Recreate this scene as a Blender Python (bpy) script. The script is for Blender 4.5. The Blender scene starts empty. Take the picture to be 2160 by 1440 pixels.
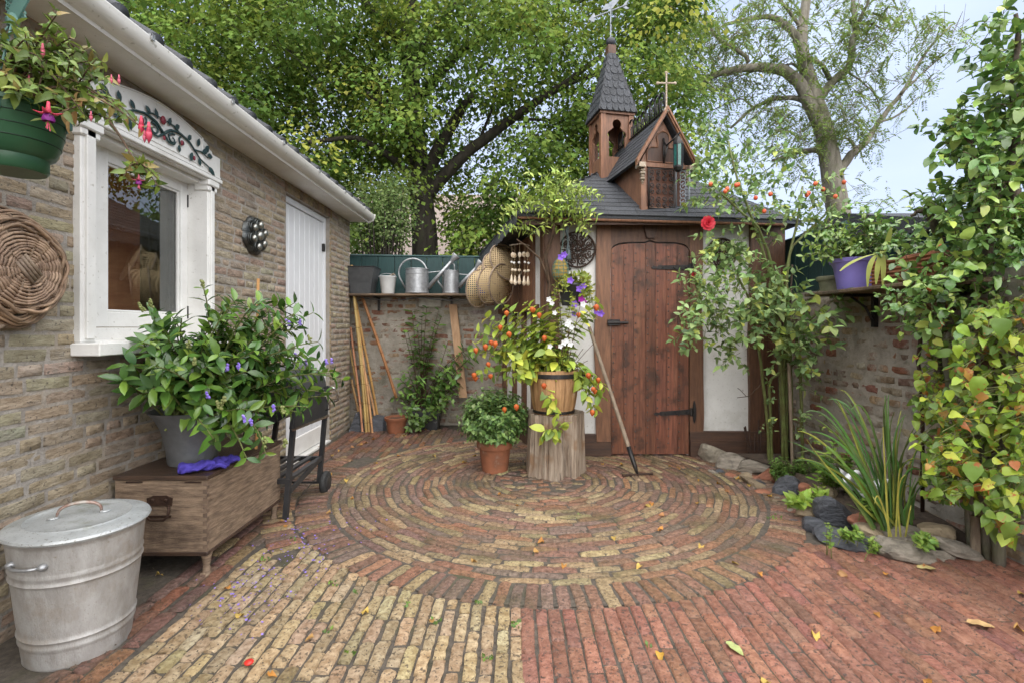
import bpy, bmesh, math, random
import numpy as np
from mathutils import Vector, Matrix

rng = np.random.default_rng(7)
random.seed(7)
scene = bpy.context.scene
col = scene.collection

# ------------------------------------------------------------------ camera, sky, sun, exposure
F, H, VX, VY = 1050.0, 1.15, 1085.0, 690.0      # focal length in photo pixels, eye height in metres, vanishing point
cam_d = bpy.data.cameras.new("camera")
cam = bpy.data.objects.new("camera", cam_d); col.objects.link(cam)
cam.location = (0, 0, H); cam.rotation_euler = (math.radians(90), 0, 0)
cam_d.sensor_width = 36; cam_d.lens = 36 * F / 2160
cam_d.shift_x = -(VX - 1080) / 2160; cam_d.shift_y = -(720 - VY) / 2160
cam_d.clip_start = 0.05; cam_d.clip_end = 600
scene.camera = cam

SUN_EL, SUN_AZ = math.radians(58), math.radians(168)   # azimuth clockwise from +Y
world = bpy.data.worlds.new("World"); scene.world = world; world.use_nodes = True
wn, wl = world.node_tree.nodes, world.node_tree.links
wn.clear()
w_out = wn.new("ShaderNodeOutputWorld"); w_bg = wn.new("ShaderNodeBackground")
w_sky = wn.new("ShaderNodeTexSky"); w_sky.sky_type = 'NISHITA'; w_sky.sun_disc = False
w_sky.sun_elevation = SUN_EL; w_sky.sun_rotation = SUN_AZ
w_sky.air_density = 1.0; w_sky.dust_density = 2.0; w_sky.ozone_density = 1.0
w_tc = wn.new("ShaderNodeTexCoord"); w_map = wn.new("ShaderNodeMapping"); w_map.inputs["Scale"].default_value = (1, 1, 2.2)
w_noise = wn.new("ShaderNodeTexNoise"); w_noise.inputs["Scale"].default_value = 1.7; w_noise.inputs["Detail"].default_value = 5
w_ramp = wn.new("ShaderNodeValToRGB")
w_ramp.color_ramp.elements[0].position = 0.30; w_ramp.color_ramp.elements[0].color = (0.45, 0.45, 0.45, 1)
w_ramp.color_ramp.elements[1].position = 0.66; w_ramp.color_ramp.elements[1].color = (0.97, 0.97, 0.97, 1)
w_mix = wn.new("ShaderNodeMix"); w_mix.data_type = 'RGBA'
w_mix.inputs[7].default_value = (4.3, 5.0, 6.5, 1)      # thin bright cloud
wl.new(w_tc.outputs["Generated"], w_map.inputs["Vector"]); wl.new(w_map.outputs[0], w_noise.inputs["Vector"])
wl.new(w_noise.outputs["Fac"], w_ramp.inputs["Fac"]); wl.new(w_ramp.outputs["Color"], w_mix.inputs[0])
wl.new(w_sky.outputs["Color"], w_mix.inputs[6]); wl.new(w_mix.outputs[2], w_bg.inputs["Color"])
w_bg.inputs["Strength"].default_value = 0.085
wl.new(w_bg.outputs[0], w_out.inputs["Surface"])

sun_d = bpy.data.lights.new("sun", 'SUN'); sun = bpy.data.objects.new("sun", sun_d); col.objects.link(sun)
sun_d.energy = 3.3; sun_d.angle = math.radians(115); sun_d.color = (1.0, 0.95, 0.87)
_sd = Vector((math.sin(SUN_AZ) * math.cos(SUN_EL), math.cos(SUN_AZ) * math.cos(SUN_EL), math.sin(SUN_EL)))
sun.rotation_euler = (-_sd).to_track_quat('-Z', 'Y').to_euler(); sun.location = (3, -4, 8)

vs = scene.view_settings
vs.view_transform = 'Standard'; vs.look = 'None'; vs.exposure = 1.22; vs.gamma = 1.0; vs.use_curve_mapping = False
scene.cycles.use_denoising = True
scene.cycles.use_adaptive_sampling = True; scene.cycles.adaptive_threshold = 0.03
scene.cycles.max_bounces = 4; scene.cycles.diffuse_bounces = 3; scene.cycles.glossy_bounces = 3; scene.cycles.transmission_bounces = 3; scene.cycles.transparent_max_bounces = 8; scene.cycles.caustics_reflective = False; scene.cycles.caustics_refractive = False

# ------------------------------------------------------------------ helpers
def W(x, y, Y):
    "photo pixel at depth Y (metres ahead of the camera) -> world point"
    return np.array(((x - VX) * Y / F, Y, H + (VY - y) * Y / F))
def G(x, y, z=0.0):
    "photo pixel on the level z -> world point"
    Y = F * (H - z) / (y - VY)
    return W(x, y, Y)
def WX(x, y, X):
    "photo pixel on the plane X = const -> world point"
    Y = F * X / (x - VX)
    return W(x, y, Y)
def proj(P):
    P = np.asarray(P, float); Y = np.maximum(P[..., 1], 0.05)
    return VX + P[..., 0] * F / Y, VY - (P[..., 2] - H) * F / Y
def U(a, b): return float(rng.uniform(a, b))
def nrmz(v):
    v = np.asarray(v, float); return v / np.maximum(np.linalg.norm(v, axis=-1, keepdims=True), 1e-9)

class MB:
    "mesh builder: numpy vertices and mixed faces"
    def __init__(s): s.v = []; s.f = []; s.n = 0
    def add(s, verts, faces):
        verts = np.asarray(verts, float).reshape(-1, 3)
        b = s.n; s.v.append(verts); s.n += len(verts)
        s.f.extend([tuple(b + i for i in f) for f in faces]); return s
    def box(s, c, size, rot=None, bevel=0.0):
        hx, hy, hz = [d / 2 for d in size]
        if bevel > 0:
            b = min(bevel, hx * .9, hy * .9, hz * .9)
            V = []; idx = {}
            for sx in (-1, 1):
                for sy in (-1, 1):
                    for sz in (-1, 1):
                        for k in range(3):
                            p = [sx * hx, sy * hy, sz * hz]
                            for j in range(3):
                                if j != k: p[j] -= (sx, sy, sz)[j] * b
                            idx[(sx, sy, sz, k)] = len(V); V.append(p)
            Fc = []
            for k in range(3):
                a, c2 = [(1, 2), (2, 0), (0, 1)][k]
                for sg in (-1, 1):
                    q = []
                    for (p1, p2) in ((-1, -1), (1, -1), (1, 1), (-1, 1)):
                        t = [0, 0, 0]; t[k] = sg; t[a] = p1; t[c2] = p2; q.append(idx[(t[0], t[1], t[2], k)])
                    Fc.append(q if sg > 0 else q[::-1])
            for k in range(3):                       # edge chamfers
                a, c2 = [(1, 2), (2, 0), (0, 1)][k]
                for p1 in (-1, 1):
                    for p2 in (-1, 1):
                        t0 = [0, 0, 0]; t0[a] = p1; t0[c2] = p2; t1 = list(t0); t0[k] = -1; t1[k] = 1
                        q = [idx[(*t0, a)], idx[(*t1, a)], idx[(*t1, c2)], idx[(*t0, c2)]]
                        Fc.append(q if p1 * p2 < 0 else q[::-1])
            for sx in (-1, 1):
                for sy in (-1, 1):
                    for sz in (-1, 1):
                        q = [idx[(sx, sy, sz, k)] for k in range(3)]
                        Fc.append(q if sx * sy * sz > 0 else q[::-1])
            V = np.array(V, float)
        else:
            V = np.array([(x, y, z) for x in (-hx, hx) for y in (-hy, hy) for z in (-hz, hz)], float)
            Fc = [(0, 1, 3, 2), (4, 6, 7, 5), (0, 4, 5, 1), (2, 3, 7, 6), (0, 2, 6, 4), (1, 5, 7, 3)]
        if rot is not None: V = V @ np.array(rot).T
        return s.add(V + np.asarray(c, float), Fc)
    def bx(s, lo, hi, bevel=0.0):
        lo = np.asarray(lo, float); hi = np.asarray(hi, float)
        return s.box((lo + hi) / 2, np.abs(hi - lo), None, bevel)
    def tube(s, path, rad, n=8, cap=True, flat=None):
        P = np.asarray(path, float); k = len(P)
        R = np.full(k, rad, float) if np.isscalar(rad) else np.interp(np.linspace(0, 1, k), np.linspace(0, 1, len(rad)), rad)
        T = nrmz(np.gradient(P, axis=0))
        up = np.array((0, 0, 1.0)) if abs(T[0, 2]) < .9 else np.array((1.0, 0, 0))
        V = []; nv = nrmz(np.cross(T[0], up))
        for i in range(k):
            nv = nv - T[i] * np.dot(nv, T[i]); nv = nrmz(nv); bv = np.cross(T[i], nv)
            a = np.linspace(0, 2 * np.pi, n, endpoint=False)
            V.append(P[i] + R[i] * (np.cos(a)[:, None] * nv + np.sin(a)[:, None] * bv * (flat or 1)))
        V = np.concatenate(V)
        Fc = [(i * n + j, i * n + (j + 1) % n, (i + 1) * n + (j + 1) % n, (i + 1) * n + j) for i in range(k - 1) for j in range(n)]
        if cap: Fc += [tuple(range(n))[::-1], tuple((k - 1) * n + j for j in range(n))]
        return s.add(V, Fc)
    def lathe(s, c, prof, n=24, sx=1.0, sy=1.0, rot=None, cap=True, lump=0.0):
        "prof: (radius, z) from the bottom up"
        c = np.asarray(c, float); V = []
        a = np.linspace(0, 2 * np.pi, n, endpoint=False)
        for r, z in prof:
            rr = r * (1 + lump * np.sin(3 * a + 1.3) + lump * .6 * np.sin(5 * a))
            V.append(np.stack([rr * np.cos(a) * sx, rr * np.sin(a) * sy, np.full(n, z)], 1))
        V = np.concatenate(V); k = len(prof)
        if rot is not None: V = V @ np.array(rot).T
        Fc = [(i * n + j, i * n + (j + 1) % n, (i + 1) * n + (j + 1) % n, (i + 1) * n + j) for i in range(k - 1) for j in range(n)]
        if cap: Fc += [tuple(range(n))[::-1], tuple((k - 1) * n + j for j in range(n))]
        return s.add(V + c, Fc)
    def ball(s, c, r, n=10, sc=(1, 1, 1), rot=None):
        m = max(4, n // 2 + 1); pr = [(math.sin(math.pi * i / m), -math.cos(math.pi * i / m)) for i in range(m + 1)]
        pr[0] = (0.02, -1); pr[-1] = (0.02, 1)
        V = []; a = np.linspace(0, 2 * np.pi, n, endpoint=False)
        for q, z in pr: V.append(np.stack([q * np.cos(a), q * np.sin(a), np.full(n, z)], 1))
        V = np.concatenate(V) * r * np.asarray(sc, float)
        if rot is not None: V = V @ np.array(rot).T
        Fc = [(i * n + j, i * n + (j + 1) % n, (i + 1) * n + (j + 1) % n, (i + 1) * n + j) for i in range(m) for j in range(n)]
        return s.add(V + np.asarray(c, float), Fc)
    def prism(s, poly, d, O=(0, 0, 0), ex=(1, 0, 0), ey=(0, 0, 1)):
        "polygon in the plane (ex, ey) at O, extruded by the vector d"
        O = np.asarray(O, float); ex = np.asarray(ex, float); ey = np.asarray(ey, float); d = np.asarray(d, float)
        P = np.array([O + ex * p[0] + ey * p[1] for p in poly]); n = len(P)
        Fc = [tuple(range(n)), tuple(range(2 * n - 1, n - 1, -1))] + [(i, i + n, (i + 1) % n + n, (i + 1) % n) for i in range(n)]
        return s.add(np.concatenate([P, P + d]), Fc)
    def sweep(s, prof, p0, p1, ex, ey):
        "profile polyline (closed) swept from p0 to p1"
        p0 = np.asarray(p0, float); p1 = np.asarray(p1, float)
        return s.prism(prof, p1 - p0, p0, ex, ey)

def _fix(me):
    bm = bmesh.new(); bm.from_mesh(me); bmesh.ops.recalc_face_normals(bm, faces=bm.faces); bm.to_mesh(me); bm.free()

def put(name, data, mat, parent=None, smooth=False, loc=None):
    "one mesh object in world coordinates, optionally a part of parent"
    if isinstance(data, MB):
        me = bpy.data.meshes.new(name); me.from_pydata(np.concatenate(data.v).tolist(), [], data.f); me.update(); _fix(me)
    else: me = data
    if smooth is not False:
        me.polygons.foreach_set("use_smooth", [True] * len(me.polygons))
        if smooth is not True:
            try: me.set_sharp_from_angle(angle=math.radians(smooth))
            except Exception: pass
    if "Col" not in me.attributes: white(me)
    if mat is not None: me.materials.append(mat)
    o = bpy.data.objects.new(name, me); col.objects.link(o)
    if parent is not None:
        o.parent = parent; o.matrix_parent_inverse = inv_of(parent)
    return o
_rootloc = {}
def inv_of(p):
    q = p; t = Vector((0, 0, 0))
    while q is not None:
        t += Vector(_rootloc.get(q.name, (0, 0, 0))); q = q.parent
        break
    return Matrix.Translation(-t) if p.name in _rootloc else Matrix.Identity(4)
def white(me):
    a = me.attributes.new("Col", 'FLOAT_COLOR', 'POINT'); a.data.foreach_set("color", np.ones(len(me.vertices) * 4, np.float32))
def tag(o, label=None, cat=None, group=None, kind=None):
    if label: o["label"] = label
    if cat: o["category"] = cat
    if group: o["group"] = group
    if kind: o["kind"] = kind
    return o
def thing(name, label, cat, loc=(0, 0, 0), group=None):
    o = bpy.data.objects.new(name, None); col.objects.link(o); o.location = tuple(float(c) for c in loc)
    o.empty_display_size = .05
    _rootloc[o.name] = tuple(float(c) for c in loc)
    return tag(o, label, cat, group)

# ------------------------------------------------------------------ pieces: alike meshes placed many times
class Tmpl:
    def __init__(s, name, V, faces, mat, smooth=True):
        s.V = np.asarray(V, float); s.f = faces
        s.lv = np.array([i for f in faces for i in f], np.int64); s.tot = np.array([len(f) for f in faces], np.int64)
        me = bpy.data.meshes.new(name); me.from_pydata(s.V.tolist(), [], faces); me.update()
        me.polygons.foreach_set("use_smooth", [smooth] * len(faces)); white(me); me.materials.append(mat); s.me = me; s.mat = mat; s.smooth = smooth
def joined(name, tm, mats, vari, colors):
    Vs, L, T, C = [], [], [], []; base = 0
    for k, t in enumerate(tm):
        sel = np.where(vari == k)[0]
        if not len(sel): continue
        A = mats[sel]; n = len(t.V)
        V = np.einsum('nij,vj->nvi', A[:, :3, :3], t.V) + A[:, None, :3, 3]
        Vs.append(V.reshape(-1, 3))
        L.append((t.lv[None, :] + (base + np.arange(len(sel)) * n)[:, None]).ravel()); T.append(np.tile(t.tot, len(sel)))
        C.append(np.repeat(colors[sel], n, axis=0)); base += len(sel) * n
    V = np.concatenate(Vs); L = np.concatenate(L); T = np.concatenate(T); C = np.concatenate(C)
    me = bpy.data.meshes.new(name)
    me.vertices.add(len(V)); me.vertices.foreach_set("co", V.astype(np.float32).ravel())
    me.loops.add(len(L)); me.loops.foreach_set("vertex_index", L.astype(np.int32))
    me.polygons.add(len(T)); S = np.concatenate([[0], np.cumsum(T)[:-1]])
    me.polygons.foreach_set("loop_start", S.astype(np.int32))
    me.update(calc_edges=True)
    me.polygons.foreach_set("use_smooth", [tm[0].smooth] * len(T))
    a = me.attributes.new("Col", 'FLOAT_COLOR', 'POINT')
    a.data.foreach_set("color", np.concatenate([C, np.ones((len(C), 1))], 1).astype(np.float32).ravel())
    return me
def pieces(name, rest, parent, tm, mats, colors, maxn=300, vari=None, kind="stuff", restlabel=None):
    mats = np.asarray(mats, float); N = len(mats)
    if N == 0: return
    colors = np.asarray(colors, float)
    if vari is None: vari = rng.integers(0, len(tm), N)
    P = mats[:, :3, 3]; x, y = proj(P)
    sz = np.linalg.norm(mats[:, :3, 0], axis=1) / np.maximum(P[:, 1], .2)
    inside = (x > -60) & (x < 2220) & (y > -60) & (y < 1500) & (P[:, 1] > .3)
    order = np.argsort(-(sz + inside * 10)); k = min(maxn, N)
    if k < maxn + 1 and N - k < 1: pick = order
    else: pick = order[:k]
    for i in pick:
        o = bpy.data.objects.new(name, tm[vari[i]].me); col.objects.link(o)
        if parent is not None:
            o.parent = parent; o.matrix_parent_inverse = inv_of(parent)
        o.matrix_basis = Matrix(mats[i].tolist()); o.color = (*[float(c) for c in colors[i]], 1)
    left = order[k:]
    if len(left):
        me = joined(rest, tm, mats[left], vari[left], colors[left]); me.materials.append(tm[0].mat)
        o = bpy.data.objects.new(rest, me); col.objects.link(o)
        if parent is not None: o.parent = parent; o.matrix_parent_inverse = inv_of(parent)
        if kind: o["kind"] = kind
        return o
def frames(pos, d, nrm, sx, sy=None, sz=None):
    "matrices with x axis d (length sx), z axis near nrm"
    pos = np.asarray(pos, float); d = nrmz(d); nrm = np.asarray(nrm, float) * np.ones_like(pos)
    z = nrmz(nrm - d * np.sum(nrm * d, 1, keepdims=True)); y = np.cross(z, d)
    sx = np.asarray(sx, float) * np.ones(len(pos)); sy = sx if sy is None else np.asarray(sy, float) * np.ones(len(pos)); sz = sy if sz is None else np.asarray(sz, float) * np.ones(len(pos))
    A = np.zeros((len(pos), 4, 4)); A[:, :3, 0] = d * sx[:, None]; A[:, :3, 1] = y * sy[:, None]; A[:, :3, 2] = z * sz[:, None]
    A[:, :3, 3] = pos; A[:, 3, 3] = 1
    return A

# ------------------------------------------------------------------ materials
def M(name, c1, c2=None, scale=6.0, rough=.7, bump=0.0, bscale=40.0, metal=0.0, spec=.4, tint=False, stretch=(1, 1, 1), detail=5.0,
      c3=None, s3=3.0, t3=(.55, .68), rvar=0.0, trans=0.0, lo=.35, hi=.65, coat=0.0, objspace=False, a3=1.0, speck=None, st3=False):
    m = bpy.data.materials.new(name); m.use_nodes = True; nt = m.node_tree; n, l = nt.nodes, nt.links
    b = n["Principled BSDF"]; out = n["Material Output"]
    if objspace: g = n.new("ShaderNodeTexCoord"); src = g.outputs["Object"]
    else: g = n.new("ShaderNodeNewGeometry"); src = g.outputs["Position"]
    mp = n.new("ShaderNodeMapping"); mp.inputs["Scale"].default_value = stretch; l.new(src, mp.inputs["Vector"])
    cur = None
    if c2 is not None:
        nz = n.new("ShaderNodeTexNoise"); nz.inputs["Scale"].default_value = scale; nz.inputs["Detail"].default_value = detail; nz.inputs["Roughness"].default_value = .62
        l.new(mp.outputs[0], nz.inputs["Vector"])
        r = n.new("ShaderNodeMapRange"); r.inputs["From Min"].default_value = lo; r.inputs["From Max"].default_value = hi; l.new(nz.outputs["Fac"], r.inputs["Value"])
        mx = n.new("ShaderNodeMix"); mx.data_type = 'RGBA'; mx.inputs[6].default_value = (*c1, 1); mx.inputs[7].default_value = (*c2, 1)
        l.new(r.outputs[0], mx.inputs[0]); cur = mx.outputs[2]
        if rvar:
            rr = n.new("ShaderNodeMapRange"); rr.inputs["To Min"].default_value = max(.02, rough - rvar); rr.inputs["To Max"].default_value = min(1, rough + rvar)
            l.new(r.outputs[0], rr.inputs["Value"]); l.new(rr.outputs[0], b.inputs["Roughness"])
    if tint:
        oi = n.new("ShaderNodeObjectInfo"); at = n.new("ShaderNodeAttribute"); at.attribute_name = "Col"
        m1 = n.new("ShaderNodeMix"); m1.data_type = 'RGBA'; m1.blend_type = 'MULTIPLY'; m1.inputs[0].default_value = 1
        l.new(oi.outputs["Color"], m1.inputs[6]); l.new(at.outputs["Color"], m1.inputs[7])
        m2 = n.new("ShaderNodeMix"); m2.data_type = 'RGBA'; m2.blend_type = 'MULTIPLY'; m2.inputs[0].default_value = 1
        l.new(m1.outputs[2], m2.inputs[6])
        if cur is not None: l.new(cur, m2.inputs[7])
        else: m2.inputs[7].default_value = (*c1, 1)
        cur = m2.outputs[2]
    if c3 is not None:
        n3 = n.new("ShaderNodeTexNoise"); n3.inputs["Scale"].default_value = s3; n3.inputs["Detail"].default_value = 7; n3.inputs["Roughness"].default_value = .68
        l.new(mp.outputs[0] if st3 else src, n3.inputs["Vector"])
        r3 = n.new("ShaderNodeMapRange"); r3.inputs["From Min"].default_value = t3[0]; r3.inputs["From Max"].default_value = t3[1]; l.new(n3.outputs["Fac"], r3.inputs["Value"])
        m3 = n.new("ShaderNodeMix"); m3.data_type = 'RGBA'; m3.inputs[7].default_value = (*c3, 1)
        if cur is not None: l.new(cur, m3.inputs[6])
        else: m3.inputs[6].default_value = (*c1, 1)
        r3.inputs["To Max"].default_value = a3
        l.new(r3.outputs[0], m3.inputs[0]); cur = m3.outputs[2]
    if speck is not None:
        n4 = n.new("ShaderNodeTexNoise"); n4.inputs["Scale"].default_value = speck[1]; n4.inputs["Detail"].default_value = 3; l.new(src, n4.inputs["Vector"])
        r4 = n.new("ShaderNodeMapRange"); r4.inputs["From Min"].default_value = speck[2]; r4.inputs["From Max"].default_value = speck[3]; r4.inputs["To Max"].default_value = .85; l.new(n4.outputs["Fac"], r4.inputs["Value"])
        m4 = n.new("ShaderNodeMix"); m4.data_type = 'RGBA'; m4.inputs[7].default_value = (*speck[0], 1); l.new(cur, m4.inputs[6]); l.new(r4.outputs[0], m4.inputs[0]); cur = m4.outputs[2]
    if cur is not None: l.new(cur, b.inputs["Base Color"])
    else: b.inputs["Base Color"].default_value = (*c1, 1)
    if not rvar: b.inputs["Roughness"].default_value = rough
    b.inputs["Metallic"].default_value = metal; b.inputs["Specular IOR Level"].default_value = spec
    if coat: b.inputs["Coat Weight"].default_value = coat; b.inputs["Coat Roughness"].default_value = .25
    if bump:
        nb = n.new("ShaderNodeTexNoise"); nb.inputs["Scale"].default_value = bscale; nb.inputs["Detail"].default_value = 6; nb.inputs["Roughness"].default_value = .65
        l.new(mp.outputs[0], nb.inputs["Vector"])
        bp = n.new("ShaderNodeBump"); bp.inputs["Strength"].default_value = min(1, bump); bp.inputs["Distance"].default_value = .01 * max(1, bump)
        l.new(nb.outputs["Fac"], bp.inputs["Height"]); l.new(bp.outputs[0], b.inputs["Normal"])
    if trans:
        t = n.new("ShaderNodeBsdfTranslucent"); ms = n.new("ShaderNodeMixShader"); ms.inputs[0].default_value = trans
        if cur is not None: l.new(cur, t.inputs["Color"])
        else: t.inputs["Color"].default_value = (*c1, 1)
        l.new(b.outputs[0], ms.inputs[1]); l.new(t.outputs[0], ms.inputs[2]); l.new(ms.outputs[0], out.inputs["Surface"])
    return m

W1 = (1, 1, 1)
m_leaf = M("leaf", (1, 1, 1), (.72, .76, .6), 9, .42, .15, 60, tint=True, trans=.28, spec=.45)
m_leaf_gloss = M("leaf_glossy", (1, 1, 1), (.7, .78, .6), 12, .26, .1, 50, tint=True, trans=.18, spec=.6)
m_leaf_far = M("leaf_far", (1, 1, 1), None, 9, .65, tint=True, trans=.45, spec=.12)
m_leaf_blotch = M("leaf_blotch", (1, 1, 1), (.8, .8, .6), 14, .42, .12, 50, tint=True, trans=.25, spec=.4, c3=(.36, .11, .03), s3=17, t3=(.585, .635))
m_petal = M("petal", (1, 1, 1), (.8, .8, .8), 30, .55, tint=True, trans=.25)
m_stem = M("stem", (.10, .08, .03), (.05, .05, .02), 20, .7, .3, 60)
m_stem_green = M("stem_green", (.14, .18, .05), (.10, .09, .03), 15, .6, .2, 60)
m_twig = M("twig_brown", (.12, .07, .04), (.06, .04, .025), 20, .8, .4, 60)
m_brick = M("brick", (1, 1, 1), (.55, .52, .5), 26, .62, .9, 55, tint=True, c3=(.30, .27, .22), s3=14, t3=(.60, .78), spec=.3)
m_housebrick = M("house_brick", (1, 1, 1), (.60, .57, .53), 22, .88, 1.15, 46, tint=True, stretch=(1, .6, 1.6), spec=.2, c3=(.27, .24, .20), s3=9, t3=(.56, .72), a3=.7, speck=((.10, .085, .07), 70, .60, .70))
m_oldbrick = M("old_brick", (1, 1, 1), (.55, .5, .45), 22, .85, 1.3, 45, tint=True, c3=(.34, .31, .255), s3=6, t3=(.48, .62), a3=.85, spec=.2)
m_pave = M("paving_brick", (1.08, 1.06, 1.04), (.50, .46, .42), 42, .55, 1.6, 60, tint=True, c3=(.085, .078, .034), s3=1.9, t3=(.50, .66), a3=.75, spec=.4, rvar=.14, speck=((.05, .042, .034), 85, .57, .66))
m_pave_yel = M("paving_brick_yellow", (1, 1, 1), (.56, .50, .43), 36, .62, 1.7, 50, tint=True, c3=(.13, .115, .055), s3=2.3, t3=(.56, .72), a3=.6, spec=.35, rvar=.12, speck=((.085, .065, .045), 75, .565, .66))
m_pave_red = M("paving_brick_red", (1, 1, 1), (.58, .50, .47), 34, .47, 1.2, 60, tint=True, c3=(.09, .065, .05), s3=7, t3=(.60, .76), a3=.8, spec=.45, rvar=.14, speck=((.055, .042, .036), 75, .57, .66))
m_mortar = M("mortar", (.36, .33, .29), (.25, .225, .195), 14, .92, 1.0, 50, c3=(.34, .27, .185), s3=6, t3=(.5, .65), a3=.6)
m_mortar_old = M("mortar_old", (.38, .345, .29), (.25, .225, .185), 9, .95, .9, 40, c3=(.10, .10, .06), s3=2.5, t3=(.55, .75))
m_joint = M("joint_sand", (.125, .104, .082), (.062, .053, .043), 40, .92, .9, 130, c3=(.075, .075, .036), s3=3.0, t3=(.53, .66), a3=.8)
m_soil = M("soil", (.095, .068, .048), (.045, .033, .024), 30, .95, 1.0, 60)
m_white = M("white_paint", (.78, .77, .74), (.68, .67, .64), 5, .42, .10, 70, spec=.45, c3=(.50, .47, .41), s3=4.5, t3=(.56, .80), a3=.5, speck=((.40, .37, .32), 60, .66, .76))
m_gutter = M("gutter_white", (.76, .75, .71), (.62, .60, .55), 3, .36, .05, 60, stretch=(3, .4, 6), spec=.45, c3=(.42, .40, .33), s3=3.2, t3=(.55, .78), a3=.5, st3=True, speck=((.36, .34, .28), 40, .64, .74))
m_door_white = M("door_paint", (.72, .73, .75), (.66, .67, .69), 4, .45, .06, 80, c3=(.50, .49, .46), s3=3, t3=(.56, .80), a3=.45)
m_slate = M("black_tile", (.035, .038, .045), (.02, .021, .024), 14, .5, .5, 60)
m_shingle = M("roof_shingle", (.052, .056, .064), (.026, .028, .032), 60, .62, .9, 260, tint=True, spec=.5)
m_felt = M("roof_felt", (.050, .053, .060), (.028, .03, .034), 90, .62, .9, 330, spec=.5)
m_iron = M("black_iron", (.022, .022, .024), (.045, .04, .036), 25, .42, .3, 90, metal=.6, spec=.5)
m_rustiron = M("rust_iron", (.075, .042, .028), (.035, .022, .017), 25, .6, .3, 90, metal=.5)
m_zinc = M("galvanised", (.42, .41, .395), (.29, .275, .255), 9, .55, .3, 60, metal=.3, stretch=(2.2, 2.2, .9), c3=(.27, .225, .175), s3=6, t3=(.50, .70), a3=.8, spec=.45, speck=((.24, .20, .155), 150, .62, .80))
m_zinc_lid = M("galvanised_lid", (.46, .48, .48), (.33, .345, .345), 9, .5, .2, 60, metal=.4, c3=(.17, .175, .10), s3=7, t3=(.54, .72), a3=.85, speck=((.16, .15, .12), 140, .60, .72))
m_zinc_can = M("galvanised_can", (.40, .41, .42), (.27, .275, .28), 26, .45, .1, 90, metal=.7)
m_zincdark = M("zinc_planter", (.20, .205, .21), (.14, .145, .15), 9, .5, .15, 60, metal=.55, c3=(.40, .40, .38), s3=16, t3=(.66, .80))
m_oak = M("weathered_oak", (.30, .215, .145), (.13, .09, .062), 9, .75, .6, 30, stretch=(1.2, 1.2, 9), c3=(.06, .04, .028), s3=3.4, t3=(.53, .70), a3=.85)
m_oakdark = M("dark_wet_oak", (.075, .045, .03), (.04, .026, .02), 9, .35, .3, 30, stretch=(1, 5, 5), spec=.5)
m_door_wood = M("door_wood", (.225, .085, .045), (.095, .036, .021), 6, .45, .6, 22, tint=True, stretch=(9, 9, .6), c3=(.30, .15, .075), s3=2.0, t3=(.56, .70), a3=.7, spec=.5, st3=True, speck=((.045, .023, .015), 9, .52, .68))
m_timber = M("brown_timber", (.185, .090, .048), (.095, .046, .027), 7, .5, .4, 25, tint=True, stretch=(6, 6, .7))
m_timber_h = M("brown_timber_level", (.110, .058, .036), (.060, .034, .024), 7, .55, .4, 25, tint=True, stretch=(.7, 6, 6))
m_chapel = M("chapel_wood", (.235, .115, .064), (.135, .066, .040), 8, .48, .3, 30, tint=True, stretch=(5, 5, .8))
m_plaster = M("white_plaster", (.72, .71, .68), (.62, .61, .58), 4, .85, .35, 60, c3=(.44, .42, .36), s3=3.0, t3=(.52, .78), a3=.75, speck=((.38, .36, .31), 50, .62, .74))
m_green_wood = M("green_boards", (.018, .055, .052), (.012, .036, .036), 8, .55, .25, 30, tint=True, stretch=(8, 8, .7))
m_shelf = M("shelf_board", (.20, .135, .085), (.09, .06, .04), 9, .75, .4, 30, stretch=(.8, 6, 6), c3=(.05, .045, .035), s3=5, t3=(.5, .7))
m_terra = M("terracotta", (.33, .125, .062), (.21, .085, .046), 9, .75, .2, 60, c3=(.36, .27, .20), s3=9, t3=(.60, .80))
m_bamboo = M("bamboo", (.50, .29, .115), (.33, .18, .07), 6, .45, .15, 40, tint=True, stretch=(4, 4, 1))
m_stick = M("grey_stick", (.30, .235, .17), (.18, .135, .095), 8, .7, .3, 40, stretch=(5, 5, .8))
m_freshwood = M("raw_plank", (.46, .29, .165), (.34, .20, .11), 8, .7, .2, 40, stretch=(6, 6, .8))
m_bark = M("linden_bark", (.062, .052, .040), (.026, .021, .016), 5, .9, 1.0, 16, stretch=(3, 3, .6), c3=(.05, .06, .025), s3=2, t3=(.55, .7))
m_bark2 = M("grey_bark", (.26, .235, .19), (.13, .115, .09), 4, .9, 1.0, 14, stretch=(3, 3, .7), c3=(.10, .105, .05), s3=1.6, t3=(.50, .66))
m_logwood = M("bleached_log", (.47, .385, .30), (.20, .14, .095), 5, .8, 1.4, 16, stretch=(9, 9, .7), c3=(.06, .045, .036), s3=3.2, t3=(.55, .64), a3=.85, st3=True, speck=((.26, .15, .08), 6, .54, .66))
m_tub = M("tub_wood", (.42, .245, .115), (.27, .145, .065), 8, .6, .3, 30, tint=True, stretch=(6, 6, .6), c3=(.50, .45, .38), s3=6, t3=(.64, .80))
m_blackplastic = M("black_plastic", (.018, .018, .02), (.035, .035, .036), 8, .42, .1, 60)
m_greenplastic = M("green_plastic", (.030, .10, .045), (.024, .08, .036), 5, .36, .04, 60)
m_purpleplastic = M("purple_plastic", (.26, .215, .60), (.22, .18, .52), 5, .5, .05, 60)
m_teal = M("teal_hanger", (.10, .20, .17), (.07, .15, .13), 9, .5, .1)
m_wicker = M("wicker", (.34, .26, .185), (.17, .12, .085), 18, .6, .3, 60, tint=True)
m_net = M("fyke_net", (.46, .35, .2), (.25, .17, .085), 20, .8, .2, 60)
m_shell = M("shell", (.72, .63, .50), (.50, .36, .22), 25, .4, .1, 60)
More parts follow.
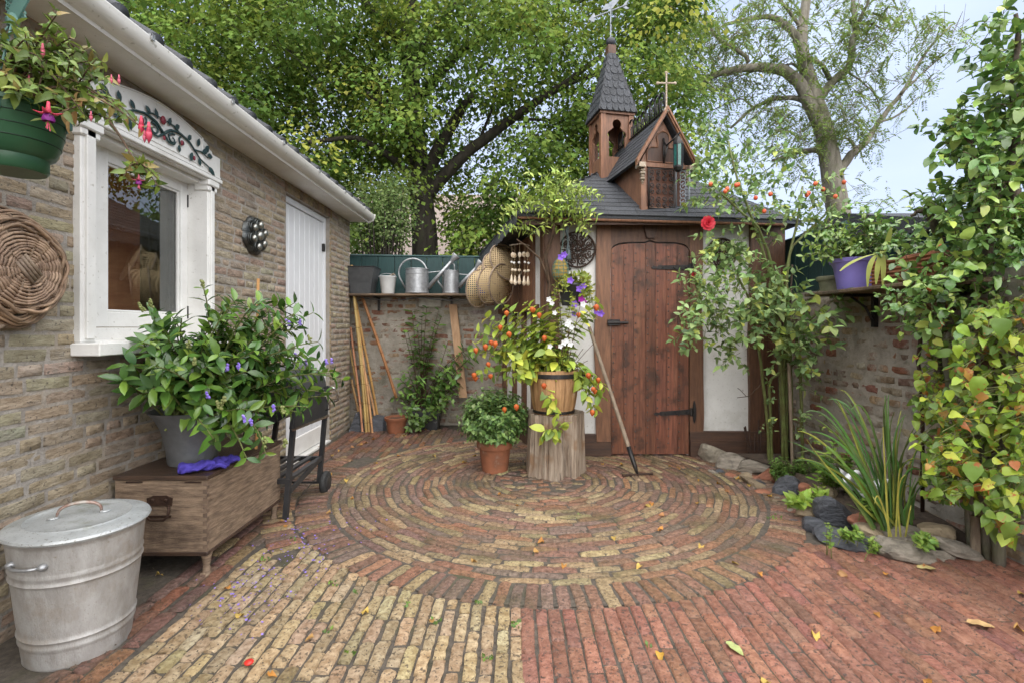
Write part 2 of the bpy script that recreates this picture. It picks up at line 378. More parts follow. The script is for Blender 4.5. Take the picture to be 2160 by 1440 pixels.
m_glove = M("purple_cloth", (.075, .055, .38), (.05, .035, .26), 22, .85, .5, 160)
m_pewter = M("pewter", (.12, .125, .12), (.055, .058, .056), 20, .35, .3, 60, metal=.85)
m_pewter_knob = M("pewter_knob", (.42, .42, .38), (.26, .26, .24), 20, .3, .1, 60, metal=.85)
m_vine_green = M("carved_green", (.020, .045, .050), (.03, .065, .065), 30, .45, .3, 90)
m_vine_red = M("carved_red", (.26, .035, .05), (.17, .02, .035), 30, .45, .2, 90)
m_teal_glass = M("lantern_glass", (.012, .085, .075), (.03, .15, .12), 40, .12, .3, 60, spec=.7)
m_gold = M("gilded", (.22, .165, .11), (.40, .34, .27), 60, .5, .3, 90, metal=.4)
m_grey_metal = M("vane_metal", (.30, .32, .35), (.20, .22, .25), 20, .55, .1, metal=.3)
m_bluepot = M("blue_glaze", (.03, .06, .28), (.02, .04, .18), 9, .18, .05)
m_enamel = M("white_enamel", (.72, .73, .72), (.60, .61, .60), 9, .3, .05)
m_rubber = M("rubber", (.02, .02, .02), (.035, .035, .034), 30, .75, .3, 90)
m_chrome = M("chrome", (.62, .62, .62), (.5, .5, .5), 9, .2, 0, metal=1)
m_slatestone = M("dark_slate_stone", (.10, .105, .118), (.04, .043, .05), 12, .5, 2.0, 22, stretch=(1, 3, 3), c3=(.25, .25, .25), s3=14, t3=(.60, .74), a3=.7)
m_rock_tan = M("tan_rock", (.38, .30, .195), (.19, .145, .095), 12, .85, 2.0, 22, c3=(.10, .085, .06), s3=9, t3=(.56, .72))
m_rock_grey = M("grey_rock", (.32, .28, .23), (.15, .13, .10), 12, .85, 2.2, 20, stretch=(1, 1, 3), c3=(.09, .08, .07), s3=9, t3=(.56, .72))
m_rock_red = M("red_stone", (.33, .14, .08), (.20, .08, .05), 14, .8, 1.5, 26)
m_rock_lichen = M("lichen_boulder", (.38, .335, .26), (.20, .175, .135), 14, .9, 2.0, 24, c3=(.26, .27, .06), s3=6, t3=(.58, .72))
m_candy = M("red_plastic", (.55, .03, .02), None, rough=.3)

# ------------------------------------------------------------------ templates
def brick_tmpl(mat, seed, rough=1.0, n=(5, 3)):
    r = np.random.default_rng(seed); nx, ny = n
    xs = np.linspace(-.5 + .035, .5 - .035, nx); ys = np.linspace(-.5 + .10, .5 - .10, ny)
    V = []; idx = {}
    for j, y in enumerate(ys):
        for i, x in enumerate(xs):
            ex = i in (0, nx - 1); ey = j in (0, ny - 1)
            V.append((x + r.normal(0, .008 * rough) * (1 if ex else .5), y + r.normal(0, .03 * rough) * (1 if ey else .5), r.normal(0, .09 * rough) - (.22 * rough if (ex and ey) else 0)))
            idx[i, j] = len(V) - 1
    Fc = [(idx[i, j], idx[i + 1, j], idx[i + 1, j + 1], idx[i, j + 1]) for j in range(ny - 1) for i in range(nx - 1)]
    ring = [(i, 0) for i in range(nx)] + [(nx - 1, j) for j in range(1, ny)] + [(i, ny - 1) for i in range(nx - 2, -1, -1)] + [(0, j) for j in range(ny - 2, 0, -1)]
    out = []
    for (i, j) in ring:
        x, y, z = V[idx[i, j]]
        if i == 0: x = -.5 + abs(r.normal(0, .01))
        if i == nx - 1: x = .5 - abs(r.normal(0, .01))
        if j == 0: y = -.5 + abs(r.normal(0, .035 * rough))
        if j == ny - 1: y = .5 - abs(r.normal(0, .035 * rough))
        V.append((x, y, -1.0)); out.append(len(V) - 1)
    k = len(ring)
    Fc += [(idx[ring[a]], out[a], out[(a + 1) % k], idx[ring[(a + 1) % k]]) for a in range(k)]
    return Tmpl("brick", V, [f for f in Fc], mat)
T_house = [brick_tmpl(m_housebrick, s, .9) for s in range(6)]
T_old = [brick_tmpl(m_oldbrick, s + 20, 1.5) for s in range(6)]
T_pave = [brick_tmpl(m_pave, s + 40, 1.3) for s in range(8)]
T_yel = [brick_tmpl(m_pave_yel, s + 140, 1.5) for s in range(8)]
T_red = [brick_tmpl(m_pave_red, s + 60, .9) for s in range(5)]
T_brick = [brick_tmpl(m_brick, s + 80, .6) for s in range(4)]

def pal(n, cols, wts, jit=.12):
    c = np.array(cols)[rng.choice(len(cols), n, p=np.array(wts) / np.sum(wts))]
    return np.clip(c * (1 + rng.normal(0, jit, (n, 1))) * (1 + rng.normal(0, .04, (n, 3))), .01, .9)

# ------------------------------------------------------------------ ground and paving
g = MB(); g.add([(-90, -30, -.004), (90, -30, -.004), (90, 160, -.004), (-90, 160, -.004)], [(0, 1, 2, 3)])
tag(put("ground", g, m_joint), kind="structure")
CX, CY, R0 = .215, 3.69, 1.49
YEL = [(.36, .26, .14), (.31, .22, .12), (.39, .29, .165), (.29, .20, .115)]
RED = [(.245, .12, .085), (.215, .108, .08), (.27, .115, .07), (.20, .115, .095), (.30, .145, .08), (.19, .125, .105)]
def sheet(name, poly, z, mat=m_joint):
    m = MB(); m.add([(p[0], p[1], z) for p in poly], [tuple(range(len(poly)))]); return tag(put(name, m, mat), kind="structure")

# the concentric rings
ringbed = sheet("circular_paving", [(CX + 1.67 * math.cos(a), CY + 1.67 * math.sin(a)) for a in np.linspace(0, 2 * math.pi, 120, endpoint=False)], .0165)
pos, d, L, Wd, c = [], [], [], [], []
nr = 23; pitch = (R0 - .31) / nr
def shed_free(x, y): return not (y > 4.52 and x > .25)
for i in range(nr):
    r = .31 + pitch * (i + .5); a = U(0, 6.28); end = a + 2 * math.pi
    while a < end - .05:
        ln = U(.185, .245) * (1 if r > .55 else .72); ln = min(ln, (end - a) * r); am = a + ln / r / 2
        rr = r + U(-.004, .004) + .012 * math.sin(3 * am + i * .28)
        x, y = CX + rr * math.cos(am), CY + rr * math.sin(am)
        if shed_free(x, y) and ln > .06:
            pos.append((x, y, .024 + U(-.003, .003))); tt = am + math.pi / 2 + U(-.045, .045)
            d.append((math.cos(tt), math.sin(tt), U(-.02, .02))); L.append(ln - U(.003, .007)); Wd.append(pitch - U(.003, .007))
        a += ln / r
for q in range(46):                                    # odd small stones in the middle
    for _ in range(30):
        rr = .30 * math.sqrt(U(0, 1)); a = U(0, 6.28); x, y = CX + rr * math.cos(a), CY + rr * math.sin(a)
        if all((x - p[0]) ** 2 + ((y - p[1]) * 1.35) ** 2 > .062 ** 2 for p in pos[-q - 1:]): break
    else: continue
    pos.append((x, y, .022 + U(-.003, .004))); a = U(-.5, .5); d.append((math.cos(a), math.sin(a), 0)); L.append(U(.07, .10)); Wd.append(U(.046, .06))
nring = len(pos)
P = np.array(pos); ccol = pal(nring, YEL + RED, [1.5, 1.5, 1.2, 1.6, 2.2, 2, 1.5, 1.6, .8, 1.2])
def soldier(a0, a1, r0, r1, gap=.062, jitter=.008):
    a = a0; res = []
    while a < a1:
        w = gap * U(.9, 1.1); am = a + w / r0 / 2; rm = (r0 + r1) / 2 + U(-jitter, jitter)
        res.append((CX + rm * math.cos(am), CY + rm * math.sin(am), am + U(-.03, .03), r1 - r0 - U(.002, .018), w - U(.004, .009)))
        a += w / r0
    return res
sol = soldier(math.radians(168), math.radians(388), R0 + .000, R0 + .20) + soldier(math.radians(160), math.radians(219), R0 + .203, R0 + .385, .066)
for s in sol:
    pos.append((s[0], s[1], .024 + U(-.003, .003))); d.append((math.cos(s[2]), math.sin(s[2]), 0)); L.append(s[3]); Wd.append(s[4])
BR_ = np.array((.275, .185, .12)); ccol = np.concatenate([ccol, pal(len(sol), RED + YEL[:2], [2, 2.4, 1.6, 2, 1, 1.4, 1, 1])])
pos, d = np.array(pos), np.array(d)
nz_ = np.array([(U(-.02, .02), U(-.02, .02), 1) for _ in pos])
pieces("brick", "far_bricks", ringbed, T_pave, frames(pos, d, nz_, L, Wd, .012), (ccol * .78 + BR_ * .22) * np.array((1.10, 1.18, 1.2)), 300)

def field(name, x0, x1, y0, y1, keep, cols, wts, tm, pit=.058, ln=(.17, .21), z=.0225, along=0, bedpoly=None, bedz=.0125, wob=.004, maxn=300, ymax=None, gap=(.004, .010)):
    pos, d, L, Wd = [], [], [], []
    x = x0
    while x < x1:
        w = pit * U(.93, 1.07); y = y0 - U(0, .2)
        while y < y1:
            l = U(*ln)
            if ymax is not None:
                ym_ = ymax(x + w / 2)
                if y > ym_ - .04: break
                if y + l > ym_ - .05: l = ym_ - y
            xc, yc = x + w / 2 + U(-wob, wob), y + l / 2
            if along: px, py = x0 + (yc - y0), y0 + (xc - x0)
            else: px, py = xc, yc
            if keep(px, py):
                pos.append((px, py, z + U(-.004, .003))); t = (0 if along else math.pi / 2) + U(-.02, .02)
                d.append((math.cos(t), math.sin(t), U(-.015, .015))); L.append(l - U(gap[0], gap[1])); Wd.append(w - U(gap[0], gap[1]))
            y += l
        x += w
    bed = sheet(name, bedpoly, bedz)
    nz2 = np.array([(U(-.025, .025), U(-.025, .025), 1) for _ in pos])
    pieces("brick", "far_bricks", bed, tm, frames(np.array(pos), np.array(d), nz2, L, Wd, .012), pal(len(pos), cols, wts, .10), maxn)
    return bed
def outc(x, y, r): return (x - CX) ** 2 + (y - CY) ** 2 > r * r
field("yellow_brick_paving", -1.31, .02, 1.10, 3.4, lambda x, y: True, [(.47, .365, .225), (.43, .33, .205), (.50, .395, .255), (.385, .295, .18)], [3, 2.5, 2, 1.2],
      T_yel, .0535, (.11, .18), ymax=lambda x: CY - math.sqrt((1.688 if x > -1.10 else 1.875) ** 2 - (x - CX) ** 2), bedpoly=[(-1.31, 1.0), (.02, 1.0), (.02, 2.6), (-1.31, 3.2)])
field("red_brick_paving", .022, 2.42, 1.10, 3.0, lambda x, y: True, [(.325, .155, .105), (.30, .145, .10), (.345, .168, .112), (.27, .135, .098)], [3, 2.5, 2, 1],
      T_red, .0545, (.14, .205), gap=(.002, .006), ymax=lambda x: min(CY - math.sqrt(max(0, 1.688 ** 2 - (x - CX) ** 2)), 2.62 - .14 * max(0, x - 1.45)), bedpoly=[(.024, 1.0), (2.6, 1.0), (2.6, 2.6), (1.9, 2.9), (.024, 2.9)], wob=.002)
# old red edging and the back corner beside the house
field("house_side_paving", -1.80, -.05, 1.25, 5.48, lambda x, y: ((x < -1.315 and y < 3.0 and x > -1.56) or (y >= 2.9 and outc(x, y, 1.56 if y > 4.25 else 1.93))) and (y > 2.9 or x > -1.56),
      RED + YEL[1:3], [2, 2, 1.5, 2, .8, 1.6, .8, .6], T_pave, .066, (.17, .22), bedpoly=[(-1.85, 1.0), (-1.312, 1.0), (-1.312, 2.9), (-.9, 3.0), (-1.2, 3.7), (-.8, 4.8), (-.05, 5.3), (-.05, 5.5), (-1.85, 5.5)], bedz=.0085, wob=.008)

# ------------------------------------------------------------------ the house on the left
house = thing("brick_house", "low house of rough buff brick with white gutter, window and plank door", "house", (-1.85, 3.5, 0))
WXH = -1.85
def slab(openings, u0, u1, v0, v1):
    "rectangles of a wall with rectangular openings (u0,u1,v0,v1)"
    us = sorted({u0, u1, *[o[0] for o in openings], *[o[1] for o in openings]}); vs_ = sorted({v0, v1, *[o[2] for o in openings], *[o[3] for o in openings]})
    for a, b in zip(us[:-1], us[1:]):
        for c_, e in zip(vs_[:-1], vs_[1:]):
            mu, mv = (a + b) / 2, (c_ + e) / 2
            if not any(o[0] < mu < o[1] and o[2] < mv < o[3] for o in openings): yield a, b, c_, e
wo = (2.16, 2.985, 1.06, 2.05); do = (4.05, 5.0, 0.0, 2.245)
core = MB()
for a, b, c_, e in slab([wo, do], -1.5, 5.62, 0, 2.40): core.bx((WXH - .24, a, c_), (WXH - .008, b, e))
core.bx((-5.5, 5.40, 0), (WXH - .24, 5.62, 2.40)); core.bx((-5.5, -1.5, 0), (WXH - .24, -1.28, 2.40))
wall = put("wall", core, m_mortar, house)
pos, L, Hh = [], [], []
v = .0; row = 0
while v < 2.33:
    hh = .0565 * U(.95, 1.05); y = -.2 - U(0, .21)
    while y < 5.62:
        l = U(.175, .215) if rng.random() > .22 else U(.09, .11)
        e = min(y + l, 5.618); b0 = y
        for o in (wo, do):
            if o[2] - .02 < v + hh / 2 < o[3] + (.075 if o is do else .02):
                if b0 < o[0] < e: e = o[0] - .004
                elif o[0] <= b0 < o[1]: b0 = min(max(b0, o[1] + .004), e)
        if e - b0 > .035:
            pos.append((WXH - .0045 + U(-.003, .003), (b0 + e) / 2, v + hh / 2)); L.append(e - b0 - U(.006, .012)); Hh.append(hh - U(.006, .011))
        y += l
    v += hh; row += 1
P = np.array(pos); n_ = len(P)
colr = pal(n_, [(.395, .325, .24), (.37, .305, .225), (.415, .345, .255), (.35, .285, .21), (.44, .37, .275), (.375, .295, .222)], [3, 3, 2, 2, 1, .8], .055)
mossy = np.clip((1.0 - P[:, 2]) / 1.0, 0, 1)[:, None]
dd = np.array([(0, 1, U(-.02, .02)) for _ in range(n_)]); nn = np.array([(1, U(-.05, .05), U(-.05, .05)) for _ in range(n_)])
pieces("brick", "far_bricks", wall, T_house, frames(P, dd, nn, L, Hh, .0062), colr, 300)
# end face of the house at the passage and the soldier course over the door
pos, L, Hh = [], [], []
y = 4.02
while y < 5.06:
    w = U(.052, .058); pos.append((WXH + U(.000, .006), y + w / 2, 2.292)); L.append(.082); Hh.append(w - .011); y += w
pieces("brick", "far_bricks", wall, T_house, frames(pos, [(0, 0, 1)] * len(pos), [(1, 0, 0)] * len(pos), L, Hh, .018), pal(len(pos), [(.34, .26, .16), (.30, .22, .14)], [1, 1]), 300)
pos = []
for k in range(38): pos.append((WXH - .03, 5.004, .03 + k * .0575))
pieces("brick", "far_bricks", wall, T_house, frames(pos, [(1, 0, 0)] * len(pos), [(0, -1, 0)] * len(pos), .06, .045, .012), pal(len(pos), [(.40, .32, .20), (.33, .25, .16)], [1, 1]), 300)

# eave: soffit, gutter, roof tiles
e = MB(); e.bx((-1.87, -1.5, 2.335), (-1.67, 5.63, 2.352)); e.bx((-1.694, -1.5, 2.352), (-1.67, 5.63, 2.40)); put("soffit", e, m_white, house)
prof = [(-1.665, 2.330), (-1.650, 2.328), (-1.646, 2.342), (-1.630, 2.346), (-1.608, 2.356), (-1.592, 2.372), (-1.583, 2.392), (-1.580, 2.412), (-1.588, 2.420), (-1.596, 2.412), (-1.602, 2.385), (-1.63, 2.365), (-1.665, 2.36)]
gut = MB(); gut.sweep([(p[0], p[1]) for p in prof], (0, -1.5, 0), (0, 5.64, 0), (1, 0, 0), (0, 0, 1)); gutter = put("gutter", gut, m_gutter, house, smooth=35)
cap_ = MB(); cap_.prism([(-1.667, 2.326), (-1.650, 2.324), (-1.60, 2.35), (-1.578, 2.39), (-1.576, 2.424), (-1.667, 2.424)], (0, .012, 0), (0, 5.64, 0)); put("end_cap", cap_, m_gutter, gutter)
for yb in np.arange(.3, 5.6, .62):
    b = MB(); b.bx((-1.63, yb, 2.414), (-1.572, yb + .018, 2.424)); b.bx((-1.576, yb, 2.398), (-1.571, yb + .018, 2.424)); put("bracket", b, m_zinc_can, gutter)
rf = MB(); rf.add([(-1.66, -1.6, 2.415), (-1.66, 5.66, 2.415), (-4.2, 5.66, 3.95), (-4.2, -1.6, 3.95)], [(0, 1, 2, 3)]); rf.add([(-1.70, -1.6, 2.37), (-1.70, 5.66, 2.37), (-4.2, 5.66, 3.86), (-4.2, -1.6, 3.86)], [(3, 2, 1, 0)])
roof = put("roof", rf, m_slate, house)
tv, tf = [], []
for i in range(9):
    a = math.pi * i / 8
    for yy in (0, 1): tv.append((yy, -.5 * math.cos(a), .5 * math.sin(a)))
tf = [(2 * i, 2 * i + 2, 2 * i + 3, 2 * i + 1) for i in range(8)] + [tuple(range(0, 18, 2))[::-1]]
T_tile = [Tmpl("roof_tile", tv, tf, m_slate)]
sl = nrmz(np.array((-2.54, 0, 1.535)))
pos = [(np.array((-1.615, yy, 2.432)) + sl * .32 * k) for k in range(3) for yy in np.arange(-1.45, 5.6, .205)]
pieces("roof_tile", "far_roof_tiles", roof, T_tile, frames(pos, [sl] * len(pos), [(.52, 0, .86)] * len(pos), .34, .10, .075), np.ones((len(pos), 3)), 300)

# window
win = put("window", (lambda m: (m.bx((-1.995, 2.16, 1.06), (-1.94, 2.30, 2.05)), m.bx((-1.995, 2.965, 1.06), (-1.94, 2.985, 2.05)), m.bx((-1.995, 2.16, 2.02), (-1.94, 2.985, 2.05)), m.bx((-1.995, 2.16, 1.06), (-1.94, 2.985, 1.148)), m)[-1])(MB()), m_white, house)
fr = MB()                                              # pilasters with reveals and mouldings
for (a, b) in ((2.095, 2.176), (2.962, 3.03)):
    fr.bx((-1.99, a, 1.085), (-1.825, b, 2.03), .004)
    fr.bx((-1.83, a + .018, 1.10), (-1.812, b - .018, 2.02), .003)
    fr.bx((-1.90, a - .012, 1.96), (-1.812, b + .008, 1.995), .006)
    fr.bx((-1.90, a - .022, 1.99), (-1.802, b + .016, 2.0275), .006)
fr.bx((-1.99, 2.178, 2.0), (-1.86, 2.96, 2.040), .004)
put("frame", fr, m_white, win)
sash = MB()
ys0, ys1, zs0, zs1 = 2.302, 2.963, 1.150, 2.018; gy0, gy1, gz0, gz1 = 2.386, 2.905, 1.223, 1.940
sash.bx((-1.985, ys0, zs0), (-1.945, gy0, zs1), .003); sash.bx((-1.985, gy1, zs0), (-1.945, ys1, zs1), .003)
sash.bx((-1.985, gy0 - .002, gz1), (-1.946, gy1 + .002, zs1), .003); sash.bx((-1.985, gy0 - .002, zs0), (-1.946, gy1 + .002, gz0), .003)
for (a, b, c_, e_) in ((gy0, gy0 + .012, gz0, gz1), (gy1 - .012, gy1, gz0, gz1)): sash.bx((-1.985, a, c_), (-1.955, b, e_), .003)
sash.bx((-1.985, gy0 + .012, gz0), (-1.955, gy1 - .012, gz0 + .012), .003); sash.bx((-1.985, gy0 + .012, gz1 - .012), (-1.955, gy1 - .012, gz1), .003)
put("sash", sash, m_white, win)
mg = bpy.data.materials.new("window_glass"); mg.use_nodes = True; nt = mg.node_tree
for nd in list(nt.nodes): nt.nodes.remove(nd)
o_ = nt.nodes.new("ShaderNodeOutputMaterial"); mxs = nt.nodes.new("ShaderNodeMixShader"); tr = nt.nodes.new("ShaderNodeBsdfTransparent"); gl = nt.nodes.new("ShaderNodeBsdfGlossy"); fz = nt.nodes.new("ShaderNodeFresnel")
fz.inputs["IOR"].default_value = 2.3; gl.inputs["Roughness"].default_value = .0; gl.inputs["Color"].default_value = (.9, .93, .92, 1); tr.inputs["Color"].default_value = (.78, .80, .76, 1)
nt.links.new(fz.outputs[0], mxs.inputs[0]); nt.links.new(tr.outputs[0], mxs.inputs[1]); nt.links.new(gl.outputs[0], mxs.inputs[2]); nt.links.new(mxs.outputs[0], o_.inputs["Surface"])
pn = MB(); pn.add([(-1.968, gy0, gz0), (-1.968, gy1, gz0), (-1.968, gy1, gz1), (-1.968, gy0, gz1)], [(0, 1, 2, 3)]); put("pane", pn, mg, win)
for zz in (1.20, 1.86):
    hg = MB(); hg.bx((-1.955, 2.958, zz), (-1.938, 2.970, zz + .075), .003); put("hinge", hg, m_iron, win)
sill = MB(); sill.bx((-1.99, 2.082, 1.029), (-1.735, 3.10, 1.083), .004); sill.bx((-1.95, 2.10, 1.083), (-1.83, 3.07, 1.092)); put("sill", sill, m_white, win)
# carved crest over the window
y0c, y1c = 2.055, 3.070; ym = (y0c + y1c) / 2
top = [(y0c, 2.185)]
half = [(y0c + .075, 2.185), (y0c + .085, 2.20), (y0c + .105, 2.205), (y0c + .115, 2.222), (y0c + .135, 2.232)]
arc = [(y0c + .135 + (ym - y0c - .135) * t, 2.232 + .060 * math.sin(t * math.pi / 2)) for t in np.linspace(.12, 1, 8)]
left = top + half + arc; right = [(2 * ym - p[0], p[1]) for p in left[::-1][1:]]
poly = left + right + [(y1c, 2.022), (y0c, 2.022)]
cr = MB(); cr.prism(poly, (.035, 0, 0), (-1.85, 0, 0), (0, 1, 0), (0, 0, 1))
crest = put("crest", cr, m_white, win)
rim = MB(); rim.bx((-1.815, y0c - .004, 2.028), (-1.800, y1c + .004, 2.052), .004); rim.bx((-1.815, y0c + .004, 2.056), (-1.807, y1c - .004, 2.066), .002)
inner = [(ym + (p[0] - ym) * .90, 2.08 + (p[1] - 2.022) * .80) for p in left[5:] + right[:-5]]
rim.tube([(-1.814, p[0], p[1]) for p in [(inner[0][0], 2.085)] + inner + [(inner[-1][0], 2.085), (inner[0][0], 2.085)]], .004, 6)
put("moulding", rim, m_white, crest)
vine = MB(); XV = -1.806
def vp(u, w): return (XV, ym + u * .40, 2.155 + w * .055)
def vcurve(pts, r0, r1, k=18):
    pts = np.array([vp(*p) for p in pts]); t = np.linspace(0, 1, len(pts)); tt = np.linspace(0, 1, k)
    vine.tube(np.stack([np.interp(tt, t, pts[:, j]) for j in range(3)], 1), [r0, (r0 + r1) / 2, r1], 6)
def spiral(u, w, s, a0, turns, r):
    vcurve([(u + s * .16 * (1 - t * .8) * math.cos(a0 + turns * 6.28 * t), w + s * (1 - t * .8) * math.sin(a0 + turns * 6.28 * t)) for t in np.linspace(0, 1, 16)], r, r * .5, 28)
for sg in (-1, 1):
    vcurve([(0, -.2), (.12 * sg, .5), (.3 * sg, .75), (.5 * sg, .45), (.62 * sg, -.1), (.75 * sg, -.75), (.95 * sg, -1.1)], .0075, .004)
    vcurve([(0, -.2), (.10 * sg, -.75), (.2 * sg, -.7), (.24 * sg, -.3)], .006, .003)
    spiral(.17 * sg, -.25, .55, 1.2 if sg > 0 else 2, 1.1 * sg, .006); spiral(.36 * sg, .0, .45, 2 if sg > 0 else 1, 1.0 * sg, .005)
    vcurve([(.3 * sg, .75), (.2 * sg, 1.1), (.06 * sg, 1.15)], .005, .003)
    vcurve([(.62 * sg, -.1), (.78 * sg, .1), (.92 * sg, -.2)], .005, .003)
put("vine", vine, m_vine_green, crest, smooth=True)
def flatleaf(mb, u, w, ang, ln, wd):
    p = np.array(vp(u, w)); dx = np.array((0, math.cos(ang), math.sin(ang))); dy = np.array((0, -math.sin(ang), math.cos(ang)))
    pts = []
    for t in (0, .2, .45, .7, 1):
        hw = wd * math.sin(math.pi * min(.98, t * .9 + .06)) if t < 1 else 0
        pts += [p + dx * ln * t + dy * hw, p + dx * ln * t + np.array((.006 * math.sin(math.pi * t), 0, 0)), p + dx * ln * t - dy * hw]
    f = [(3 * i + j, 3 * i + 3 + j, 3 * i + 4 + j, 3 * i + 1 + j) for i in range(4) for j in range(2)]
    mb.add(pts, f)
for sg in (-1, 1):
    for (u, w, an, ln, wd) in ((.95, -1.1, -.5, .07, .018), (.80, .15, .4, .055, .016), (.86, .25, .9, .065, .018), (.92, .1, .1, .05, .016), (.48, .6, .8, .045, .014), (.58, -.5, -1.9, .055, .018), (.70, .5, 1.3, .05, .015), (.10, .9, 1.2, .05, .014), (.72, -.7, -1.2, .045, .015), (.3, -.45, -1.5, .04, .014), (.22, 1.0, .6, .045, .014)):
        lf = MB(); flatleaf(lf, u * sg, w, an if sg > 0 else math.pi - an, ln, wd); put("carved_leaf", lf, m_vine_green, crest, smooth=True)
for (u, w, s) in ((-.02, 1.0, .020), (.34, -.15, .013), (.60, -1.0, .012), (-.38, -.1, .013), (-.62, -.95, .012), (.0, -.6, .010)):
    bd = MB(); bd.ball(np.array(vp(u, w)) + np.array((.004, 0, 0)), s, 8, (.5, .85, 1.15)); put("carved_bud", bd, m_vine_red, crest, smooth=True)
# room behind the glass; unseen far wall left out to let sky light in
room = MB(); room.add([(-2.04, 1.7, .2), (-4.4, 1.7, .2), (-4.4, 4.2, .2), (-2.04, 4.2, .2), (-2.04, 1.7, 2.3), (-4.4, 1.7, 2.3), (-4.4, 4.2, 2.3), (-2.04, 4.2, 2.3)], [(0, 1, 2, 3), (4, 7, 6, 5), (0, 4, 5, 1), (2, 6, 7, 3)])
put("room", room, M("room_wood", (.50, .25, .09), (.34, .15, .05), 3, .6, stretch=(1, 1, 4)), house)
cur = MB()
cp = [(-2.06 - .012 * math.sin(t * 26), 2.74 + t * .30) for t in np.linspace(0, 1, 40)]
cur.add([(p[0], p[1], zz) for p in cp for zz in (1.0, 2.05)], [(2 * i, 2 * i + 1, 2 * i + 3, 2 * i + 2) for i in range(39)])
put("curtain", cur, M("curtain", (.22, .22, .13), (.17, .17, .10), 8, .9, trans=.2), house, smooth=True)

# plank door in the house wall
door = put("door", (lambda m: (m.bx((-1.955, 4.05, .0), (-1.90, 4.10, 2.243)), m.bx((-1.955, 4.955, 0), (-1.893, 5.0, 2.243), .003), m.bx((-1.955, 4.10, 2.19), (-1.893, 4.955, 2.243), .003), m.bx((-1.97, 4.06, .0), (-1.93, 4.99, 2.2)), m)[-1])(MB()), m_door_white, house)
for k in range(8):
    a = 4.10 + k * .107; pk = MB(); pk.bx((-1.94, a + .0015, .02), (-1.908, a + .1055, 2.186), .005); put("plank", pk, m_door_white, door)
kr = MB(); kr.bx((-1.93, 4.09, .03), (-1.898, 4.957, .19), .006); kr.bx((-1.96, 4.05, -.003), (-1.84, 5.0, .022)); put("weatherboard", kr, m_white, door)
for zz in (1.90, .5):
    hg = MB(); hg.bx((-1.912, 4.93, zz), (-1.884, 4.965, zz + .075), .003); put("hinge", hg, m_iron, door)

# ------------------------------------------------------------------ old brick walls
def oldwall(name, label, O, ex, en, length, height, cols, wts, pitch=.072, ln=(.15, .21), maxn=300, thick=.22, seed=0):
    root = thing(name, label, "wall", O); O = np.array(O, float); ex = np.array(ex, float); en = np.array(en, float)
    m = MB(); nu = max(4, int(length / .12)); nv = max(4, int(height / .12)); V = []; Fc = []
    for j in range(nv + 1):
        for i in range(nu + 1): V.append(O + ex * length * i / nu + np.array((0, 0, height * j / nv)) + en * U(-.006, .006))
    Fc = [(j * (nu + 1) + i, j * (nu + 1) + i + 1, (j + 1) * (nu + 1) + i + 1, (j + 1) * (nu + 1) + i) for j in range(nv) for i in range(nu)]
    m.add(V, Fc); m.add([O - en * thick, O + ex * length - en * thick, O + ex * length - en * thick + (0, 0, height), O - en * thick + (0, 0, height), O + en * .0 + (0, 0, height), O + ex * length + (0, 0, height), O + ex * length, O], [(0, 1, 2, 3), (3, 2, 5, 4), (1, 6, 5, 2), (0, 3, 4, 7)])
    core = put("mortar", m, m_mortar_old, root, smooth=True)
    pos, L, Hh = [], [], []; v = .02
    while v < height - .05:
        hh = pitch * U(.9, 1.12); u = -U(0, .15)
        while u < length:
            l = U(*ln) if rng.random() > .3 else U(.09, .12)
            a, b = max(u, .005), min(u + l, length - .005)
            if b - a > .05 and rng.random() > .03:
                pos.append(O + ex * (a + b) / 2 + np.array((0, 0, v + hh / 2 + U(-.004, .004))) + en * U(-.001, .006)); L.append(b - a - U(.012, .03)); Hh.append(hh - U(.012, .026))
            u += l
        v += hh
    n_ = len(pos); dd = np.array([ex + np.array((0, 0, U(-.05, .05))) for _ in range(n_)]); nn = np.array([en + rng.normal(0, .05, 3) for _ in range(n_)])
    pieces("brick", "far_bricks", core, T_old, frames(pos, dd, nn, L, Hh, .013), pal(n_, cols, wts, .10) * .8 + np.array((.30, .235, .175)) * .2, maxn)
    return root
OLD = [(.30, .115, .07), (.25, .11, .08), (.36, .27, .165), (.40, .34, .25), (.30, .24, .18), (.34, .16, .09), (.46, .42, .36), (.20, .14, .11)]
backwall = oldwall("garden_wall", "old weathered brick wall below the shelf of watering cans", (-2.0, 5.85, 0), (1, 0, 0), (0, -1, 0), 2.25, 1.50, OLD, [2, 2, 1.6, 1.2, 1.5, 1.4, 1, 1])
sidewall = oldwall("garden_wall", "old brick wall behind the iris and the rose, with a pot shelf", (2.42, 5.4, 0), (0, -1, 0), (-1, 0, 0), 4.6, 1.44, OLD, [1.2, 1.4, 1.8, 1.2, 2.4, 1, .7, 1.8], pitch=.078)
blk = MB(); blk.bx((-1.12, 5.80, 1.38), (-.85, 5.86, 1.50), .012); put("concrete_block", blk, M("pale_concrete", (.42, .39, .34), (.30, .275, .24), 12, .9, .8, 40), backwall)

